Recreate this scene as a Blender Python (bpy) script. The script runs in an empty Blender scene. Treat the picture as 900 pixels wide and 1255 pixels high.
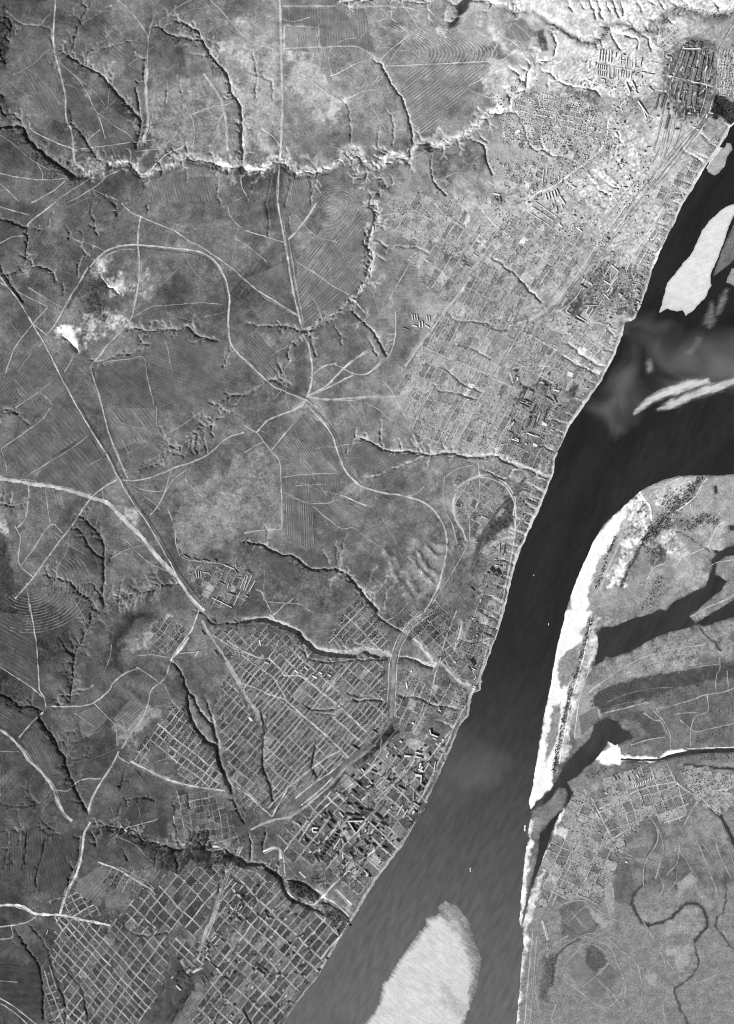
import bpy, math, random
import numpy as np

SC = bpy.context.scene
COL = SC.collection
random.seed(7)
RNG = np.random.default_rng(11)

# ------------------------------------------------------------------ camera, sky, sun, exposure
S = 12.0                      # metres of ground for one pixel of the 900 x 1255 photograph
CAM_H = 18000.0               # flying height
cam_d = bpy.data.cameras.new('camera')
cam = bpy.data.objects.new('camera', cam_d)
COL.objects.link(cam)
cam.location = (0, 0, CAM_H)
cam.rotation_euler = (0, 0, 0)
cam_d.sensor_fit = 'VERTICAL'
cam_d.angle = 2 * math.atan(1255 * S / 2 / CAM_H)
cam_d.clip_start = 10
cam_d.clip_end = 120000
SC.camera = cam

SUN_EL = math.radians(25)
SUN_VEC = np.array([-0.74, -0.673])          # the sun stands in the south-west
world = bpy.data.worlds.new('World')
SC.world = world
world.use_nodes = True
wn = world.node_tree
wn.nodes.clear()
w_out = wn.nodes.new('ShaderNodeOutputWorld')
w_bg = wn.nodes.new('ShaderNodeBackground')
w_bw = wn.nodes.new('ShaderNodeRGBToBW')
w_sky = wn.nodes.new('ShaderNodeTexSky')
w_sky.sky_type = 'NISHITA'
w_sky.sun_disc = False
w_sky.sun_elevation = SUN_EL
w_sky.sun_rotation = math.atan2(SUN_VEC[0], SUN_VEC[1])
wn.links.new(w_sky.outputs[0], w_bw.inputs[0])
wn.links.new(w_bw.outputs[0], w_bg.inputs[0])
w_bg.inputs[1].default_value = 0.05
wn.links.new(w_bg.outputs[0], w_out.inputs[0])

sun_d = bpy.data.lights.new('sun', 'SUN')
sun_d.energy = 5.0
sun_d.angle = math.radians(0.5)
sun_d.color = (1.0, 1.0, 1.0)               # panchromatic plate: no colour
sun = bpy.data.objects.new('sun', sun_d)
COL.objects.link(sun)
sun.location = (-9000, -7000, 9000)
sun.rotation_euler = (math.pi / 2 - SUN_EL, 0, math.atan2(SUN_VEC[1], SUN_VEC[0]) + math.pi / 2)

SC.view_settings.view_transform = 'Standard'
SC.view_settings.look = 'None'
SC.view_settings.gamma = 1
SC.view_settings.exposure = 1.35
SC.cycles.filter_width = 1.1
SC.cycles.max_bounces = 4
SC.cycles.diffuse_bounces = 2
SC.cycles.volume_bounces = 0
SC.cycles.transparent_max_bounces = 8

# ------------------------------------------------------------------ reading the traced coordinates
TILES = {'P': (0, 0, 1)}
for r, n in enumerate('ABCDE'):
    for c in range(3):
        TILES[n + str(c + 1)] = (300 * c, 250 * r, 3)
TILES.update(F1=(780, 580, 6.975), F2=(640, 900, 5.625), F3=(700, 740, 4.5), F4=(680, 570, 7.5), F5=(740, 150, 5.625),
             F6=(700, 360, 4.5), F7=(500, 0, 4.5), F8=(440, 1080, 5), G1=(460, 180, 5), G2=(480, 330, 5), G3=(480, 470, 5),
             G4=(640, 200, 5), G5=(640, 330, 5.625), G6=(540, 560, 6.27), G7=(200, 660, 5), G8=(440, 740, 5),
             H1=(280, 780, 5), H2=(280, 900, 5), H3=(420, 860, 5.625), H4=(140, 860, 5.625), H5=(40, 1090, 5.625),
             H6=(180, 1100, 5.625), H7=(300, 1020, 5.625), H8=(650, 930, 3.6), I1=(700, 40, 9), I2=(800, 20, 8.96),
             I3=(620, 450, 9), I4=(130, 1040, 6.43), I5=(370, 960, 8.18))


def pts(tile, s):
    ox, oy, k = TILES[tile]
    return np.array([[ox + float(a) / k, oy + float(b) / k] for a, b in (q.split(',') for q in s.split())])


def table(text):
    """lines of: tile | parameters | points"""
    for ln in text.strip().splitlines():
        ln = ln.strip()
        if not ln or ln[0] == '#':
            continue
        t, par, s = [q.strip() for q in ln.split('|')]
        yield par.split(), pts(t, s)


def smooth(p, step=2.0):
    """Catmull-Rom through the traced points, resampled"""
    if len(p) < 3:
        n = max(2, int(np.hypot(*(p[-1] - p[0])) / step) + 1)
        t = np.linspace(0, 1, n)[:, None]
        return p[0] * (1 - t) + p[-1] * t
    q = np.vstack([2 * p[0] - p[1], p, 2 * p[-1] - p[-2]])
    out = []
    for i in range(1, len(q) - 2):
        a, b, c, d = q[i - 1], q[i], q[i + 1], q[i + 2]
        n = max(1, int(np.hypot(*(c - b)) / step))
        t = (np.arange(n) / n)[:, None]
        out.append(0.5 * (2 * b + (c - a) * t + (2 * a - 5 * b + 4 * c - d) * t ** 2 + (3 * b - a - 3 * c + d) * t ** 3))
    out.append(p[-1][None])
    return np.vstack(out)


# ------------------------------------------------------------------ the sampling grid of the terrain
def axis(n, step=1.14, pad=24):
    core = np.arange(-pad, n + pad + step, step)
    out, d = [], step
    x = 0.0
    while x < 1500:
        d = min(d * 1.35, 150)
        x += d
        out.append(x)
    out = np.array(out)
    return np.concatenate([core[0] - out[::-1], core, core[-1] + out])


GX, GY = axis(900), axis(1255)
PX, PY = np.meshgrid(GX, GY)
NY, NX = PX.shape


_NG = {}


def noise(x, y, scale, seed):
    """gradient noise in about -1..1, feature size in pixels"""
    if seed not in _NG:
        r = np.random.default_rng(seed).random((256, 256)) * 2 * np.pi
        _NG[seed] = (np.cos(r).astype(np.float32), np.sin(r).astype(np.float32), (seed * 0.7548) % 3.1)
    gx_, gy_, rot = _NG[seed]
    x, y = np.asarray(x, float), np.asarray(y, float)
    u = (x * math.cos(rot) - y * math.sin(rot)) / scale + 40.3 + seed % 17
    v = (x * math.sin(rot) + y * math.cos(rot)) / scale + 40.7 + seed % 13
    i, j = np.floor(u).astype(int), np.floor(v).astype(int)
    fu, fv = u - i, v - j
    i0, i1, j0, j1 = i % 256, (i + 1) % 256, j % 256, (j + 1) % 256

    def g(jj, ii, du, dv):
        return gx_[jj, ii] * du + gy_[jj, ii] * dv
    su, sv = fu * fu * fu * (fu * (fu * 6 - 15) + 10), fv * fv * fv * (fv * (fv * 6 - 15) + 10)
    a = g(j0, i0, fu, fv) * (1 - su) + g(j0, i1, fu - 1, fv) * su
    b = g(j1, i0, fu, fv - 1) * (1 - su) + g(j1, i1, fu - 1, fv - 1) * su
    return 1.75 * (a * (1 - sv) + b * sv)


def fbm(x, y, scale, seed, octs=4, gain=0.6):
    s, a, t = 0, 1, 0
    for o in range(octs):
        s = s + a * noise(x, y, scale / 1.93 ** o, seed + o)
        t += a * a
        a *= gain
    return s / math.sqrt(t)


N_MACRO = fbm(PX, PY, 120, 1)
N_MID = fbm(PX, PY, 26, 21)
N_FINE = fbm(PX, PY, 7, 41, 3)
N_PIX = noise(PX, PY, 2.9, 61)
N_ROUGH = fbm(PX, PY, 16, 311, 4, 0.8)
BX = PX + 5 * fbm(PX, PY, 22, 171, 3)
BY = PY + 5 * fbm(PX, PY, 22, 175, 3)
WX = PX + 1.5 * noise(PX, PY, 9, 71) + 0.9 * noise(PX, PY, 3.6, 73)
WY = PY + 1.5 * noise(PX, PY, 9, 72) + 0.9 * noise(PX, PY, 3.6, 74)


def win(p, pad):
    x0, y0 = p.min(0) - pad
    x1, y1 = p.max(0) + pad
    return (slice(np.searchsorted(GY, y0), np.searchsorted(GY, y1)), slice(np.searchsorted(GX, x0), np.searchsorted(GX, x1)))


def seg_dist(X, Y, a, b):
    d = b - a
    L = d @ d + 1e-9
    t = np.clip(((X - a[0]) * d[0] + (Y - a[1]) * d[1]) / L, 0, 1)
    return np.hypot(X - a[0] - t * d[0], Y - a[1] - t * d[1]), t


def sdf(p, pad=14, warp=1.0, rag=0.0):
    """signed distance (positive inside) to a closed polygon, on a window of the grid"""
    w = win(p, pad)
    X, Y = PX[w] + warp * (WX[w] - PX[w]), PY[w] + warp * (WY[w] - PY[w])
    if rag:
        X, Y = X + rag * (BX[w] - PX[w]), Y + rag * (BY[w] - PY[w])
    dist = np.full(X.shape, 1e9)
    ins = np.zeros(X.shape, bool)
    for i in range(len(p)):
        a, b = p[i], p[(i + 1) % len(p)]
        dist = np.minimum(dist, seg_dist(X, Y, a, b)[0])
        if a[1] != b[1]:
            c = (a[1] > Y) != (b[1] > Y)
            ins ^= c & (X < (b[0] - a[0]) * (Y - a[1]) / (b[1] - a[1]) + a[0])
    return w, np.where(ins, dist, -dist)


def line_dist(p, pad, warp=False):
    w = win(p, pad)
    X, Y = (WX[w], WY[w]) if warp else (PX[w], PY[w])
    d = np.full(X.shape, 1e9)
    for a, b in zip(p[:-1], p[1:]):
        sub = win(np.array([a, b]), pad)
        r = (slice(max(sub[0].start - w[0].start, 0), sub[0].stop - w[0].start), slice(max(sub[1].start - w[1].start, 0), sub[1].stop - w[1].start))
        dd, _ = seg_dist(X[r], Y[r], a, b)
        d[r] = np.minimum(d[r], dd)
    return w, d


def sstep(x, a, b):
    t = np.clip((x - a) / (b - a), 0, 1)
    return t * t * (3 - 2 * t)


# ------------------------------------------------------------------ shores
WEST_BANK = pts('P', '1500,-700 1100,-150 980,30 930,105 905,147 895,157 887,173 867,200 860,213 850,230 837,250 827,273 813,300 800,330 792,357 783,380 778,391 766,396 763,410 753,437 737,467 723,487 713,502 698,523 695,530 680,563 679,580 672,597 660,627 643,663 633,687 625,720 618,750 613,767 600,803 590,830 589,846 578,851 575,877 563,890 553,917 535,957 530,967 514,1000 493,1037 460,1080 435,1123 413,1157 390,1197 363,1230 347,1255 300,1330 200,1480 -100,1900')
WEST_POLY = np.vstack([WEST_BANK, pts('P', '-2600,1900 -2600,-1600 1500,-1600')])
EAST_POLY = pts('P', '2600,500 1200,560 960,578 900,581 877,583 867,582 833,583 813,588 793,597 785,602 773,613 757,627 740,643 728,663 718,685 707,710 693,750 692,757 683,793 675,840 665,887 658,930 652,970 648,983 650,989 652,1000 648,1012 645,1040 641,1075 639,1100 637,1127 638,1137 641,1140 642,1160 639,1180 637,1213 633,1255 625,1330 560,1480 400,1900 2600,1900')
ISLANDS = [  # polygon, tone of the ground
    ('sandbank', 206, pts('B3', '990,-60 900,0 870,10 820,50 780,100 760,150 740,190 710,220 680,260 655,290 640,340 625,400 655,385 690,395 710,390 722,412 750,390 790,350 815,300 812,265 830,220 860,150 880,80 900,40 990,-10')),
    ('sandbank', 145, pts('F5', '750,220 800,170 830,180 850,140 880,150 885,190 850,240 840,290 800,345 770,365 720,345 710,310')),
    ('islet', 92, pts('B3', '822,268 842,205 880,115 900,70 1100,-100 1200,40 900,205 860,240')),
    ('sandbank', 130, pts('B3', '870,290 888,240 905,232 1000,150 1050,220 900,300')),
    ('sandbank', 188, pts('F8', '0,990 45,875 130,760 150,640 200,580 230,520 280,450 340,370 380,310 420,280 415,235 470,215 505,195 490,160 530,130 600,160 660,230 690,340 745,480 720,640 680,760 640,860 600,960 300,1100')),
    ('sandbar', 190, pts('F6', '350,657 400,602 480,545 560,512 650,486 750,478 762,490 650,522 540,562 450,592')),
    ('sandbar', 178, pts('F6', '485,637 560,588 650,552 740,515 830,490 905,470 905,492 820,528 700,565 600,605 540,628')),
    ('sandbar', 88, pts('F6', '735,170 775,50 790,140 765,190')),
    ('sandbar', 74, pts('F6', '640,330 700,240 715,250 665,330')),
    ('sandbar', 90, pts('F6', '800,110 830,20 860,-20 850,40 815,105')),
    ('sandbar', 110, pts('F6', '422,372 436,365 446,422 430,428')),
]
LAKES = [
    ('lake', pts('F3', '125,340 140,290 150,215 148,160 165,130 235,128 270,112 330,85 430,60 490,30 525,38 560,-5 610,-30 640,-50 690,-75 735,-90 750,-120 765,-160 780,-200 775,-240 800,-275 850,-305 900,-320 1100,-330 1100,-250 905,-270 850,-262 820,-240 800,-215 795,-160 820,-150 860,-125 840,-95 830,-75 780,-40 700,30 645,65 690,110 665,125 600,145 545,155 480,180 420,205 380,235 320,265 260,285 215,298 195,290 170,320')),
    ('lake', pts('F3', '690,108 740,75 830,20 905,-25 1100,-120 1100,-60 905,72 820,95 730,125')),
    ('inlet', pts('F2', '30,545 60,515 120,450 180,405 215,360 245,310 290,220 330,170 400,95 470,25 490,-30 500,-80 590,-115 660,-85 690,-40 740,-15 760,20 700,50 640,75 590,45 580,80 500,185 430,235 380,290 310,330 350,400 330,450 300,500 262,548 240,590 200,690 165,790 130,900 85,1000 45,1150 10,1290 0,1290 20,1180 45,1080 70,980 100,880 118,780 120,690 170,630 230,560 290,510 310,450 318,410 300,375 262,366 240,380 200,440 160,475 110,500 60,530')),
    ('channel', pts('F3', '272,852 400,856 480,853 560,826 680,806 900,796 1100,780 1100,812 900,818 690,826 570,846 480,866 400,868 275,864')),
    ('pond', pts('H8', '762,192 772,188 806,208 848,250 874,300 905,360 920,400 900,385 868,318 840,262 800,222')),
    ('pond', pts('F1', '664,106 686,104 694,170 672,172')),
    ('pond', pts('F1', '792,452 850,445 860,485 800,490')),
]
SD = np.full(PX.shape, -60.0)
REG = np.zeros(PX.shape, np.int8)            # 0 water, 1 west, 2 east, 3+ islands
w, d = sdf(WEST_POLY, 40, 0.5)
SD[w] = np.maximum(SD[w], np.clip(d, -60, 400))
WEST_SD = np.full(PX.shape, -60.0)
WEST_SD[w] = d
w, d = sdf(EAST_POLY, 40, 0.35)
EAST_SD = np.full(PX.shape, -60.0)
EAST_SD[w] = d
SD = np.maximum(SD, EAST_SD)
for i, (nm, tone, p) in enumerate(ISLANDS):
    w, d = sdf(p, 16, 0.5)
    if nm == 'sandbar':
        d = d + 1.6
    if nm == 'sandbar' or tone == 188:
        ang = 0.66 if tone == 188 else -0.33
        st = noise((PX[w] * math.cos(ang) + PY[w] * math.sin(ang)) * 0.12, -PX[w] * math.sin(ang) + PY[w] * math.cos(ang), 1.9, 90 + i)
        d = d + (1.5 + 1.5 * st if tone == 188 else 2.6 + 1.1 * st) * sstep(-d, -9, -1)
    SD[w] = np.maximum(SD[w], d)
    REG[w] = np.where(d > -0.8, 3 + i, REG[w])
for nm, p in LAKES:
    w, d = sdf(p, 12, 0.45)
    SD[w] = np.minimum(SD[w], -d)
REG = np.where(REG >= 3, REG, np.where(WEST_SD > -20, 1, np.where(EAST_SD > -20, 2, 0)))

# ------------------------------------------------------------------ tone of the ground (what the soil, sand and grass look like in the print, 0-255)
CTRL = np.array([
    [72, 85, 90, 98, 110, 116, 142, 205, 212, 160],
    [80, 85, 100, 122, 118, 108, 116, 168, 135, 115],
    [75, 80, 90, 95, 100, 118, 132, 168, 168, 150],
    [75, 80, 86, 86, 96, 112, 134, 152, 140, 140],
    [86, 95, 86, 86, 92, 112, 124, 132, 135, 130],
    [86, 80, 80, 86, 98, 124, 122, 112, 120, 120],
    [100, 86, 92, 112, 96, 98, 108, 118, 148, 132],
    [75, 82, 86, 76, 78, 92, 104, 150, 122, 112],
    [64, 76, 84, 88, 88, 92, 98, 120, 106, 98],
    [62, 66, 88, 92, 92, 96, 100, 105, 96, 92],
    [74, 66, 78, 84, 92, 96, 100, 100, 96, 100],
    [66, 72, 78, 82, 88, 90, 100, 106, 102, 100],
    [66, 70, 72, 82, 92, 95, 100, 106, 102, 106],
    [66, 70, 72, 82, 92, 95, 100, 106, 104, 106]], float)
cx, cy = np.clip(PX / 100, 0, 8.999), np.clip(PY / 100, 0, 12.999)
ix, iy = cx.astype(int), cy.astype(int)
fx, fy = cx - ix, cy - iy
fx, fy = fx * fx * (3 - 2 * fx), fy * fy * (3 - 2 * fy)
TONE = ((CTRL[iy, ix] * (1 - fx) + CTRL[iy, ix + 1] * fx) * (1 - fy) + (CTRL[iy + 1, ix] * (1 - fx) + CTRL[iy + 1, ix + 1] * fx) * fy)
TONE = TONE * (1 + 0.08 * N_MACRO + 0.09 * N_MID + 0.09 * N_ROUGH)
WORN = fbm(BX, BY, 62, 411, 5, 0.62)
TONE = TONE * (1 + 0.17 * sstep(WORN, 0.12, 0.55) - 0.15 * sstep(-WORN, 0.15, 0.6))
for k in range(230):                                       # old plots and fallow strips, each its own shade of grass
    c = np.array([random.uniform(-20, 640), random.uniform(0, 1250)])
    a_ = math.radians(random.choice((-52, -48, 38, 82, 20)) + random.uniform(-8, 8))
    hx, hy = random.uniform(8, 34), random.uniform(4, 15)
    e1, e2 = np.array([math.cos(a_), math.sin(a_)]), np.array([-math.sin(a_), math.cos(a_)])
    box_ = np.array([c - e1 * hx - e2 * hy, c + e1 * hx - e2 * hy, c + e1 * hx + e2 * hy, c - e1 * hx + e2 * hy])
    w, d = sdf(box_, 5, 0.6)
    m = sstep(d, -0.8, 0.8)
    TONE[w] = TONE[w] * (1 + m * random.uniform(-0.16, 0.14))
    if random.random() < 0.4:                              # mowing or grazing strips
        st = np.sin(((PX[w] - c[0]) * e2[0] + (PY[w] - c[1]) * e2[1]) * random.uniform(1.1, 1.9))
        TONE[w] = TONE[w] * (1 + m * 0.07 * st)

PATCH = '''
# tile | tone softness speckle | polygon
P | 200 6 .2 | 610,-60 960,-60 960,14 880,14 840,8 800,22 770,20 740,28 715,50 690,46 660,22 630,10
P | 188 10 .18 | 680,58 730,52 800,60 830,90 800,110 770,122 700,112 668,92
P | 178 16 .2 | 700,160 760,140 790,180 790,240 740,265 690,230
P | 162 14 .18 | 612,232 650,210 690,230 690,268 640,262
P | 178 10 .25 | 600,70 640,80 650,120 610,135 590,100
P | 196 5 .2 | 680,15 790,15 830,14 838,22 790,30 745,30 720,46 690,40
P | 165 10 .15 | 740,255 800,235 830,255 800,320 760,330 730,300
P | 165 8 .1 | 690,400 745,415 740,450 715,470 685,440
B1 | 228 4 .3 | 382,275 405,266 440,276 448,296 425,304 402,296
B1 | 132 8 .45 | 360,210 390,215 400,260 530,270 530,330 420,340 370,260
B1 | 228 4 .3 | 212,460 250,450 280,470 285,512 265,515 238,488 208,486
B1 | 118 9 .55 | 300,410 420,380 460,420 470,455 360,500 310,520 290,460
B1 | 70 7 .3 | 320,290 380,310 400,370 370,420 320,400 300,340
A2 | 138 10 .2 | -40,80 20,180 0,300 -10,540 100,560 130,440 120,180
A2 | 148 9 .2 | 150,190 280,190 285,250 360,370 350,430 320,460 270,430 160,320
A2 | 186 5 .1 | 330,365 365,380 350,430 310,455 290,420
A2 | 178 3 .1 | 145,95 275,110 275,190 145,180
A1 | 112 12 .2 | 555,300 640,305 720,285 770,270 860,390 880,590 600,570 560,480
A1 | 150 4 .25 | 800,160 870,165 900,190 900,260 860,230
C1 | 150 6 .25 | 455,370 500,375 500,405 470,415
C1 | 104 5 .13 | 645,375 720,310 800,250 900,165 1005,135 1035,200 1040,430 900,460 850,470 810,520 680,540 640,460
C1 | 116 14 .1 | 700,420 800,330 900,300 900,400 800,450
C2 | 84 6 .18 | -30,470 40,485 190,555 250,600 300,595 385,625 420,665 280,740 100,740 -20,640 -90,570
C1 | 56 8 .2 | -100,520 30,500 60,620 100,700 270,750 270,900 60,1000 -100,1000
C1 | 165 3 .35 | 0,410 30,420 40,450 20,470 0,460
D1 | 56 5 .15 | 395,130 420,70 470,10 540,-10 580,20 500,50 450,90 440,160 460,220 400,200 375,180
D1 | 64 4 .12 | 400,370 460,310 490,325 430,410
D1 | 116 7 .12 | 430,400 540,350 600,360 470,480 440,500
D1 | 132 6 .15 | 500,130 560,60 620,30 600,110 540,150
D1 | 62 3 .1 | -60,340 70,350 150,380 240,540 250,650 200,640 110,520 60,440 -60,420
D2 | 52 3 .35 | 540,400 570,440 480,520 400,580 330,640 250,690 210,720 330,620 440,520
I3 | 78 5 .45 | 150,150 450,130 560,330 430,480 380,650 330,850 0,760 60,560
I3 | 72 4 .2 | 600,180 860,240 850,340 730,350
I2 | 84 5 .4 | 330,380 380,260 560,260 690,350 700,600 640,800 560,1100 300,1150 200,1000 250,700
I2 | 46 3 .3 | 640,880 720,860 960,980 960,1240 780,1150 600,1080
G5 | 96 6 .3 | 250,260 420,100 500,0 620,60 560,180 600,240 430,370 330,330
G5 | 100 6 .3 | 600,180 740,60 860,80 780,330 640,280
G6 | 88 4 .2 | 160,250 330,180 480,230 520,330 360,520 310,600 200,590 130,420
G6 | 62 4 .25 | 560,300 450,420 380,520 300,620 270,760 250,900 285,870 320,700 430,600 560,500
H7 | 62 4 .35 | 170,220 270,330 380,290 520,430 560,580 720,600 700,570 520,470 400,470 280,400 180,260
E1 | 58 5 .35 | 340,30 500,40 620,100 700,110 740,50 775,70 760,120 830,130 900,130 900,200 820,210 700,230 600,200 500,110
E1 | 58 4 .12 | 0,540 150,540 160,740 60,690 0,650
E1 | 64 4 .12 | 150,60 290,60 280,190 240,270 140,270
E1 | 92 3 .1 | 430,210 545,265 480,350 390,360 390,270
H6 | 62 3 .3 | 300,510 330,600 210,870 40,870 180,640
H6 | 96 3 .2 | 340,610 460,570 520,650 480,800 380,870 250,870
H7 | 150 3 .2 | 110,880 240,700 330,790 250,900 180,900
H3 | 150 5 .2 | 430,280 560,250 600,300 560,420 530,560 490,500
I5 | 158 2 .1 | 215,130 280,85 340,130 270,190
I5 | 152 3 .12 | 370,380 450,370 480,500 560,560 640,380 720,350 800,420 640,520 480,640 400,570
A3 | 92 7 .2 | 640,210 720,170 800,210 780,330 640,380
A3 | 105 4 .15 | 225,345 300,325 390,345 410,420 320,440 250,420
A3 | 105 3 .08 | 60,80 130,80 165,130 130,160 60,140
A3 | 78 3 .15 | 165,130 200,115 215,190 180,185
A2 | 96 6 .2 | 700,570 830,530 890,560 880,640 760,650
F7 | 182 9 .2 | 380,130 480,150 540,200 560,270 620,260 700,260 640,310 520,280
G1 | 92 7 .25 | 340,60 480,40 520,160 440,280 350,200
G1 | 158 10 .2 | 440,250 560,320 680,340 760,420 700,440 520,380
D1 | 80 3 .12 | 560,500 690,560 680,620 545,575
A1 | 56 6 .35 | -60,0 30,20 50,90 30,170 40,240 10,262 -60,262
A1 | 62 5 .3 | -60,330 20,340 30,400 60,430 -60,440
C2 | 112 9 .14 | 600,520 640,500 730,490 745,560 720,640 690,695 620,660
C2 | 110 8 .14 | 515,515 560,560 610,690 580,660 530,580
# ---- east bank
P | 112 6 .2 | 715,755 760,745 850,750 905,760 905,800 800,800 720,830
P | 150 6 .22 | 790,598 830,585 870,584 850,615 830,640 800,640
P | 132 8 .12 | 868,586 905,585 905,640 870,650 855,620
F3 | 66 4 .1 | 110,540 150,490 250,440 400,395 560,370 760,345 950,315 950,410 800,420 640,460 500,505 380,540 300,560 210,590 170,600
F3 | 74 4 .1 | 215,600 300,590 400,590 480,640 520,720 400,770 340,770 430,720 400,680 330,640
F3 | 128 4 .2 | 330,370 420,310 560,270 680,250 690,340 500,370 400,385 300,400
F3 | 132 3 .1 | 60,600 130,560 170,630 80,710 20,760
F3 | 86 4 .1 | 460,510 720,440 950,440 950,600 700,600 560,600
E3 | 108 20 .06 | 60,300 930,250 930,900 0,900 60,600
E3 | 76 2 .08 | 350,490 380,470 440,530 395,585 350,540
E3 | 98 2 .06 | 395,590 440,545 480,590 440,640
E3 | 96 2 .06 | 345,630 380,590 430,645 395,680
E3 | 116 2 .06 | 280,560 320,500 370,560 330,640 270,590
E3 | 132 2 .06 | 690,250 740,205 765,235 700,290
E3 | 128 2 .06 | 760,260 800,290 790,305 760,300
E3 | 128 3 .06 | 430,200 455,200 455,370 425,330
E3 | 130 3 .06 | 360,330 440,390 410,420 370,370
E3 | 126 2 .06 | 575,560 610,570 605,625 580,620
E3 | 128 4 .08 | 640,480 740,470 740,560 700,560
E3 | 86 3 .08 | 255,340 340,310 400,400 380,430 330,450 270,450
E3 | 84 3 .1 | 460,180 520,170 540,290 520,340 460,300
E3 | 80 4 .1 | 200,520 240,500 230,600 220,680 190,680
E3 | 118 3 .1 | 540,350 700,350 760,330 790,400 750,450 640,430 570,400
F1 | 105 8 .5 | 60,600 120,430 260,330 400,210 520,60 600,40 500,220 380,340 330,470 220,560 100,680
F1 | 92 6 .45 | 100,640 200,560 290,600 260,720 180,800 80,760
F1 | 170 7 .35 | 150,160 330,60 480,30 400,150 280,230 190,250
F1 | 160 6 .4 | 180,520 260,490 400,560 420,660 300,740 200,620
F1 | 95 6 .4 | 420,400 560,380 720,380 680,440 540,470 440,470
F1 | 145 8 .25 | 480,500 620,440 740,480 720,640 600,600
F1 | 100 9 .2 | 60,1180 160,960 260,860 330,900 250,1040 150,1130
F1 | 140 10 .15 | 420,760 560,720 620,760 540,960 440,1000 330,940
# bright sand
F4 | 232 2 .05 | 790,235 760,320 700,420 640,470 600,600 540,660 470,790 400,900 360,1000 330,1125 250,1500 150,1500 150,1125 200,1000 300,800 380,660 480,540 620,390
D3 | 230 2 .05 | 270,-5 370,0 345,60 330,150 300,250 285,330 265,420 250,500 230,590 232,640 160,720 130,720 180,530 220,250
F4 | 178 8 .6 | 700,260 880,330 860,550 700,800 640,1100 480,1125 560,850 620,600
D3 | 116 2 .08 | 262,160 335,118 320,190 290,272 260,280 250,230
D3 | 116 2 .08 | 232,350 266,335 255,440 230,520 210,570 215,430
D3 | 172 4 .3 | 370,30 400,20 395,80 385,180 350,250 320,330 300,400 270,560 250,600 262,500 290,380 320,260 350,150
F3 | 235 1.5 .05 | 200,760 235,735 270,800 275,832 480,850 540,812 640,800 640,815 540,845 470,868 270,866 260,888 190,890 130,855 160,825 215,800
F2 | 225 2 .1 | 300,520 270,560 235,640 210,720 180,800 150,910 180,910 215,800 240,700 262,600 290,560
E3 | 200 3 .15 | 235,100 205,190 175,290 150,400 132,520 118,650 105,800 80,800 100,560 115,480 140,320 200,160
F2 | 210 2 .2 | 10,900 30,780 45,640 60,560 80,560 60,700 70,760 55,860 30,900
E3 | 215 2 .1 | 128,140 150,60 148,160 135,260 122,370 115,400 112,320
F8 | 120 4 .25 | 490,590 600,690 660,760 600,860 540,780 510,680
'''
for par, p in table(PATCH):  # dark crescent on the left hill: slope shade put into the ground tone
    tone, soft, spk = map(float, par)
    w, d = sdf(p, soft + 8, True, min(1.0, soft / 6))
    d = d + (N_MID[w] * 0.5 + N_ROUGH[w] * 0.9) * min(soft, 9)
    m = sstep(d, -soft * 0.7, soft * 0.7)
    v = tone * (1 + spk * (1.1 * N_ROUGH[w] + 0.7 * N_PIX[w] + 0.3 * N_MID[w]))
    TONE[w] = TONE[w] * (1 - m) + v * m
for i, (nm, tone, p) in enumerate(ISLANDS):
    m = REG == 3 + i
    ang = 0.66 if tone == 188 else -0.33
    st = noise((PX[m] * math.cos(ang) + PY[m] * math.sin(ang)) * 0.1, -PX[m] * math.sin(ang) + PY[m] * math.cos(ang), 1.7, 333)
    if tone == 188:
        wet = np.zeros(PX.shape)
        w, d = sdf(pts('F8', '490,590 600,690 665,765 640,830 600,860 540,780 510,680'), 14)
        wet[w] = sstep(d + 5 * N_ROUGH[w], -4, 6)
        rim = np.zeros(PX.shape)
        w, d = sdf(pts('F8', '480,210 500,150 540,120 640,190 720,340 780,480 740,640 700,760 660,700 690,560 640,400 560,290'), 14)
        rim[w] = sstep(d + 4 * N_ROUGH[w], -3, 5)
        base = tone * (1 - 0.26 * wet[m] * (0.6 + 0.4 * st)) * (1 - 0.2 * rim[m])
        fw = 4 + 13 * rim[m] + 3 * (N_MID[m] + 0.5)
        sh_ = sstep(SD[m] + 1.2 * st * (0.4 + rim[m]), -0.3, np.maximum(fw, 2.5))
        TONE[m] = (92 + (base - 92) * (0.12 + 0.88 * sh_)) * (1 + 0.1 * st + 0.05 * N_MID[m])
    elif nm == 'sandbar':
        TONE[m] = (44 + (tone - 44) * sstep(SD[m] + 0.7 * st + 0.7 * N_MID[m], 0.2, 6.0)) * (1 + 0.1 * st)
    else:
        TONE[m] = tone * (1 + 0.05 * st + 0.04 * N_ROUGH[m]) * (0.85 + 0.15 * sstep(SD[m], 0, 3))
busy = sstep(np.where(PY < 480, 210, 95) - WEST_SD - 20 * N_MACRO, -20, 30) * (WEST_SD > 3) * sstep(PX, 560, 640) + 0.6 * sstep(95 - WEST_SD, -10, 30) * (WEST_SD > 3) * (PX < 640)
busy = np.clip(busy, 0, 1)
for a_, sd_ in ((0.95, 271), (-0.45, 272)):
    u_, v_ = PX * math.cos(a_) + PY * math.sin(a_), -PX * math.sin(a_) + PY * math.cos(a_)
    TONE = TONE * (1 + busy * 0.14 * noise(u_ * 0.22, v_, 2.2, sd_))
TONE = TONE * (1 + busy * 0.16 * N_PIX)
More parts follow.
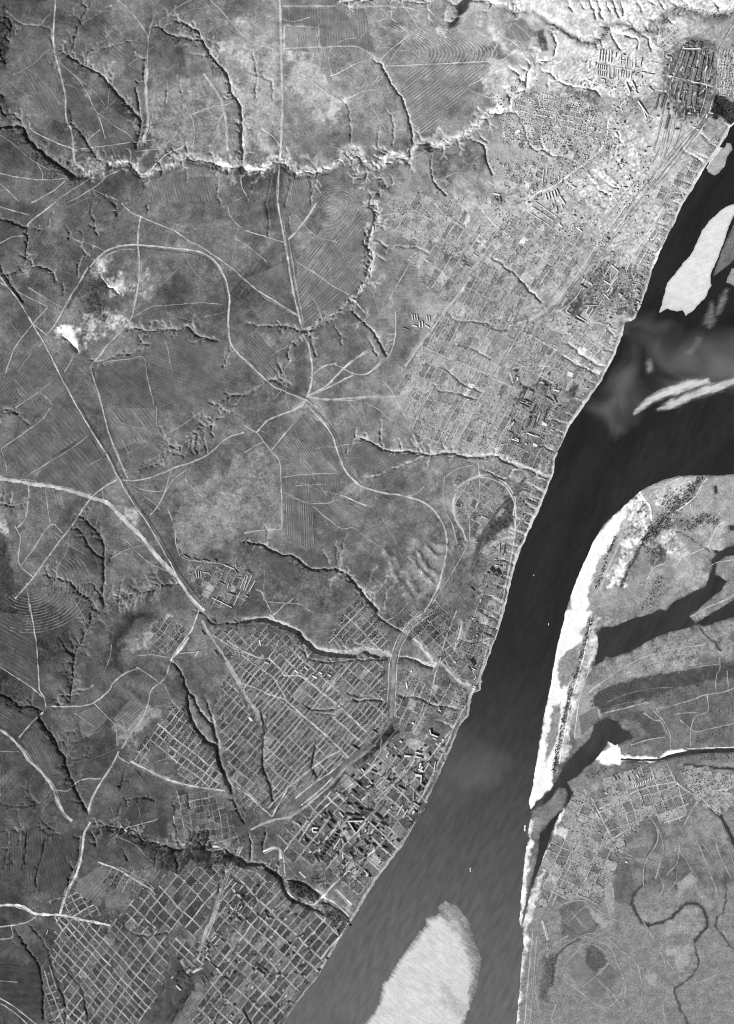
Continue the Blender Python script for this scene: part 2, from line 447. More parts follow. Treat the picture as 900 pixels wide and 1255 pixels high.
# a river beach along the west bank
bm = (WEST_SD > -2) & (WEST_SD < 5)
beach = np.interp(GY, [0, 250, 400, 520, 700, 860, 1000, 1255], [205, 215, 205, 190, 185, 165, 150, 140])[:, None] * np.ones(NX)
bt = sstep(3.2 + 1.0 * N_FINE + 2.4 * noise(PX, PY, 38, 931) - WEST_SD, 0, 1.6) * (WEST_SD > -3)
TONE = TONE * (1 - bt) + beach * (1 + 0.14 * N_PIX + 0.16 * N_MID) * bt

wetm = (REG == 2) & (TONE < 170)
TONE = np.where(wetm, TONE * (0.74 + 0.26 * sstep(SD + 1.2 * N_ROUGH, -0.5, 3.2)), TONE)
# ------------------------------------------------------------------ relief
up = np.clip(WEST_SD, 0, 400)
HGT = np.where(WEST_SD > 0, np.minimum(0.9 * np.clip(WEST_SD, 0, 3), 3) + 12 * sstep(WEST_SD, 3, 6) + 38 * sstep(up, 5, 260), 0)
HGT = HGT + np.where(WEST_SD > 0, sstep(up, 6, 60) * (9 * (N_MACRO + 0.4) + 4.0 * N_MID) + sstep(up, 4, 10) * (0.7 * N_FINE + 0.3 * N_PIX + 0.9 * N_ROUGH), 0)
# rills: thin branching lines of run-off
RID = np.abs(fbm(BX, BY, 34, 211, 3))
RILL = np.clip(1 - RID / 0.07, 0, 1) * sstep(N_MACRO + 0.5 * noise(PX, PY, 70, 222), -0.2, 0.5) * (WEST_SD > 12)
HGT = HGT - 3.0 * RILL
w, d = sdf(pts('B1', '310,240 380,200 540,260 530,340 470,450 330,540 230,560 190,480 260,420'), 14)      # the spoil heaps of the pits
HGT[w] += sstep(d, -6, 8) * 5.5 * N_ROUGH[w]
w, d = sdf(pts('P', '690,165 770,140 790,200 760,260 700,262 640,240 610,225'), 14)                       # broken ground of the pale terrace
HGT[w] += sstep(d, -6, 10) * 3.5 * N_ROUGH[w]
e_h = 2.6 + 1.0 * N_MID + 0.5 * N_FINE + 0.35 * N_PIX
HGT = np.where(REG == 2, e_h, HGT)
HGT = np.where(REG >= 3, 0.9 + 0.25 * N_FINE, HGT)
HILLS = '''
# ridges and banks: width(px) rise(m)
D1 | 26 14 | 470,20 430,80 420,150 450,220 520,250 590,230
D1 | 20 9 | 400,220 440,260 500,310 545,345
C2 | 12 12 | 520,520 550,600 605,690
C2 | 10 13 | 615,545 650,600 690,640
C2 | 10 13 | 640,530 665,580 705,612
C2 | 10 13 | 670,512 700,540 740,545
C2 | 11 13 | 605,630 640,680 690,700
C2 | 10 9 | 690,490 745,510
G6 | 9 7 | 130,300 115,380 140,450
C2 | 40 12 | 560,560 700,600
A3 | 12 10 | 250,330 320,320 390,345
A3 | 10 8 | 230,20 320,15 500,20
B1 | 12 9 | 470,440 580,455 690,440 740,470
B1 | 18 10 | 100,240 200,260
G4 | 9 8 | 400,70 460,130
G4 | 10 8 | 480,60 560,120
G4 | 10 9 | 400,230 480,290
F5 | 8 7 | 0,340 60,390 110,380
F5 | 8 7 | 40,60 110,130
E1 | 9 6 | 640,20 660,110
E1 | 9 6 | 700,40 690,110
D1 | 12 8 | 640,165 700,90
A2 | 10 7 | 480,680 540,720
A1 | 22 9 | 0,430 60,410
'''
for par, p in table(HILLS):
    wd, hh = map(float, par)
    w, d = line_dist(smooth(p, 4), wd, True)
    HGT[w] += hh * (1 - sstep(d, 0, wd / 2))

GULLY = '''
# tile | width(px) spur-count-per-100px pale-tone | centre line
A1 | 4 14 130 | 225,190 265,215 320,250 375,280 420,330 460,375 500,420 520,450 515,500 505,545
A1 | 2 0 110 | 250,115 265,160 262,210
A1 | 2.4 6 110 | 345,5 325,35 305,70 302,95 285,105 280,150 265,195
A1 | 1.6 0 120 | 305,95 350,65 410,30
A1 | 2 0 120 | 410,125 375,155 340,190 322,215 320,245
A1 | 1.5 0 120 | 525,158 460,160 420,175 370,187 340,205
A1 | 1.3 0 120 | 390,105 395,130
A1 | 2.4 4 130 | 535,215 532,260 528,295 505,320 508,370 520,430
A1 | 3 10 120 | 580,95 600,115 640,135 700,145 745,150
A1 | 4.6 16 140 | 650,80 690,95 725,115 745,150 770,195 800,235 830,265 845,310 855,345 880,385 890,440 890,500 895,600
A1 | 1.6 0 120 | 780,110 760,125 745,130
A1 | 1.6 0 120 | 700,200 740,208 770,210
A1 | 2.4 10 110 | 260,450 290,480 325,525 345,560 365,590 400,600
A1 | 3 20 100 | -30,50 0,60 40,80 45,110 25,140 40,170 5,190 25,240
A1 | 3 20 110 | -10,330 20,360 5,390 20,420 60,425 95,480
A1 | 1.4 0 130 | 20,40 50,70 90,95 150,100 185,110 190,150 200,180
A1 | 7 26 105 | -30,470 60,465 95,480 110,520 150,555 190,590 240,620 270,650 300,650
A1 | 6 16 165 | 270,600 300,625 320,650 350,640 380,605 430,605 470,600 500,620 520,660 560,635 600,625 640,610 680,580 720,590 760,595 800,610 830,620 870,610 900,615
A1 | 2.6 10 130 | 280,610 300,600 330,620 350,610 390,600
A1 | 1.4 0 110 | 610,300 618,330 612,380
A1 | 1.4 0 110 | 665,305 670,345
A1 | 1.8 0 110 | 690,510 685,540 690,570
A1 | 1.8 0 110 | 610,545 630,580
A1 | 1.8 0 110 | 630,530 640,560 660,570
A1 | 1.6 0 110 | 380,540 390,580
A1 | 1.6 0 110 | 415,545 425,590
A1 | 1.6 0 110 | 435,560 440,590
A1 | 2 0 110 | 875,450 885,480 885,520 895,600
A1 | 1.6 0 110 | 525,670 535,690 520,720
A1 | 1.8 0 110 | 690,625 690,680
A1 | 1.5 0 120 | 805,640 805,680 800,720 810,750
A2 | 5 12 190 | 0,620 50,630 75,610 100,580 140,595 170,630 200,645 215,620 250,630 300,625 340,610 355,595 350,565 380,545 420,550 430,575
A2 | 5 10 190 | 380,600 410,635 450,640 490,620 505,590 530,565 570,580 600,595 615,560 640,520 690,530
A2 | 7 20 185 | 690,530 720,540 780,510 840,470 870,440 900,420
A2 | 3.4 0 170 | 470,225 500,240 520,270 545,320 580,370 595,410 610,465 618,510 610,570 600,600
A2 | 1.6 0 140 | 500,470 490,500 490,540 500,560
A2 | 1.8 0 140 | 515,400 540,440 548,490 545,540
A2 | 1.6 0 150 | 30,190 40,240 45,290 40,360
A2 | 1.4 0 150 | 10,265 45,280 95,300 105,340 105,370
A2 | 1.8 0 120 | 360,370 380,410 390,470 390,530
A2 | 2.2 0 150 | 690,565 685,610 690,660 710,690 740,720
A2 | 2.4 6 150 | 820,500 840,520 880,540 890,600 910,640
A2 | 2 0 150 | 850,480 870,510 890,530
A2 | 2 8 150 | 500,650 520,690 500,710 470,720 460,750
A2 | 2 0 150 | 530,640 545,680 520,700
A2 | 1.6 0 150 | 380,640 400,660 430,655
A2 | 1.5 0 120 | 240,650 250,690 245,750
A2 | 1.4 0 110 | 90,620 95,680 80,750
A2 | 1.4 0 110 | 40,640 30,690 10,740
A2 | 1.4 0 110 | 170,640 165,700 150,760
A2 | 2.4 30 200 | 340,10 370,15 400,5 440,10 470,0
A2 | 2 20 190 | 530,5 560,15 600,10 650,20 690,10
A2 | 2.6 6 210 | 735,0 770,22 800,8 860,5 900,-5
A3 | 5 16 190 | -20,0 0,20 50,20 80,40 140,45 150,30 190,60 240,95
A3 | 5.5 6 170 | 240,95 270,110 300,130 340,155 390,160 420,130 440,95 470,85 510,95 550,115 600,110 640,95 660,50 690,35 740,35 790,55 840,50 900,35
A3 | 3.6 6 200 | 230,120 240,160 240,200 215,225 170,230 145,260 135,300 135,330 100,340 75,370 70,400 40,420 0,415
A3 | 3.4 0 190 | 365,5 380,40 390,70
A3 | 3.4 0 190 | 395,10 405,40 415,75
A3 | 3 0 190 | 430,15 445,55
A3 | 3.4 0 190 | 450,5 465,40 475,65
A3 | 3 0 190 | 480,15 492,60
A3 | 2.8 0 190 | 290,15 305,50
A3 | 3 0 190 | 540,10 560,45
A3 | 2.6 0 190 | 580,0 605,25
A3 | 2.4 0 190 | 820,5 850,40 880,60
A3 | 2.2 0 190 | 660,5 690,30
A3 | 2.2 0 190 | 330,5 345,40
A3 | 2 0 190 | 615,0 640,35
A3 | 2 0 190 | 700,-5 730,20
A3 | 2.4 0 200 | 440,105 455,150 480,185
A3 | 2.4 0 200 | 470,130 520,140 545,155 545,180
A3 | 2.4 0 200 | 560,130 585,150 590,190
A3 | 2.6 8 200 | 215,265 240,290 290,320 340,325 390,340 410,360
A3 | 2 4 170 | 90,410 110,440 125,480 150,540 175,560 200,555 230,575 260,580
A3 | 2.6 0 200 | 70,250 100,270 115,300
A3 | 2.2 0 200 | 110,245 130,265
A3 | 2.2 0 200 | 130,220 150,245
A3 | 2.2 0 200 | 150,205 165,225
A3 | 2.2 0 200 | 215,290 210,340
A3 | 2 0 200 | 170,350 180,390
A3 | 1.8 0 200 | 440,660 470,690
A3 | 1.8 0 200 | 360,650 390,680
A3 | 1.8 0 200 | 460,480 480,510
A3 | 1.8 0 200 | 380,690 450,720
B1 | 3 14 110 | -20,60 40,65 75,80 105,90
B1 | 3 10 105 | 100,95 105,130 100,175 95,220 60,250 20,260 -20,265
B1 | 2 6 130 | 115,75 150,100 180,90 185,60 200,35
B1 | 2.6 20 110 | 430,0 437,50
B1 | 2 6 110 | 330,25 350,60 355,100 360,120
B1 | 2 6 140 | 350,160 320,190 295,220 290,270
B1 | 2.2 6 110 | 245,85 260,110 255,135
B1 | 2 10 110 | 285,95 310,110
B1 | 2.6 6 140 | 115,230 160,235 195,250 210,285
B1 | 2 0 110 | 235,290 235,340
B1 | 2.4 4 110 | -10,200 20,260 50,310 90,360
B1 | 3.4 0 210 | 370,260 395,300 435,330
B1 | 3.4 0 210 | 235,485 260,510 290,545
B1 | 3 22 130 | 470,455 530,465 570,470 600,460 650,465 690,450 710,470 740,490 800,505
B1 | 2.6 14 120 | 350,590 400,570 440,555 490,550 520,520 550,515
B1 | 1.6 0 120 | 845,500 845,540 825,600
B1 | 2.4 6 130 | 780,745 840,712 850,702 900,705
B1 | 2 10 110 | 540,0 545,40
B2 | 3 24 165 | 470,0 490,20 490,60 470,85 465,110 440,125 440,150 470,180 465,220 450,245 465,265 435,310 410,340 385,355
B2 | 2.8 8 140 | 390,380 410,410 445,440 480,480 495,510 520,555
B2 | 3.4 26 150 | 385,355 340,400 300,420 270,445 240,465 215,470
B2 | 2.6 16 130 | 10,435 50,450 100,450 150,450 200,465
B2 | 1.8 0 120 | 320,425 330,450 350,480 355,520
B2 | 1.5 0 120 | 355,480 375,500
B2 | 2.6 8 130 | 210,490 170,515 160,550 165,585 140,610 125,640 80,655 40,680 0,700
B2 | 2 6 120 | 240,480 250,530 265,560
B2 | 1.8 0 150 | 480,185 520,215
B2 | 1.6 0 150 | 465,125 520,160 520,190
B2 | 1.4 0 150 | 530,155 610,160 650,170 680,190
B2 | 1.6 0 150 | 450,490 490,560
B2 | 1.4 0 100 | 80,0 90,60 90,120
B2 | 1.4 0 110 | 160,40 170,90
B2 | 1.8 0 160 | 745,400 780,430 850,435 900,445
B2 | 1.8 0 150 | 720,590 760,630 800,660 870,690
B2 | 1.8 0 150 | 690,660 720,690 780,695 850,720
B2 | 1.6 0 150 | 800,520 850,540 900,570
B3 | 2.2 0 190 | 0,195 40,220 90,260 130,300 170,340 190,365
B3 | 1.8 0 160 | 0,450 50,465 75,455
B3 | 2.6 0 210 | 260,510 300,520 340,555 370,575 410,600
B3 | 2.6 0 210 | 265,555 310,585 360,610 395,625
B3 | 2.2 0 210 | 430,450 460,490 480,480
B3 | 1.8 0 200 | 540,250 580,275
C1 | 2.4 20 110 | -10,15 40,5 70,25
C1 | 1.4 0 110 | 70,30 110,60
C1 | 2 30 125 | 600,120 650,150 660,150
C1 | 1.8 20 120 | 640,155 590,195 500,235
C1 | 2 16 125 | 825,0 800,40 780,60 785,110
C1 | 2 6 125 | 755,60 750,120 765,165
C1 | 2 24 125 | 660,150 700,120 740,90 790,40
C1 | 1.8 6 120 | 730,85 725,140 735,170
C1 | 1.6 0 120 | 700,120 715,170
C1 | 2.4 8 120 | -20,345 20,355 60,365 85,345 110,330
C1 | 2 0 120 | 20,300 15,340
C1 | 2 0 120 | 50,310 40,350
C1 | 3 6 115 | 300,390 330,425 365,460 385,505 385,560 385,620 380,680 385,730
C1 | 2.6 6 115 | 280,430 310,470 345,525 385,555
C1 | 2 0 115 | 435,510 400,570
C1 | 3 16 110 | 160,610 210,625 260,640 300,680 340,710 360,740
C1 | 2 6 110 | 320,630 350,655 380,700
C1 | 2.4 30 120 | 395,735 440,705 500,680 560,670 600,650 660,645
C1 | 1.8 0 110 | 420,645 395,705
C1 | 1.8 0 110 | 460,605 440,690
C1 | 1.8 0 110 | 495,640 475,685
C1 | 1.6 0 110 | 525,640 510,675
C2 | 3.4 6 185 | 410,100 440,115 480,135 510,155 560,160 600,160 650,165 690,175 720,165 780,170 830,180 860,180 900,175
C3 | 3.6 6 190 | 0,170 30,180 70,200 130,220 180,240 215,255
C2 | 2 0 190 | 415,260 480,250 540,225 600,205 650,180
C2 | 1.8 0 140 | 410,70 410,100 390,130 375,170
C2 | 1.8 0 140 | 500,50 500,100 510,150
C2 | 1.8 0 160 | 560,110 580,150
C2 | 1.8 0 160 | 610,120 635,165
C2 | 1.8 0 160 | 650,130 660,165
C2 | 4.2 8 140 | 0,490 50,500 90,515 130,535 190,550 240,590 300,590 340,595 385,620 420,660 450,700 490,745
C2 | 1.6 0 100 | 240,595 190,630
C2 | 2 0 130 | 375,465 360,510 345,570 335,590
C2 | 1.8 0 130 | 335,490 340,580
C2 | 1.6 0 130 | 290,520 310,570
C2 | 1.5 0 150 | 515,740 520,680 555,640
C2 | 1.5 0 140 | 440,670 480,580
C2 | 1.5 0 140 | 465,700 525,620
C2 | 5 0 80 | 895,450 870,500 850,560 840,600
C3 | 1.6 0 120 | 680,440 700,460 750,490 800,515 825,530
D1 | 3 34 115 | 350,-20 340,0 330,50 300,110 280,150 275,190 270,250 260,320
D1 | 2.4 0 110 | 225,100 245,130 270,150
D1 | 2 0 110 | 255,75 270,120 275,150
D1 | 2.2 0 110 | 235,185 250,220 265,250
D1 | 1.8 0 140 | 260,290 310,285 340,275
D1 | 2 10 110 | 205,340 220,300 240,310 260,330
D1 | 4 24 105 | -30,285 0,300 40,315 75,345 120,345 155,365 150,390 165,420 200,460 215,500 240,530 250,580 270,620 300,690 325,735
D1 | 2 0 100 | 40,225 20,280 0,300
D1 | 4 0 120 | 635,180 665,220 690,280 720,320 740,370 780,410 800,470 805,500
D1 | 5 0 115 | 690,290 700,370 720,420 760,470 800,495 810,550 830,600 855,655
D1 | 2.6 0 120 | 755,310 770,350 785,390 790,420
D1 | 2.6 8 110 | 740,-5 780,35 820,40 860,40 900,35
D1 | 2 10 100 | 470,560 460,600 445,650
D1 | 2 6 95 | 440,750 450,700 490,685 540,680 570,695
D1 | 1.8 0 95 | 640,690 645,740
D1 | 2 6 95 | 690,640 700,720
D1 | 2.6 6 95 | 860,680 880,740 900,770
D1 | 1.6 20 100 | 340,520 280,540
D1 | 1.6 20 100 | 230,480 280,430
D1 | 1.8 14 95 | -10,690 40,710 150,700 200,650
D2 | 7.5 0 190 | 0,30 80,28 130,45 190,70 230,110 270,140 330,152 390,152 430,140 480,150 525,160
D2 | 2.2 4 160 | 220,160 260,175 310,185 380,178 450,175 525,175
D2 | 1.8 0 170 | 330,105 350,135
D2 | 1.8 0 170 | 360,120 385,142
D2 | 1.8 0 170 | 400,110 440,128
D2 | 1.8 0 170 | 90,10 130,45
D2 | 4 0 210 | 565,165 600,170 640,185 690,200
D2 | 5 0 215 | 600,80 640,120 665,155 695,190
D2 | 5 0 215 | 720,190 760,230 790,260 820,270
D2 | 3 0 180 | 480,0 520,40 580,70
D2 | 2 0 140 | 365,285 400,305 450,310 500,325
D2 | 2.4 0 150 | 220,340 270,360 330,355 390,325 440,325 505,325
D2 | 1.6 0 140 | 260,375 330,375
D2 | 2.4 0 190 | 555,305 610,310 655,320 690,340 715,345 760,350 790,360
D2 | 2 0 180 | 690,300 715,340
D2 | 2.6 0 190 | 700,395 740,410 765,425
D2 | 2.6 0 100 | 60,350 70,400 75,450 70,500 70,570 95,630 105,690
D2 | 2 0 100 | 90,370 80,410 85,440
D2 | 2.4 0 100 | 265,470 255,520 250,560 265,600
E1 | 2.4 8 120 | 300,70 295,110 290,160 265,210 250,260
E1 | 1.6 10 100 | 20,40 35,70 30,130 20,190
E1 | 1.6 10 100 | 75,50 75,100
E1 | 1.8 10 100 | 105,50 100,120 90,190
E1 | 2 10 105 | 195,35 165,110 160,150 140,200 135,270
E1 | 3 18 120 | 340,40 400,35 450,45 500,50 520,85 560,90 620,110 680,120 720,70 760,50 770,80 750,120 780,130 830,120 850,140 880,150 900,165
E1 | 2.2 10 110 | 340,50 360,110
E1 | 2 0 110 | 580,120 570,180
E1 | 2 0 110 | 610,125 600,190
E1 | 2.4 0 110 | 640,130 660,200
E1 | 2 0 110 | 450,110 470,160
E1 | 2 0 110 | 640,0 660,100
E1 | 2 0 110 | 700,30 705,90
E1 | 2 0 130 | 480,425 530,435 620,425
E1 | 3 0 190 | 835,170 825,220 805,270
E1 | 2 0 140 | 180,320 220,300
E1 | 2 0 100 | 100,385 150,440 180,490 200,560 230,640 245,700 245,765
E1 | 2.4 0 110 | 60,410 110,490 150,550 160,620 165,740
E1 | 1.8 0 90 | 250,565 290,610 310,650 325,740
E1 | 2 0 110 | 850,220 900,250
E2 | 6 10 130 | 0,170 60,175 100,200 140,235 160,290 200,310 250,330
E2 | 4.5 0 130 | 140,235 200,240 240,260 280,295 260,320
E2 | 3 0 130 | 240,325 280,355 310,345
E2 | 6 0 120 | 260,310 320,320 370,350 392,372
E2 | 3 0 140 | 15,60 25,120 20,170
E2 | 2.4 0 120 | 80,40 70,120
E2 | 2.4 0 140 | 0,715 30,765
E2 | 1.6 0 120 | 20,670 80,700
G6 | 2.6 0 190 | 300,90 380,125 500,170 560,110 620,95
G6 | 2.4 0 200 | 650,190 720,230 790,265
G6 | 2 0 200 | 620,290 700,330 750,350
G6 | 2 0 200 | 610,320 680,370 725,410
G6 | 2 0 200 | 510,575 555,600
G6 | 1.8 0 190 | 640,530 670,560
G6 | 2 0 200 | 380,960 430,985 480,1005
G6 | 2 0 190 | 320,1060 400,1075 455,1115
G6 | 1.8 0 190 | 300,1175 380,1230 440,1255
G8 | 2 0 160 | 620,220 700,240 800,215
G8 | 2 0 190 | 740,30 790,60 830,90
F5 | 2.6 0 215 | 545,185 600,225 640,250 685,280
F5 | 2 0 215 | 660,75 700,100 730,120
F5 | 2 0 215 | 830,5 865,40
F5 | 1.8 0 215 | 495,490 530,495 545,515
F5 | 1.8 0 215 | 480,520 525,545
F5 | 1.8 0 215 | 430,600 480,620 500,625
F5 | 2.2 0 215 | 360,690 440,710
F5 | 2 0 215 | 350,805 400,825
F5 | 2 0 215 | 310,865 370,905
F5 | 1.8 0 210 | 40,60 90,110 130,140
F5 | 1.8 0 210 | 90,260 130,330
F5 | 2 0 215 | 0,410 50,440 100,465
F5 | 1.8 0 210 | 0,480 60,510
I3 | 2.4 0 170 | 440,570 520,580 640,610 710,620
I3 | 2 0 160 | 380,860 450,890 520,915
I3 | 2 0 170 | 540,760 620,775
H8 | 1.4 0 70 | 640,540 645,480 660,445
E3 | 3.4 0 58 | 570,240 540,280 525,310 535,350 570,395 620,395 670,370 720,325 760,320 790,350 800,400 780,430 755,460
E3 | 2 0 66 | 755,460 760,500 770,540 740,590 700,620 680,640 700,700 730,765
E3 | 1.6 0 72 | 600,20 620,70 590,130 570,180 568,240
E3 | 1.6 0 66 | 870,230 870,290 860,350 830,390 850,430 880,470 910,500
E3 | 1.8 0 66 | 330,450 280,480 250,510 235,560 230,620
F3 | 2.4 0 50 | 620,880 760,900 920,912
F3 | 1.4 0 62 | 690,110 740,165 790,215 820,260
F1 | 1.8 0 45 | 330,500 400,520 450,555 540,605 640,660 700,680
F4 | 2.4 0 70 | 900,590 850,640 790,740 740,850 680,950 660,1010 610,1110
'''
RAV = np.zeros(PX.shape, np.int16)
gullies = []
for par, p in table(GULLY):
    gw, sp, pale = map(float, par)
    q = smooth(p, 3)
    gullies.append((q, gw, pale, True))
    if sp > 0:
        L = np.concatenate([[0], np.cumsum(np.hypot(*np.diff(q, axis=0).T))])
        s = RNG.uniform(1, 4)
        lean = -1.0
        in_valley = pale >= 160 and gw >= 5
        while s < L[-1]:
            i = min(np.searchsorted(L, s), len(q) - 2)
            d = (q[i + 1] - q[max(i - 1, 0)])
            d = d / (np.hypot(*d) + 1e-6)
            for side in (-1, 1):
                if RNG.random() < 0.55:
                    nrm = np.array([-d[1], d[0]]) * side
                    a = RNG.uniform(0.2, 1.0)
                    dirv = nrm * math.cos(a) + d * lean * math.sin(a)
                    ln = min(RNG.gamma(1.3, 4.6) + 1.8 + gw * 0.8, 22)
                    bend = nrm * RNG.uniform(-0.25, 0.35)
                    m = q[i] + dirv * ln * 0.5 + RNG.normal(0, 0.4, 2)
                    e = m + (dirv + bend) * ln * 0.5 + RNG.normal(0, 0.6, 2)
                    bw = RNG.uniform(1.3, 2.0) + 0.05 * ln
                    gullies.append((smooth(np.array([q[i], m, e]), 2.5), bw, pale if not in_valley else 0.5 * pale + 60, False))
                    if ln > 7:
                        for t_ in (0.25, 0.42, 0.6, 0.78, 0.92):
                            if RNG.random() < 0.6:
                                st_ = q[i] + dirv * ln * t_
                                a2 = RNG.choice((-1, 1)) * RNG.uniform(0.5, 1.0)
                                d2_ = np.array([dirv[0] * math.cos(a2) - dirv[1] * math.sin(a2), dirv[0] * math.sin(a2) + dirv[1] * math.cos(a2)])
                                l2 = ln * RNG.uniform(0.2, 0.5)
                                gullies.append((np.array([st_, st_ + d2_ * l2 * .5, st_ + d2_ * l2 + RNG.normal(0, .4, 2)]), 1.35, pale, False))
            s += 100 / sp * RNG.gamma(1.3, 0.95)
VALLEY = '''
A1 | 5 122 | 270,610 320,640 350,635 380,608 430,605 470,605 500,625 520,655 560,635 600,625 640,610 680,585 720,590 760,595 800,608 830,620 870,610 900,615
A1 | 7 190 | 800,605 840,618
A2 | 5 138 | 0,625 50,632 75,610 100,585 140,598 170,630 200,640 250,630 300,622 340,608 360,580 420,575 450,610 490,612 530,580 570,582 600,580 640,525 690,535
A2 | 9 205 | 0,628 50,632 75,615
A2 | 9 165 | 500,590 540,575 580,590
A2 | 10 160 | 690,535 720,540 780,510 840,470 870,440 920,415
A3 | 8 185 | -20,425 40,405 80,370 120,320 140,270 190,235 230,200
A3 | 6 180 | 0,15 80,40 150,45 240,95 300,130
A3 | 6 92 | 240,95 270,112 300,132 340,157 390,160 420,132 440,97 470,87 510,97 550,117 600,112 640,97 660,52 690,37 740,37 790,57 840,52 900,37
A3 | 13 105 | 600,100 640,80 660,60 700,40 780,60 860,70 920,60
A3 | 7 150 | 690,55 730,50 770,75
B2 | 5 118 | 470,0 490,60 465,110 455,160 465,220 455,260 430,310 385,355 320,410 240,465
'''
for par, p in table(VALLEY):
    vw, vt = map(float, par)
    w, d = line_dist(smooth(p, 3), vw + 8, True)
    m = sstep(vw * 0.55 - d + 2.2 * N_ROUGH[w], -1.5, 2.5)
    TONE[w] = TONE[w] * (1 - m) + vt * (1 + 0.3 * N_ROUGH[w] + 0.15 * N_MID[w]) * m
    HGT[w] -= 5 * sstep(vw * 0.6 - d, -2, 2)
for y0, y1, st_, dx_, dy_ in ((180, 385, 15, -14, -6), (590, 800, 13, -17, -7), (430, 560, 17, -15, -6)):    # short ravines notching the bluff
    y = y0
    while y < y1:
        xb = float(np.interp(y, WEST_BANK[:, 1], WEST_BANK[:, 0]))
        k_ = RNG.uniform(0.6, 1.25)
        a_ = np.array([xb - 3, y + 1])
        gullies.append((np.array([a_, a_ + np.array([dx_ * .55, dy_ * .5]) * k_ + RNG.normal(0, 1, 2), a_ + np.array([dx_, dy_ * 1.1]) * k_ + RNG.normal(0, 1, 2)]), RNG.uniform(1.7, 2.6), 205, False))
        y += st_ * RNG.uniform(0.6, 1.5)
BEDS = '''
A1 | 8 16 160 | 270,610 320,640 380,608 470,605 520,645 600,625 680,588 760,596 830,618 900,615
A2 | 9 17 170 | 0,622 75,612 140,598 200,638 300,622 360,582 430,590 490,612 570,582 640,530 690,535
A2 | 9 15 175 | 690,535 780,510 840,470 920,412
B2 | 5 11 150 | 470,0 490,60 465,110 455,160 465,220 455,260 430,310 385,355
E1 | 8 17 125 | 340,40 450,45 520,85 620,110 700,100 760,100 830,120 900,165
'''
for par, p in table(BEDS):
    vw, lam, pale = map(float, par)
    c = smooth(p, 2.0)
    L = np.concatenate([[0], np.cumsum(np.hypot(*np.diff(c, axis=0).T))])
    d = np.gradient(c, axis=0)
    d /= np.hypot(d[:, 0], d[:, 1])[:, None]
    n = np.stack([-d[:, 1], d[:, 0]], -1)
    amp = vw * 0.42 * (0.7 + 0.5 * noise(L, L * 0, 23, 55))
    ph = 2 * np.pi * L / lam + 2.2 * noise(L, L * 0 + 9, 31, 56)
    bed = c + n * (amp * np.sin(ph))[:, None] + d * (0.35 * amp * np.sin(2 * ph))[:, None]
    w, dd = line_dist(c, vw + 9, True)
    HGT[w] -= 9 * sstep(vw * 0.8 + 1.8 * N_MID[w] - dd, -1.0, 1.0)
    gullies.append((bed, 2.1, pale, True))
    for k in range(0, len(c), max(2, int(lam / 4))):
        sgn = np.sin(ph[k])
        if abs(sgn) > 0.6:                                # pale point bars inside the bends
            b_ = c[k] + n[k] * amp[k] * sgn * 0.35
            w, dd = line_dist(np.array([b_, b_ + d[k] * 1.5]), 8, True)
            m = sstep(2.3 - dd + 0.8 * N_FINE[w], -0.8, 1.2)
            TONE[w] = TONE[w] * (1 - m) + (pale + 30) * m
CUT = np.zeros(PX.shape)
PALE = np.zeros(PX.shape)
PALW = np.zeros(PX.shape)
for gi, (q, gw, pale, main) in enumerate(gullies):
    half = max(gw * 0.62, 1.25)
    low = pale < 85                        # wet hollows of the flood plain: shallow and dark
    valley = pale >= 160 and gw >= 5 and not (gw > 7.2)
    dep = (1.3 if low else 1.6 if valley else 8.6 + (2.5 if gw < 2.5 else 0)) * gw ** 0.85
    w, d = line_dist(q, half * 2 + 3, main)
    e0 = np.hypot(PX[w] - q[0][0], PY[w] - q[0][1])
    gl = np.hypot(*np.diff(q, axis=0).T).sum()
    u = d / (half * (0.72 + 0.5 * np.clip(e0 / (gl + 1), 0, 1)) if main and gl > 25 else half)
    if main and not low and gw >= 2.4:
        HGT[w] -= 1.5 * gw * (1 - sstep(d, 0, half * 2 + 2.5))
    e0 = np.hypot(PX[w] - q[0][0], PY[w] - q[0][1])
    tap = 0.45 + 0.55 * sstep(e0, 0, 12) if main else 1.0 - 0.62 * sstep(e0, 0, 13)
    cut = dep * tap * np.clip(1.12 - 1.12 * u * (1.25 - 0.25 * tap), 0, 1)
    CUT[w] = np.maximum(CUT[w], cut)
    m = np.clip(1.3 - u / 1.2, 0, 1) * (0.75 + 0.25 * tap)
    b = m > PALW[w]
    PALE[w] = np.where(b, pale, PALE[w])
    PALW[w] = np.maximum(PALW[w], m)
    if main and gw >= 3 and not low:
        RAV[w] = np.where((u < 1.0) & (RAV[w] == 0), gi + 1, RAV[w])
HGT = HGT - CUT * np.where(REG == 1, 1, 0.35)
RIM = np.clip(CUT, 0, 3) / 3 * np.clip(1 - CUT / 9, 0, 1)
TONE = TONE * (1 + 0.28 * RIM * (REG == 1))
PALE = np.where(PALE < 85, PALE, TONE + np.where(PALE < 118, 0.1, 0.48) * (PALE - TONE))
TONE = TONE * (1 - PALW) + PALE * (1 + 0.14 * N_FINE + 0.12 * N_PIX) * PALW
land = np.where(WEST_SD > -1, np.maximum(HGT, 0.35), HGT)
HGT = np.where(SD > 0, np.minimum(np.maximum(land, 0.25), 0.95 * SD + np.where(WEST_SD > 0, 0, 0) + 9 * sstep(SD, 2.5, 6) + 40 * sstep(SD, 6, 40)), np.maximum(-7, SD * 0.9))


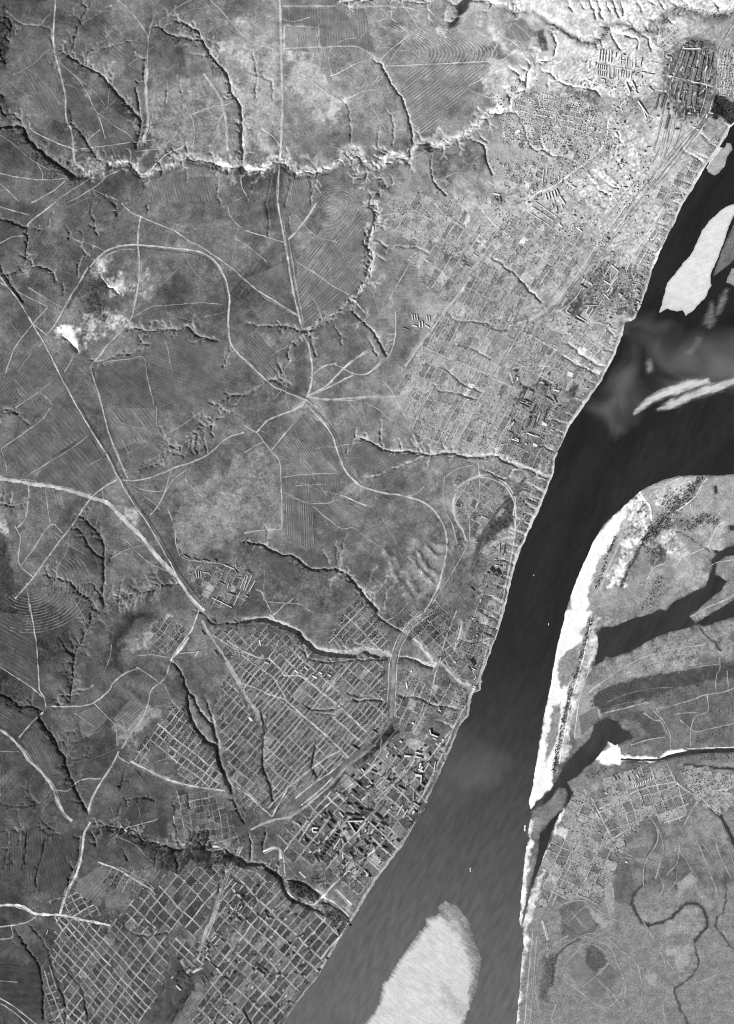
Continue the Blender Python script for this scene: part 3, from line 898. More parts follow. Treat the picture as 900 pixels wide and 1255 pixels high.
def height(x, y):
    x, y = np.asarray(x, float), np.asarray(y, float)
    i = np.clip(np.searchsorted(GX, x) - 1, 0, NX - 2)
    j = np.clip(np.searchsorted(GY, y) - 1, 0, NY - 2)
    fx = np.clip((x - GX[i]) / (GX[i + 1] - GX[i]), 0, 1)
    fy = np.clip((y - GY[j]) / (GY[j + 1] - GY[j]), 0, 1)
    return (HGT[j, i] * (1 - fx) + HGT[j, i + 1] * fx) * (1 - fy) + (HGT[j + 1, i] * (1 - fx) + HGT[j + 1, i + 1] * fx) * fy


def at(A, x, y):
    i = np.clip(np.searchsorted(GX, x), 0, NX - 1)
    j = np.clip(np.searchsorted(GY, y), 0, NY - 1)
    return A[j, i]


def wx(px):
    return (np.asarray(px) - 450.0) * S


def wy(py):
    return (627.5 - np.asarray(py)) * S


K_ALB = 0.62


def alb(tone):
    """print tone 0-255 to a base colour"""
    t = np.clip(np.asarray(tone, float), 8, 255)
    t = t * (1 + 0.15 * np.clip((200 - t) / 80, 0, 1) * np.clip((t - 30) / 25, 0, 1))
    return np.clip((t / 255.0) ** 2.2 * K_ALB, 0.004, 0.56)


# ------------------------------------------------------------------ materials
def nodes(name):
    m = bpy.data.materials.new(name)
    m.use_nodes = True
    nt = m.node_tree
    b = nt.nodes['Principled BSDF']
    b.inputs['Roughness'].default_value = 1.0
    b.inputs['Specular IOR Level'].default_value = 0.0
    return m, nt, b


def tone_material(name, a1=0.46, a2=0.34, s1=1 / 26, s2=1 / 110, lo=0.0):
    """colour from the mesh attribute 'tone', broken up with grain"""
    m, nt, b = nodes(name)
    at_ = nt.nodes.new('ShaderNodeAttribute')
    at_.attribute_name = 'tone'
    geo = nt.nodes.new('ShaderNodeNewGeometry')
    fac = None
    for sc, am, det in ((s1, a1, 3), (s2, a2, 5)):
        n = nt.nodes.new('ShaderNodeTexNoise')
        n.inputs['Scale'].default_value = sc
        n.inputs['Detail'].default_value = det
        n.inputs['Roughness'].default_value = 0.65
        nt.links.new(geo.outputs['Position'], n.inputs['Vector'])
        mr = nt.nodes.new('ShaderNodeMapRange')
        mr.inputs['From Min'].default_value = 0.25
        mr.inputs['From Max'].default_value = 0.75
        mr.inputs['To Min'].default_value = 1 - am
        mr.inputs['To Max'].default_value = 1 + am
        nt.links.new(n.outputs['Fac'], mr.inputs['Value'])
        mu = nt.nodes.new('ShaderNodeMath')
        mu.operation = 'MULTIPLY'
        nt.links.new(mr.outputs[0], mu.inputs[0])
        if fac is None:
            nt.links.new(at_.outputs['Fac'], mu.inputs[1])
        else:
            nt.links.new(fac, mu.inputs[1])
        fac = mu.outputs[0]
    gm = nt.nodes.new('ShaderNodeMapRange')
    gm.inputs['From Min'].default_value = 0.12
    gm.inputs['From Max'].default_value = 0.38
    gm.inputs['To Min'].default_value = 1.0
    gm.inputs['To Max'].default_value = 0.22
    nt.links.new(at_.outputs['Fac'], gm.inputs['Value'])
    mx = nt.nodes.new('ShaderNodeMix')
    nt.links.new(gm.outputs[0], mx.inputs[0])
    nt.links.new(at_.outputs['Fac'], mx.inputs[2])
    nt.links.new(fac, mx.inputs[3])
    fac = mx.outputs[0]
    cl = nt.nodes.new('ShaderNodeClamp')
    cl.inputs['Min'].default_value = 0.008
    cl.inputs['Max'].default_value = 0.75
    nt.links.new(fac, cl.inputs['Value'])
    nt.links.new(cl.outputs[0], b.inputs['Base Color'])
    return m


def plain_material(name, tone, am=0.2, sc=1 / 6):
    m, nt, b = nodes(name)
    geo = nt.nodes.new('ShaderNodeNewGeometry')
    n = nt.nodes.new('ShaderNodeTexNoise')
    n.inputs['Scale'].default_value = sc
    n.inputs['Detail'].default_value = 3
    nt.links.new(geo.outputs['Position'], n.inputs['Vector'])
    mr = nt.nodes.new('ShaderNodeMapRange')
    a = float(alb(tone))
    mr.inputs['From Min'].default_value = 0.25
    mr.inputs['From Max'].default_value = 0.75
    mr.inputs['To Min'].default_value = a * (1 - am)
    mr.inputs['To Max'].default_value = a * (1 + am)
    nt.links.new(n.outputs['Fac'], mr.inputs['Value'])
    nt.links.new(mr.outputs[0], b.inputs['Base Color'])
    return m


M_GROUND = tone_material('earth_grass_and_sand')
M_ROAD = tone_material('packed_earth', 0.3, 0.25)
M_FIELD = tone_material('ploughed_soil', 0.25, 0.2)
M_BLOCK = tone_material('garden_plots', 0.45, 0.3, 1 / 14, 1 / 45)
M_TONES = {}


def tmat(tone):
    t = int(round(tone / 15.0) * 15)
    if t not in M_TONES:
        M_TONES[t] = plain_material('roofing_%d' % t, t)
    return M_TONES[t]


def water_material(name, tone, rough, lower_lift=0.0):
    m, nt, b = nodes(name)
    b.inputs['Base Color'].default_value = (alb(tone), alb(tone), alb(tone), 1)
    b.inputs['Roughness'].default_value = rough
    b.inputs['Specular IOR Level'].default_value = 0.35
    b.inputs['IOR'].default_value = 1.33
    geo = nt.nodes.new('ShaderNodeNewGeometry')
    n = nt.nodes.new('ShaderNodeTexNoise')
    n.inputs['Scale'].default_value = 1 / 800
    n.inputs['Detail'].default_value = 8
    n.inputs['Roughness'].default_value = 0.6
    n.inputs['Distortion'].default_value = 0.8
    mp = nt.nodes.new('ShaderNodeMapping')
    mp.vector_type = 'TEXTURE'
    mp.inputs['Rotation'].default_value = (0, 0, math.radians(64))
    mp.inputs['Scale'].default_value = (3.6, 1, 1)
    nt.links.new(geo.outputs['Position'], mp.inputs['Vector'])
    nt.links.new(mp.outputs[0], n.inputs['Vector'])
    mr = nt.nodes.new('ShaderNodeMapRange')
    mr.inputs['From Min'].default_value = 0.3
    mr.inputs['From Max'].default_value = 0.7
    mr.inputs['To Min'].default_value = float(alb(tone)) * 0.55
    mr.inputs['To Max'].default_value = float(alb(tone)) * 1.75
    nt.links.new(n.outputs['Fac'], mr.inputs['Value'])
    n2 = nt.nodes.new('ShaderNodeTexNoise')
    n2.inputs['Scale'].default_value = 1 / 70
    n2.inputs['Detail'].default_value = 4
    nt.links.new(mp.outputs[0], n2.inputs['Vector'])
    rip = nt.nodes.new('ShaderNodeMapRange')
    rip.inputs['From Min'].default_value = 0.3
    rip.inputs['From Max'].default_value = 0.7
    rip.inputs['To Min'].default_value = 0.8
    rip.inputs['To Max'].default_value = 1.2
    nt.links.new(n2.outputs['Fac'], rip.inputs['Value'])
    src = mr.outputs[0]
    if lower_lift:  # brightness gradient painted into the base colour, rising towards the lower reach
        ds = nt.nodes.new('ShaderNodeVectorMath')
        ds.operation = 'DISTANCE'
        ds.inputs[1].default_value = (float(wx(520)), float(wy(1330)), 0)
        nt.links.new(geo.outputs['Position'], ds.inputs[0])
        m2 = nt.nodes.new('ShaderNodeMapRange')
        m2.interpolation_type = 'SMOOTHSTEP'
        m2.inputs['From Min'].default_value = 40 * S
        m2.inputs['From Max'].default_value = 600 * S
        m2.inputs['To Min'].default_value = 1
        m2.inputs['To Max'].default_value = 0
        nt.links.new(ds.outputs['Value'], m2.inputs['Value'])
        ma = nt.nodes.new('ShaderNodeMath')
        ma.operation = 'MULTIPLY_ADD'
        ma.inputs[1].default_value = lower_lift
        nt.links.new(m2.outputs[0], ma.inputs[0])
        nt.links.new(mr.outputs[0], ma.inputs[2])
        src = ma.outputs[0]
    fm = nt.nodes.new('ShaderNodeMath')
    fm.operation = 'MULTIPLY'
    nt.links.new(src, fm.inputs[0])
    nt.links.new(rip.outputs[0], fm.inputs[1])
    nt.links.new(fm.outputs[0], b.inputs['Base Color'])
    return m


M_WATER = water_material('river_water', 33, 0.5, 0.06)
M_LAKE = water_material('still_water', 44, 0.45)


# ------------------------------------------------------------------ mesh helpers
def make_mesh(name, v, faces, tone=None, smooth_=False):
    """v (n,3); faces (m,3) or (m,4) index array, or a list of those"""
    if not isinstance(faces, list):
        faces = [faces]
    faces = [np.asarray(f, np.int32) for f in faces if len(f)]
    me = bpy.data.meshes.new(name)
    v = np.asarray(v, np.float32)
    me.vertices.add(len(v))
    me.vertices.foreach_set('co', v.ravel())
    loops = np.concatenate([f.ravel() for f in faces])
    tot = np.concatenate([np.full(len(f), f.shape[1], np.int32) for f in faces])
    st = np.concatenate([[0], np.cumsum(tot)[:-1]]).astype(np.int32)
    me.loops.add(len(loops))
    me.loops.foreach_set('vertex_index', loops.astype(np.int32))
    me.polygons.add(len(tot))
    me.polygons.foreach_set('loop_start', st)
    me.polygons.foreach_set('loop_total', tot)
    if tone is not None:
        a = me.attributes.new('tone', 'FLOAT', 'POINT')
        a.data.foreach_set('value', np.asarray(tone, np.float32))
    if smooth_:
        me.polygons.foreach_set('use_smooth', np.ones(len(tot), bool))
    me.update()
    return me


def link(name, me, mat=None, parent=None, kind=None, label=None, cat=None, group=None):
    o = bpy.data.objects.new(name, me)
    COL.objects.link(o)
    if mat is not None and me is not None and not me.materials:
        for mm in (mat if isinstance(mat, (list, tuple)) else [mat]):
            me.materials.append(mm)
    if parent is not None:
        o.parent = parent
    for k, val in (('kind', kind), ('label', label), ('category', cat), ('group', group)):
        if val:
            o[k] = val
    return o


def empty(name, loc, rz=0.0, **kw):
    o = link(name, None, **kw)
    o.empty_display_size = 5
    o.location = loc
    o.rotation_euler = (0, 0, rz)
    return o


# ------------------------------------------------------------------ ground, cut into its regions
V = np.stack([wx(PX), wy(PY), HGT], -1).reshape(-1, 3)
T = alb(TONE).ravel()
idx = np.arange(NX * NY).reshape(NY, NX)
Q = np.stack([idx[1:, :-1], idx[1:, 1:], idx[:-1, 1:], idx[:-1, :-1]], -1)
freg = REG[:-1, :-1]
frav = np.where(freg == 1, RAV[:-1, :-1], 0)
cls = np.where(freg >= 3, 100 + freg, np.where(freg == 2, 2, 1)).astype(np.int32)
cls = np.where(frav > 0, 1000 + frav, cls)
deep = np.maximum(np.maximum(HGT[:-1, :-1], HGT[1:, :-1]), np.maximum(HGT[:-1, 1:], HGT[1:, 1:])) < -5      # river bed far below the opaque water
cls = np.where(deep, -1, cls)


def sub_ground(name, mask, label=None):
    f = Q[mask].reshape(-1, 4)
    if len(f) == 0:
        return
    u, inv = np.unique(f.ravel(), return_inverse=True)
    me = make_mesh(name, V[u], inv.reshape(-1, 4), T[u], True)
    link(name, me, M_GROUND, kind='structure', label=label)


sub_ground('ground', cls == 1, 'dry grassland and farmland cut by ravines west of the river')
sub_ground('flood_plain', cls == 2, 'low meadow flood plain on the east bank of the river')
ISL_LAB = ['large pale sandbank in the river at the right edge', 'small grey sandbank beside the upper west bank', 'dark grassy islet behind the large sandbank', 'grey sandbank tip at the right edge',
           'broad pale sandbank in the river at the bottom', 'upper white sandbar streak in midstream', 'lower white sandbar streak in midstream', 'faint grey sandbar below the large sandbank',
           'thin grey sandbar in the smoky water', 'narrow grey sandbar at the right edge', 'tiny bright sandbar amid the smoky water']
for i, (nm, tone, p) in enumerate(ISLANDS):
    sub_ground(nm, cls == 103 + i, ISL_LAB[i])
for g in np.unique(frav[frav > 0]):
    sub_ground('ravine', cls == 1000 + g)

# water sheets
river_poly = np.vstack([WEST_BANK - [6, 3], EAST_POLY[::-1][1:-1] + [8, 0]])
gx = np.linspace(-3200, 3200, 2)


def flat_poly(name, p, z, mat, kind='structure', label=None, step=None):
    v = np.stack([wx(p[:, 0]), wy(p[:, 1]), np.full(len(p), z)], -1)
    me = bpy.data.meshes.new(name)
    me.from_pydata([tuple(q) for q in v], [], [tuple(range(len(v)))])
    me.update()
    if len(me.polygons) and me.polygons[0].normal.z < 0:
        me.flip_normals()
    return link(name, me, mat, kind=kind, label=label)


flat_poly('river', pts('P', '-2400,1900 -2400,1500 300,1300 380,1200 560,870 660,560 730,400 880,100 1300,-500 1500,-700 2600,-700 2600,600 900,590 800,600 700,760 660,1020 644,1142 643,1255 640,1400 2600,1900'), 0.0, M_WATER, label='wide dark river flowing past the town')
LAKE_LAB = ['long dark lake winding across the east bank', 'dark lake arm at the right edge', 'dark hooked inlet opening beside the sand spit', 'narrow dark channel beyond the white sand spit',
            'thin dark curved pond beside the east village', 'small black pond on the pale east shore', 'tiny black pond at the right edge']
for (nm, p), lab in zip(LAKES, LAKE_LAB):
    c = p.mean(0)
    x0, y0 = p.min(0) - 2
    x1, y1 = p.max(0) + 2
    flat_poly(nm, np.array([[x0, y0], [x1, y0], [x1, y1], [x0, y1]]), -0.02 - 0.02 * LAKE_LAB.index(lab), M_LAKE, label=lab)


# ------------------------------------------------------------------ ribbons: roads, tracks, railways, furrows
def ribbon_arrays(q, wd, off, jit=0.0):
    d = np.gradient(q, axis=0)
    d /= (np.hypot(d[:, 0], d[:, 1])[:, None] + 1e-9)
    n = np.stack([-d[:, 1], d[:, 0]], -1)
    if wd < 2.4:
        offs = np.array([-0.85, -0.3, 0.3, 0.85])
        edge = np.array([1, 0, 0, 1.0])
    else:
        k = max(2, int(wd / 1.5) + 1)
        offs = np.concatenate([[-0.5 - 0.5 / wd], np.linspace(-0.5, 0.5, k) * 0.9, [0.5 + 0.5 / wd]])
        edge = np.array([1] + [0] * k + [1.0])
    ww = wd * (1 + jit * noise(q[:, 0], q[:, 1], 6, 900) + jit * noise(q[:, 0], q[:, 1], 2.5, 903)) if jit else np.full(len(q), wd)
    P = q[:, None, :] + n[:, None, :] * (offs[None, :, None] * ww[:, None, None])
    z = height(P[..., 0], P[..., 1]) + off - 0.5 * edge
    v = np.stack([wx(P[..., 0]), wy(P[..., 1]), z], -1).reshape(-1, 3)
    k = len(offs)
    I = np.arange(len(q) * k).reshape(len(q), k)
    f = np.stack([I[:-1, :-1], I[:-1, 1:], I[1:, 1:], I[1:, :-1]], -1).reshape(-1, 4)
    return v, f, P.reshape(-1, 2), np.tile(edge, len(q))


def up_facing(v, f):
    a, b, c = v[f[:, 0]], v[f[:, 1]], v[f[:, 2]]
    nz = np.cross(b - a, c - a)[:, 2]
    f = f.copy()
    f[nz < 0] = f[nz < 0][:, ::-1]
    return f


def ribbon(name, p, wd, tone, off=1.4, parent=None, kind='structure', label=None, sm=True, jit=0.35, base=None):
    q = smooth(p, 2.0) if sm else p
    q = q + np.stack([noise(q[:, 0], q[:, 1], 11, 801), noise(q[:, 0], q[:, 1], 11, 802)], -1) * 0.45
    v, f, P, edge = ribbon_arrays(q, wd, off, jit)
    f = up_facing(v, f)
    t = tone * (1 + 0.16 * noise(P[:, 0], P[:, 1], 16, 811) + 0.14 * noise(P[:, 0], P[:, 1], 4, 812))
    g = at(TONE, P[:, 0], P[:, 1]) if base is None else base
    mix = 1 - 0.85 * edge
    mix = mix * np.clip(0.85 + 0.5 * noise(P[:, 0], P[:, 1], 9, 813), 0.25, 1)
    t = g * (1 - mix) + t * mix
    me = make_mesh(name, v, f, alb(t))
    return link(name, me, M_ROAD, parent=parent, kind=kind if parent is None else None, label=label)


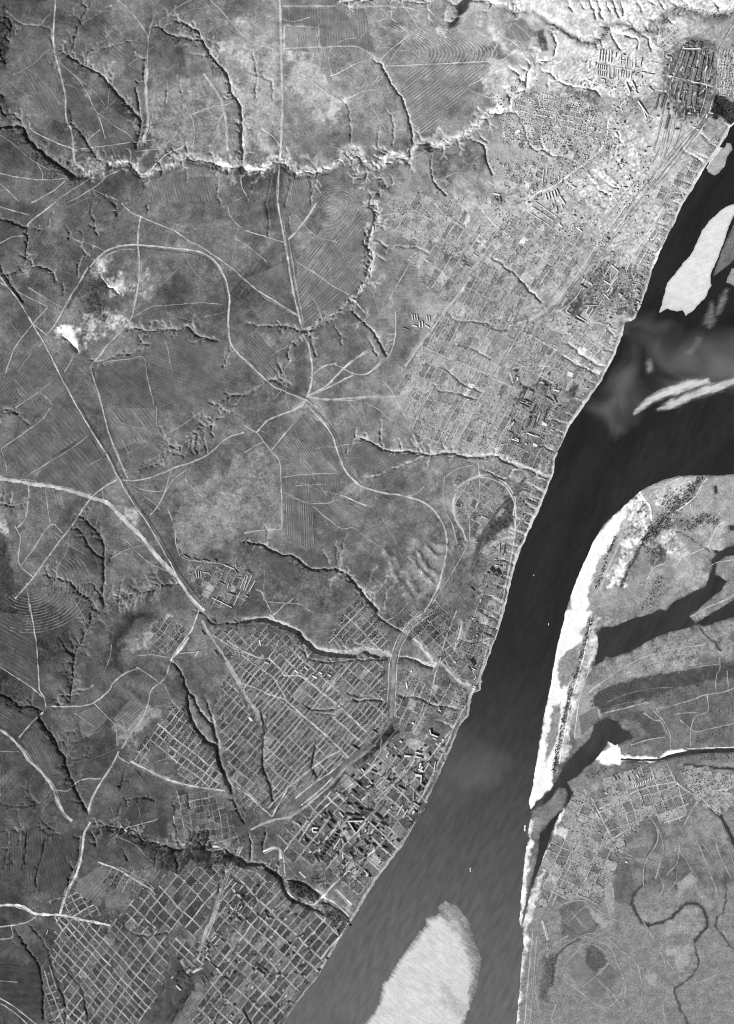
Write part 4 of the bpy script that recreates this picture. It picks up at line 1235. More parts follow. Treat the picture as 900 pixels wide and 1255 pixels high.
ROADS = '''
# tile | name width tone | line
A1 | road 1.9 150 | 212,-20 210,0 205,60 200,140 205,195 215,235 230,290 245,360 248,440 265,480 275,550 272,610
A1 | track 1.1 132 | 220,230 270,275 310,320 345,390 370,440 385,495 395,520
A1 | track 0.9 118 | 220,235 290,290 350,340 390,390
A1 | track 0.9 118 | 155,300 195,340 225,390
A1 | track 1.6 124 | 425,-5 470,35 515,85 550,145
A1 | track 1.2 118 | 570,60 550,145 545,260
A1 | track 3 148 | 545,255 540,330 545,400 545,470 525,540
A1 | track 1 142 | 260,555 350,545 430,535 500,525 560,520
A1 | track 1 142 | 500,560 600,552
A1 | track 1.2 135 | 0,640 70,655 160,665 240,660 320,655
A1 | road 1.2 138 | 120,750 200,705 260,660 320,650
A1 | track 1 135 | 200,745 280,695 340,655 380,620
A1 | track 1 135 | 250,750 340,700 400,650 440,630
A1 | track 1 125 | -10,665 40,710 75,745
A1 | track 0.9 112 | -10,490 50,530 120,590 180,625 250,655
A1 | track 1 125 | 140,600 160,640 160,665
A1 | track 1 125 | 345,700 400,725 440,740
A1 | track 1 140 | 760,-10 820,50 860,95 900,140
A1 | track 0.9 118 | 725,-5 660,30 600,75
A1 | track 2.8 148 | 750,275 790,330 820,390 835,470 840,560
A1 | track 1 125 | 325,520 345,500 370,480
A1 | track 1 150 | 60,420 110,450 120,480 170,510 240,540 280,550
A2 | road 2.4 165 | 128,-20 130,0 132,60 135,180 138,300 140,400 135,520 130,590
A2 | road 1.8 150 | 130,600 125,680 122,750
A2 | track 1.4 142 | -10,130 40,165 80,178 130,188
A2 | track 1.8 150 | 140,28 250,28 400,30 560,30 640,45 700,60
A2 | track 1.2 152 | 140,185 200,182 300,178 400,175 440,190 480,215 500,225
A2 | road 1.3 170 | 520,248 600,245 700,240 800,235 900,230
A2 | track 1.1 150 | 500,222 560,170 640,110 665,92
A2 | track 0.9 140 | 320,180 310,230 330,300
A2 | track 0.9 140 | 290,180 300,235
A2 | track 0.9 125 | 400,400 470,440 550,490
A2 | track 1 170 | 900,365 820,330 860,300 900,290
A2 | track 1.2 170 | 240,300 300,345 360,380
A3 | road 1.6 205 | 130,750 180,710 230,690 300,640 400,560 430,500 440,440 500,370
A3 | road 1.5 195 | 0,415 60,385 130,330 200,255 260,230 330,170
A3 | track 1.2 185 | 100,190 60,215 20,260 0,275
A3 | railway 1.6 88 | 640,610 680,560 730,500 790,450 815,400 830,320 838,200 870,130 900,80
A3 | road 1.4 190 | 720,540 780,480 830,330 840,200 885,110 910,80
A3 | road 1.2 180 | 600,275 700,290 820,320
A3 | road 1.2 120 | 380,235 470,250 590,275 640,280
A3 | road 1.4 185 | 500,310 600,330 650,340
A3 | railway 2.2 92 | 640,200 660,190 710,150 760,145 810,165 830,190
A3 | railway 1.4 95 | 600,560 625,480 640,400 640,300 670,220
A3 | railway 1.4 98 | 640,600 660,480 680,400
B1 | railway 1.8 165 | 335,235 360,205 395,175 440,158 500,152 560,157 640,165 720,175 770,195 810,235 835,290 845,350 842,420 845,490 860,530 900,575
B1 | railway 1.2 66 | 520,165 640,178 715,188 765,208 800,245 822,295 833,350 831,430
B1 | railway 2.6 60 | 335,240 310,280 285,325 250,388
B1 | railway 1.6 160 | 328,235 300,285 270,330 237,390 210,440 180,480
B1 | track 1.2 130 | 350,230 400,190 450,172 500,168
B1 | road 1.7 145 | 520,50 510,130 515,200 515,270 505,340 490,410 470,445 440,480 400,520 370,560 335,600
B1 | road 1.4 150 | 450,0 480,30 520,50 590,80 650,105 700,140 750,165 850,235 900,280
B1 | road 1.7 140 | 335,600 350,650 370,710 380,750 400,830 430,910 460,980 475,1010
B1 | road 1.5 155 | 210,-5 120,65 105,85
B1 | track 1.2 140 | 0,12 60,30 115,45
B1 | track 1.2 132 | -10,155 50,125 90,120
B1 | railway 1.5 158 | -10,245 20,290 60,340 100,400 130,455 165,510 210,600 240,660 290,750
B1 | track 1.1 142 | 180,385 120,450 60,530 40,580 20,640
B1 | track 1.1 132 | 180,380 80,330 0,290
B1 | track 1.3 150 | 120,440 180,485
B1 | track 1.1 138 | 240,620 270,570 280,540
B1 | track 1 132 | 110,310 200,365 245,385
B1 | track 1 125 | 60,750 150,690 210,640
B1 | track 1 115 | 150,690 200,740
B1 | track 1.2 125 | 840,10 850,50 900,100
B1 | track 0.9 115 | 490,420 560,380 620,375 740,365 840,375
B1 | track 0.9 110 | 680,385 740,430
B1 | track 1 125 | 335,600 400,580 480,572 530,565 545,640 570,740
B2 | road 2 162 | 122,0 140,90 150,150 160,200 175,300 195,390 210,450 215,480
B2 | road 2 155 | 265,0 240,40 195,100 160,135
B2 | road 2 120 | 162,130 175,200 190,300 210,400 216,450
B2 | road 1.4 146 | 0,100 70,120 150,145
B2 | road 1.7 150 | 0,280 50,320 120,365 200,415
B2 | track 1.2 142 | 190,215 250,250 320,300 400,345
B2 | road 2 165 | 215,480 235,520 245,570 250,630 230,710 180,760
B2 | road 1.8 170 | 230,710 300,670 370,600 450,540
B2 | track 1.6 165 | 230,710 320,670 400,630
B2 | track 1.3 160 | 520,560 470,610 420,630 330,590
B2 | track 2.2 155 | 230,710 320,720 450,710 560,710 640,730
B2 | track 1.6 150 | 240,640 290,600 340,585
B2 | road 1.4 152 | 555,390 555,450 550,510 530,560 500,590 450,625 410,628
B2 | track 1.2 152 | 630,180 590,250 550,320 530,355
B2 | track 1.2 160 | 490,50 540,40 620,40 680,60 710,80
B2 | road 3 158 | 830,270 790,330 740,390 690,460 650,510 590,600
B2 | road 1.6 168 | 700,0 730,40 800,90 850,130 900,180
B2 | track 1.2 142 | 500,80 570,105 650,140
B2 | railway 1.6 150 | -10,560 60,630 105,670 160,695 230,725 270,750
B2 | railway 1.2 65 | 95,650 150,680 220,712 255,740
B3 | railway 1.6 90 | 250,380 310,300 360,230 420,140 480,60 520,0
B3 | railway 1.2 175 | 235,375 300,290 350,220 410,130 470,50 505,0
B3 | railway 1.2 98 | 262,385 320,310 375,240 430,160 500,70 545,20
B3 | road 1.4 200 | 500,250 540,170 600,80 640,10
B3 | road 1.2 190 | 540,240 590,150 640,70
B3 | road 3 150 | 100,440 160,420 230,370 280,310
B3 | road 1.3 170 | 60,560 100,490 130,440
B3 | road 1.3 165 | 250,390 330,430 410,440 470,470
C1 | road 4 165 | -30,255 0,260 60,268 120,280 200,290 280,310 340,330
C1 | road 5 168 | 340,330 400,350 430,380 470,420 520,470 560,520 590,555 620,585 640,610
C1 | road 2.6 165 | 640,605 670,645 700,690 740,730 755,745
C1 | road 1.5 148 | 60,700 130,620 200,520 270,430 300,385 340,330 380,295 435,262
C1 | road 1.6 145 | 440,265 520,265 600,240 660,215 720,195 770,170 820,125 850,105 900,90
C1 | railway 1.4 160 | 290,0 340,85 400,180 435,250 480,330 540,415 590,500 640,590 665,640
C1 | railway 1 52 | 300,0 348,85 408,180 443,250 488,325 548,408 600,490 650,585 690,640 740,705
C1 | track 1 130 | 105,250 200,190 280,140 330,100
C1 | track 1.1 132 | 10,150 60,115 150,50 190,0
C1 | track 0.9 122 | 10,155 25,200 30,240
C1 | track 1.3 142 | 630,235 615,290 590,350 555,395
C1 | track 1.1 135 | 620,370 645,440 650,500 665,545
C1 | track 1 132 | 690,225 640,265 610,310
C1 | track 1.2 145 | 80,580 120,530 190,430 235,460
C1 | track 1.2 145 | 60,430 80,480 75,570 130,625
C1 | track 0.9 120 | 580,0 580,60 595,105
C1 | track 0.9 120 | 595,105 680,60 760,0
C1 | track 0.9 122 | 170,300 190,430
C1 | track 1 132 | 460,480 540,560 620,600
C1 | track 0.9 125 | 400,560 470,520 560,500
C1 | track 1.2 130 | 100,640 110,700 115,750
C1 | track 1.4 140 | 95,260 110,300 100,400 70,440
C1 | track 1 125 | 480,275 530,300 600,305 640,260
C1 | track 1 130 | 670,545 700,560 800,570 900,590
C2 | road 1.6 160 | 45,90 90,45 150,20 200,0 230,-30
C2 | track 1.2 152 | 45,90 100,160 130,200 135,280 138,370 135,440 90,445 0,460
C2 | track 1 140 | 0,165 40,140 70,125
C2 | track 1.2 150 | 0,65 45,92
C2 | railway 1.9 165 | 230,-10 290,55 325,110 345,170 370,230 410,275 450,295 510,312 580,322 640,340 690,370 725,420 742,470 742,530 730,590 710,660 690,700 660,750
C2 | railway 1 78 | 250,0 300,50 340,110 360,180 390,240 430,285
C2 | track 0.9 138 | 140,255 220,245 340,240
C2 | track 0.9 138 | 145,310 220,345 300,350 360,325 410,290
C2 | track 0.9 138 | 250,360 350,440 400,440 440,470
C2 | track 0.9 145 | 190,285 300,280
C2 | track 1.2 160 | 100,155 150,95 180,60
C2 | track 1.6 185 | 355,320 400,340 450,360
C2 | road 1.3 132 | 735,250 730,320 745,390 765,430 780,490 800,520
C2 | road 2.2 155 | 905,242 840,255 790,290 768,340 772,400 800,450 815,490
C2 | track 1 135 | 740,250 790,220 840,210
C2 | track 1 140 | 585,325 630,315 660,290
C2 | track 0.9 118 | 440,470 520,530 560,620
C2 | track 1 138 | 60,670 80,710 100,750
C2 | track 1.1 135 | 40,665 70,680 80,710 200,720 240,745
C2 | railway 1.4 88 | 850,520 810,590 760,660 700,740
C2 | railway 1.2 92 | 870,520 820,620 780,700 760,750
C2 | railway 1.2 130 | 820,500 790,560 740,640 690,720
C2 | railway 1.2 100 | 742,500 770,560 760,640
C3 | road 1.5 180 | 0,245 50,270 85,310 95,350 95,450 80,550 60,650 45,750
G6 | railway 1.6 165 | 100,280 150,220 230,170 330,155 420,180 490,220 540,290 570,360
G6 | road 1.4 170 | 285,0 290,80 300,160
G6 | road 1.3 178 | 570,360 560,450 575,540 560,650 550,750 520,900 490,1050 450,1200
G6 | railway 2.6 62 | 540,310 450,400 380,500 320,600 300,690 285,780 250,880
G6 | railway 3 70 | 650,160 600,230 560,300
G6 | railway 3.4 60 | 510,450 430,540 330,620
G6 | track 1.2 150 | 660,440 620,490 580,550
G6 | track 1.2 150 | 300,170 300,300 260,420
G6 | track 1.1 135 | 215,190 225,640
G6 | track 1 130 | 430,310 350,420
G6 | road 1.5 150 | 370,690 450,640 560,600
D1 | road 3 158 | -20,415 40,455 75,490 110,540 160,590 195,640 215,690 240,735 270,765
D1 | road 1.4 146 | 115,-30 130,60 140,130 145,200 150,280 165,310 175,350
D1 | track 1.2 142 | -10,190 60,235 120,275 160,310
D1 | road 1.6 150 | 165,365 120,405 75,460
D1 | road 1.5 150 | 190,345 270,345 340,335 400,290 420,260 460,225 510,205
D1 | road 2 155 | 440,510 410,570 370,630 340,690 325,740
D1 | track 1.4 152 | 270,635 310,612 375,610
D1 | track 1.4 152 | 440,510 440,530 480,555
D1 | road 2 170 | 480,545 540,575 600,605 660,625 730,640 830,655
D1 | road 1.4 140 | 630,180 610,240 560,285 545,345 520,400 480,450 450,500
D1 | track 1 132 | 350,335 400,385 430,420 435,490
D1 | track 1 132 | 605,260 640,330 660,350
D1 | track 1.1 140 | 505,200 560,235 600,265
D1 | road 1.6 175 | 735,-10 710,60 680,100 640,160 630,180
D1 | road 2.6 215 | 698,92 670,130 640,165
D1 | railway 3 140 | 745,30 780,90 830,165 870,230 900,290
D1 | road 1.4 145 | 770,75 860,130 900,150
D1 | track 1 125 | -10,510 75,510
D1 | track 1 130 | 200,650 250,655 270,640
D1 | track 1 135 | 510,160 560,155 620,165
D1 | track 1 118 | 280,370 350,420
D1 | track 1.3 130 | 500,440 540,370
H1 | road 1.6 185 | 250,130 320,200 355,240 440,240 550,320 650,400 750,490 850,585
H1 | road 1.8 190 | 355,385 450,475 550,560 650,650 740,745
H1 | road 1.4 178 | 280,250 320,320 355,385
H1 | road 1.4 168 | -10,20 100,90 200,130 250,130
H1 | road 1.2 165 | 60,90 140,150 215,205 280,250
H1 | road 4 128 | -10,150 60,270 130,390 190,480 210,540
H1 | road 1.2 170 | 80,285 160,310 250,350 355,385
H1 | road 1.2 165 | 250,130 290,70 310,20
H2 | road 1.6 175 | 270,500 300,440 360,335
H2 | road 1.6 180 | 350,335 420,280 520,200 620,130 700,90
H2 | road 2.6 150 | 140,580 200,550 280,520 380,500 470,440 620,310 740,190 900,60
H2 | road 1.4 182 | 60,320 150,390 200,440 270,500
H2 | road 1.4 178 | 410,390 520,300 640,220 700,160
H2 | road 1.4 178 | 450,430 560,340 640,260
H2 | road 1.6 180 | 430,660 520,520 620,420 720,330 830,250 900,180
H2 | road 2 170 | 520,740 620,620 690,520
D2 | railway 4 108 | 690,-10 620,40 580,90 558,140 548,200 545,280 540,390
D2 | railway 1 165 | 676,-10 608,38 568,88 545,140 532,200 528,280 522,350
D2 | railway 1 165 | 700,0 630,45 592,95 570,145 560,200 556,280 552,380
D2 | road 2 160 | 900,100 880,180 850,270 820,330 780,400 740,490 690,600 650,680 600,740
D2 | road 1.4 150 | 780,-5 735,110 715,190 700,230 680,320 650,390 620,440
D2 | track 2 175 | 800,30 790,80 770,140
D2 | road 1.2 160 | 480,690 580,600 640,520
D2 | road 1.2 160 | 430,690 540,590 600,520
D2 | railway 1.3 105 | 540,400 480,480 400,550 330,620 230,700
D2 | railway 1.3 100 | 560,430 500,500 420,570 350,630
E1 | road 2.8 200 | -20,325 80,325 140,355 230,360 300,375 350,385 410,398
E1 | track 1.5 150 | -10,405 90,390 140,365
E1 | track 1 140 | -10,450 50,440 45,400
E1 | road 2.4 168 | 335,20 315,60 300,160 280,220 250,280 225,355
E1 | road 1.8 178 | 365,165 430,190 490,225 550,260 575,285
E1 | road 1.3 165 | 205,365 235,420
E1 | railway 3 115 | 885,110 840,200 800,310 780,380 750,450 720,520 690,580
E1 | railway 1 165 | 895,110 850,200 812,310 790,380 760,450
E1 | railway 1.4 150 | -10,655 50,690 100,730 150,770
E1 | railway 1.4 140 | -10,675 50,710 110,765
E1 | track 1 110 | -10,600 70,605
E1 | track 1.6 190 | 770,120 800,110 830,130
H6 | railway 4 140 | 500,10 460,130 410,230 380,330 350,430
H6 | road 2 185 | 240,430 300,510 390,480
H7 | road 1.8 205 | 480,500 540,440 620,350 700,280 830,170 900,120
H7 | track 2.4 215 | 130,130 190,105 240,115 255,180
H7 | road 1.2 185 | 270,370 300,420 360,465 420,490 480,500
H7 | road 1.4 200 | 510,900 560,820 640,740 720,620
H7 | road 1.3 190 | 540,440 640,500 720,580
H7 | track 1.6 210 | 380,270 420,310
H7 | track 2 190 | 630,390 700,460 740,500
H7 | road 1.4 175 | 270,170 280,300
I2 | railway .7 70 | 330,300 250,520 180,760 120,1000 60,1250
I2 | railway .6 200 | 350,300 270,520 200,760 140,1000 90,1250
I2 | railway .7 75 | 300,420 240,640 190,900 150,1160 90,1400 0,1600
I2 | railway .6 190 | 570,1080 480,1200 380,1340 250,1520 100,1700
I2 | railway .8 66 | 600,1060 520,1180 410,1330 280,1510 130,1700 -40,1900
I2 | railway .8 72 | 630,1060 550,1190 440,1350 310,1530 160,1720 0,1900
I2 | railway .7 80 | 240,1150 220,1300 170,1450 90,1620
I2 | railway .6 185 | 220,1130 200,1280 150,1430 60,1600
I2 | railway .7 74 | 430,560 400,760 370,980 330,1150 260,1400
I2 | railway .7 190 | 640,560 600,760 560,940 500,1120
I2 | railway .6 180 | 500,420 470,600 440,780 410,960
I2 | railway .8 72 | 380,300 440,262 540,262 620,300 680,360 690,420
F5 | railway .7 78 | 560,60 480,180 400,290 300,420 180,560 60,720 -40,850
F5 | railway .6 200 | 600,60 500,190 420,290 320,420 200,560 80,720 -20,850
F5 | railway .7 84 | 640,60 520,200 440,300 340,430 220,570 100,730 0,860
F5 | railway .6 195 | 400,240 300,360 160,520 40,680
F5 | railway .7 90 | 380,220 280,340 140,500 20,660
F5 | railway .6 190 | 430,0 400,120 370,260 300,350
F5 | railway .7 80 | 450,0 420,120 390,250
F5 | road .8 205 | 400,600 330,700 260,800 200,900 150,1010
F5 | road .7 200 | 440,580 380,690 300,800 240,900 200,1010
G5 | railway .7 88 | 320,40 240,150 160,240 100,310
G5 | railway .6 180 | 340,60 260,170 180,260
G5 | railway .7 84 | 370,60 290,180 230,270
G5 | road .7 190 | 500,0 420,120 350,220 250,290
G5 | road .7 190 | 640,60 590,150 540,230 480,330
# ---- east bank
F3 | track 0.9 150 | 130,470 200,410 300,345 400,295 500,265 620,240 740,225
F3 | track 1 150 | 900,215 850,240 830,270 810,255
F3 | track 0.9 140 | 820,290 820,360 800,400 800,490
F3 | track 1 150 | 920,455 850,485 750,500 620,545
F3 | track 1 145 | 750,500 755,590 690,620 660,690 660,790
F3 | track 1 145 | 470,580 520,660 545,720 548,810
F3 | track 1.4 140 | 190,600 300,575 420,545 440,570 500,640
F3 | track 1.2 215 | 640,800 760,795 900,790
F3 | track 1 135 | 860,370 868,460
F3 | track 1.4 160 | 100,490 130,460 160,440
F3 | track 1.2 190 | 20,740 35,600 60,480 100,370
F1 | road 1.2 200 | 350,320 420,270 500,200 560,100 610,40
F1 | track 1 200 | 460,260 470,310 520,380
F1 | track 1 195 | 735,415 680,480 640,570 605,630
F1 | track 1.2 185 | 580,640 480,685 400,710 340,790
F1 | track 1 170 | 240,770 150,810 95,900
F1 | track 0.7 165 | 550,335 660,220
F1 | track 0.7 160 | 700,130 770,250
F1 | track 2 225 | 40,180 80,240 120,300 130,410
F4 | track 2.2 150 | 680,420 640,560 590,720 520,880 450,1050 420,1140
D3 | track 1 215 | 378,0 355,130 325,240 300,330 280,430 255,560
H8 | road 1.4 165 | 305,220 400,175 500,130 580,112 640,102
H8 | road 1.3 150 | 95,650 130,570 180,460 220,370 230,340
H8 | road 1 160 | 605,20 625,70 640,102
H8 | road 1.2 160 | 640,102 690,140 740,165
H8 | road 1.1 165 | 740,160 800,145 890,128
H8 | track 1.1 150 | 740,185 710,230 680,290
H8 | track 1.2 140 | 510,235 550,290 565,340 550,390 515,440 500,500 500,560
H8 | track 1 140 | 390,395 460,435 520,445 570,470
H8 | track 0.8 130 | 680,290 740,350 800,430 850,520
H8 | road 1 165 | 270,170 300,230 340,310 385,385
H8 | road 1.2 165 | 275,410 330,375 430,310
H8 | track 1.4 130 | 340,500 335,600 350,690
E3 | track 0.9 132 | 230,340 340,310 440,375 520,395 580,420 620,490 700,590 720,610
E3 | track 1 128 | 270,480 350,435 420,430 460,385
E3 | track 0.9 128 | 430,440 480,490 540,540 560,620 560,690
E3 | track 0.8 135 | 380,590 440,640 480,690
E3 | track 0.8 135 | 340,630 400,580 440,540
E3 | track 0.9 126 | 520,500 580,480 600,530 560,560 525,520
E3 | track 0.9 130 | 190,380 200,430 220,460
E3 | track 2 175 | 195,385 205,430 215,455
E3 | track 0.8 125 | 150,480 155,600 150,720
E3 | track 0.8 130 | 185,500 170,620 190,760
E3 | track 0.8 130 | 670,80 720,160 800,280
E3 | track 0.8 125 | 690,180 680,250 600,330
E3 | track 0.8 135 | 480,150 560,165 640,190
E3 | track 1.2 150 | 160,420 150,520 140,640 130,765
E3 | track 1 140 | 175,440 168,540 158,660 150,765
E3 | track 1.4 132 | 210,520 240,470 290,440
E3 | track 1 140 | 245,690 230,740 235,765
E3 | track 1.6 135 | 425,180 450,250 455,350 430,330
E3 | track 0.9 140 | 290,390 330,350 360,330
E3 | track 0.9 140 | 300,350 350,410
E3 | track 1.2 135 | 350,440 440,480 470,540 500,620 490,690 470,720
E3 | track 1.2 132 | 500,600 480,660 440,700 390,690 340,650 270,600
E3 | track 1 132 | 280,540 320,500 350,470 400,480 440,510
E3 | track 1 130 | 620,40 640,120 620,200 640,260 600,330
E3 | track 1 130 | 700,100 690,170 650,220
E3 | track 1.2 128 | 760,80 800,180 830,260 850,330
E3 | track 1.2 128 | 820,60 850,150 890,230
E3 | track 1 128 | 850,20 880,120 905,190
E3 | track 1.4 125 | 840,360 860,420 890,480
E3 | track 1.2 126 | 660,640 640,700 650,765
E3 | track 1.2 126 | 740,620 800,600 850,580 905,600
E3 | track 1.2 120 | 560,380 600,440 640,520 660,600
E3 | track 1 126 | 770,610 790,625
E3 | track 1 130 | 610,230 640,150 690,120
F3 | track 1 135 | 460,580 560,560 700,520
F3 | track 1.6 130 | 400,600 460,640 500,650 530,720
F3 | track 1 130 | 560,610 640,600 700,600
F3 | track 1 140 | 600,640 680,700 760,690 900,660
F3 | track 1.2 140 | 330,780 420,750 520,735
F3 | track 1 125 | 150,480 260,430 420,390 620,360 820,330
F3 | track 1 100 | 200,540 300,500 420,470 560,460
F3 | track 1 96 | 240,560 340,540 420,520
F1 | track 1.2 175 | 150,120 220,110 330,60 400,30
F1 | track 1 170 | 200,180 300,130 360,60
F1 | track 0.8 160 | 560,520 640,440 720,330
F1 | track 1 150 | 620,800 700,760 837,740
F1 | track 1.2 165 | 460,1230 600,1150 740,1090 837,1040
F1 | track 1 150 | 30,950 100,960 130,990
'''
for par, p in table(ROADS):
    if p[:, 0].mean() > 640 and p[:, 1].mean() > 720 and float(par[1]) < 1.7 and float(par[2]) < 150:
        par[2] = float(par[2]) * 0.93
    ribbon(par[0], p, float(par[1]) * 0.86, float(par[2]) * 1.1, off=1.5 + 0.5 * (par[0] == 'road') + 0.9 * (par[0] == 'railway'))


prnd = random.Random(5)
for par, p in table(ROADS):
    if par[0] == 'railway' or float(par[1]) < 1.7:
        continue
    q = smooth(p, 2.0)
    d = np.gradient(q, axis=0)
    d /= np.hypot(d[:, 0], d[:, 1])[:, None] + 1e-9
    n = np.stack([-d[:, 1], d[:, 0]], -1)
    for k in range(3 if float(par[1]) > 2.8 else 2):
        o_ = prnd.choice((-1, 1)) * (float(par[1]) * 0.5 + prnd.uniform(0.4, 2.2))
        a_ = prnd.randint(0, max(0, len(q) - 14))
        b_ = min(len(q), a_ + prnd.randint(12, 40))
        if b_ - a_ < 6:
            continue
        wob = o_ * (0.7 + 0.8 * noise(q[:, 0], q[:, 1], 24, 91 + k))
        ribbon('rut', (q + n * wob[:, None])[a_:b_], prnd.uniform(0.5, 0.9), float(par[2]) * prnd.uniform(0.8, 1.0), off=1.25, sm=False)
for k in range(330):                                       # footpaths and cart tracks worn into the grass
    x, y = prnd.uniform(0, 640), prnd.uniform(0, 1250)
    if at(WEST_SD, x, y) < 25:
        continue
    a_ = prnd.choice((-52, 40, 80, 10, -25, 60)) + prnd.uniform(-14, 14)
    q = [np.array([x, y])]
    for j in range(prnd.randint(3, 9)):
        a_ += prnd.uniform(-14, 14)
        q.append(q[-1] + 7 * np.array([math.cos(math.radians(a_)), math.sin(math.radians(a_))]))
    ribbon('footpath', np.array(q), prnd.choice((0.5, 0.6, 0.8)), float(at(TONE, x, y)) * prnd.uniform(1.15, 1.5), off=1.3)


# ------------------------------------------------------------------ ploughed fields: real sheets of furrows laid on the ground
def clip_line(poly, o, d):
    """intervals of the line o + t d inside the polygon"""
    ts = []
    for i in range(len(poly)):
        a, b = poly[i] - o, poly[(i + 1) % len(poly)] - o
        ca, cb = d[0] * a[1] - d[1] * a[0], d[0] * b[1] - d[1] * b[0]
        if (ca > 0) != (cb > 0):
            k = ca / (ca - cb)
            q = a + (b - a) * k
            ts.append(q @ d)
    ts.sort()
    return list(zip(ts[::2], ts[1::2]))


farm = link('farmland', None, kind='structure')
farm.empty_display_size = 5
FIELDS = '''
# tile | angle(deg, image, 0 = right, 90 = down) spacing(px) tone contrast | polygon
B2 | -52 3.4 98 .26 | 195,200 260,120 370,30 420,20 440,120 400,230 330,290 215,395 190,300
B2 | -52 3 92 .16 | 320,220 400,120 440,150 465,190 440,240 425,290 385,340 320,295
B2 | 30 3 84 .12 | 0,280 155,215 165,380 90,340 20,300
B2 | -40 3.6 80 .2 | 200,400 320,300 380,350 330,400 250,440 215,450
B2 | 48 3.4 82 .22 | 0,490 40,470 120,560 125,620 100,650 0,560
A2 | 80 3 96 .18 | 150,100 270,110 275,200 150,190
A2 | 86 3.2 94 .14 | 140,40 440,38 480,200 400,180 280,175 275,105 140,95
A2 | -38 3.4 104 .22 | 540,255 900,240 890,290 800,340 700,480 640,500 620,440 590,360
A2 | 78 2.6 92 .18 | 150,650 235,655 240,750 150,750
A2 | 80 3 122 .12 | 300,180 330,240 345,340 310,330 290,240
A1 | 75 3.6 92 .14 | 560,655 800,655 800,745 560,745
A1 | 60 4 82 .1 | 60,200 190,220 240,400 240,460 120,400
A1 | 62 4 78 .1 | 230,240 340,390 380,500 290,470 255,440
C2 | 52 2.6 92 .26 | 135,125 165,90 350,225 345,240 230,245
C2 | 54 2.8 88 .18 | 170,80 215,20 290,60 335,130 350,215
C2 | 88 2.6 84 .24 | 145,325 250,365 260,500 230,525 180,505 145,440
C2 | 30 2.6 90 .2 | 300,350 360,325 450,365 430,440 380,430
C2 | -28 3 92 .16 | 390,130 430,115 500,160 640,175 560,205 420,250 380,180
C2 | 50 2.8 84 .2 | 250,370 300,350 400,430 350,440
C2 | 88 3 78 .12 | 140,255 340,245 360,300 300,345 220,340 145,305
C1 | 48 5 80 .1 | 110,60 190,5 290,0 330,90 240,150 110,230 30,160
C1 | 50 5 82 .1 | 200,190 330,105 430,250 340,320 220,285 120,270
C1 | 52 4 86 .12 | 385,0 570,0 590,100 500,130 440,150
C1 | -30 3.4 82 .12 | 470,160 600,110 640,160 590,200 500,235 470,250
B1 | 40 3.6 84 .1 | 340,605 530,570 570,740 380,745
B1 | 20 3.6 86 .08 | 570,480 700,480 830,510 820,600 900,700 780,740 580,740 550,580
B1 | -50 3.4 80 .14 | 10,640 110,540 170,520 200,600 60,740 0,740
B1 | 40 4 82 .08 | 160,690 220,640 250,680 190,730
D1 | 30 4.6 66 .14 | 0,0 110,10 130,60 140,200 150,300 60,230 0,195
D1 | 32 3.2 64 .16 | 0,350 60,355 130,395 75,450 0,410
D1 | 64 3.2 70 .18 | 85,470 140,400 165,430 215,510 250,620 200,640 120,540
D1 | 44 4 62 .12 | 490,570 540,590 600,660 560,640
D1 | -35 3.4 92 .16 | 290,370 350,345 400,390 330,460 300,440
D1 | -40 3.4 88 .2 | 420,390 480,320 530,355 470,430
E1 | 88 3.4 70 .16 | 40,50 100,50 95,200 40,210
E1 | 86 4 66 .12 | 110,50 190,45 150,200 130,260 95,260
E1 | 75 4 64 .12 | 170,110 285,60 280,180 235,270 145,275
E1 | 0 9 62 .1 | 0,540 140,545 155,600 160,730 60,690 0,650
E1 | -50 4 92 .1 | 290,230 380,180 420,200 370,330 270,290
C2 | 46 3 72 .12 | 40,520 190,560 240,605 190,660 120,620
D1 | 62 2.6 74 .2 | 500,590 560,620 590,680 540,670
A3 | 70 2.6 118 .1 | 60,85 130,80 160,140 120,160 60,140
F3 | 70 3 78 .1 | 40,620 140,570 160,640 60,720
E3 | 48 3 102 .08 | 280,560 320,500 345,520 350,560 400,590 340,640
E3 | 48 3 96 .08 | 400,595 440,545 485,590 440,640
E3 | 46 3.4 92 .1 | 350,630 385,595 430,645 395,680
E3 | 40 4 112 .08 | 690,250 740,205 765,235 700,290
H6 | -53 2.2 76 .3 | 300,520 330,590 300,640 150,870 40,870 180,650
H6 | -53 2.6 92 .2 | 340,620 440,580 400,700 280,870 170,870 310,650
E3 | 46 4 90 .08 | 270,380 340,320 390,400 330,440
'''
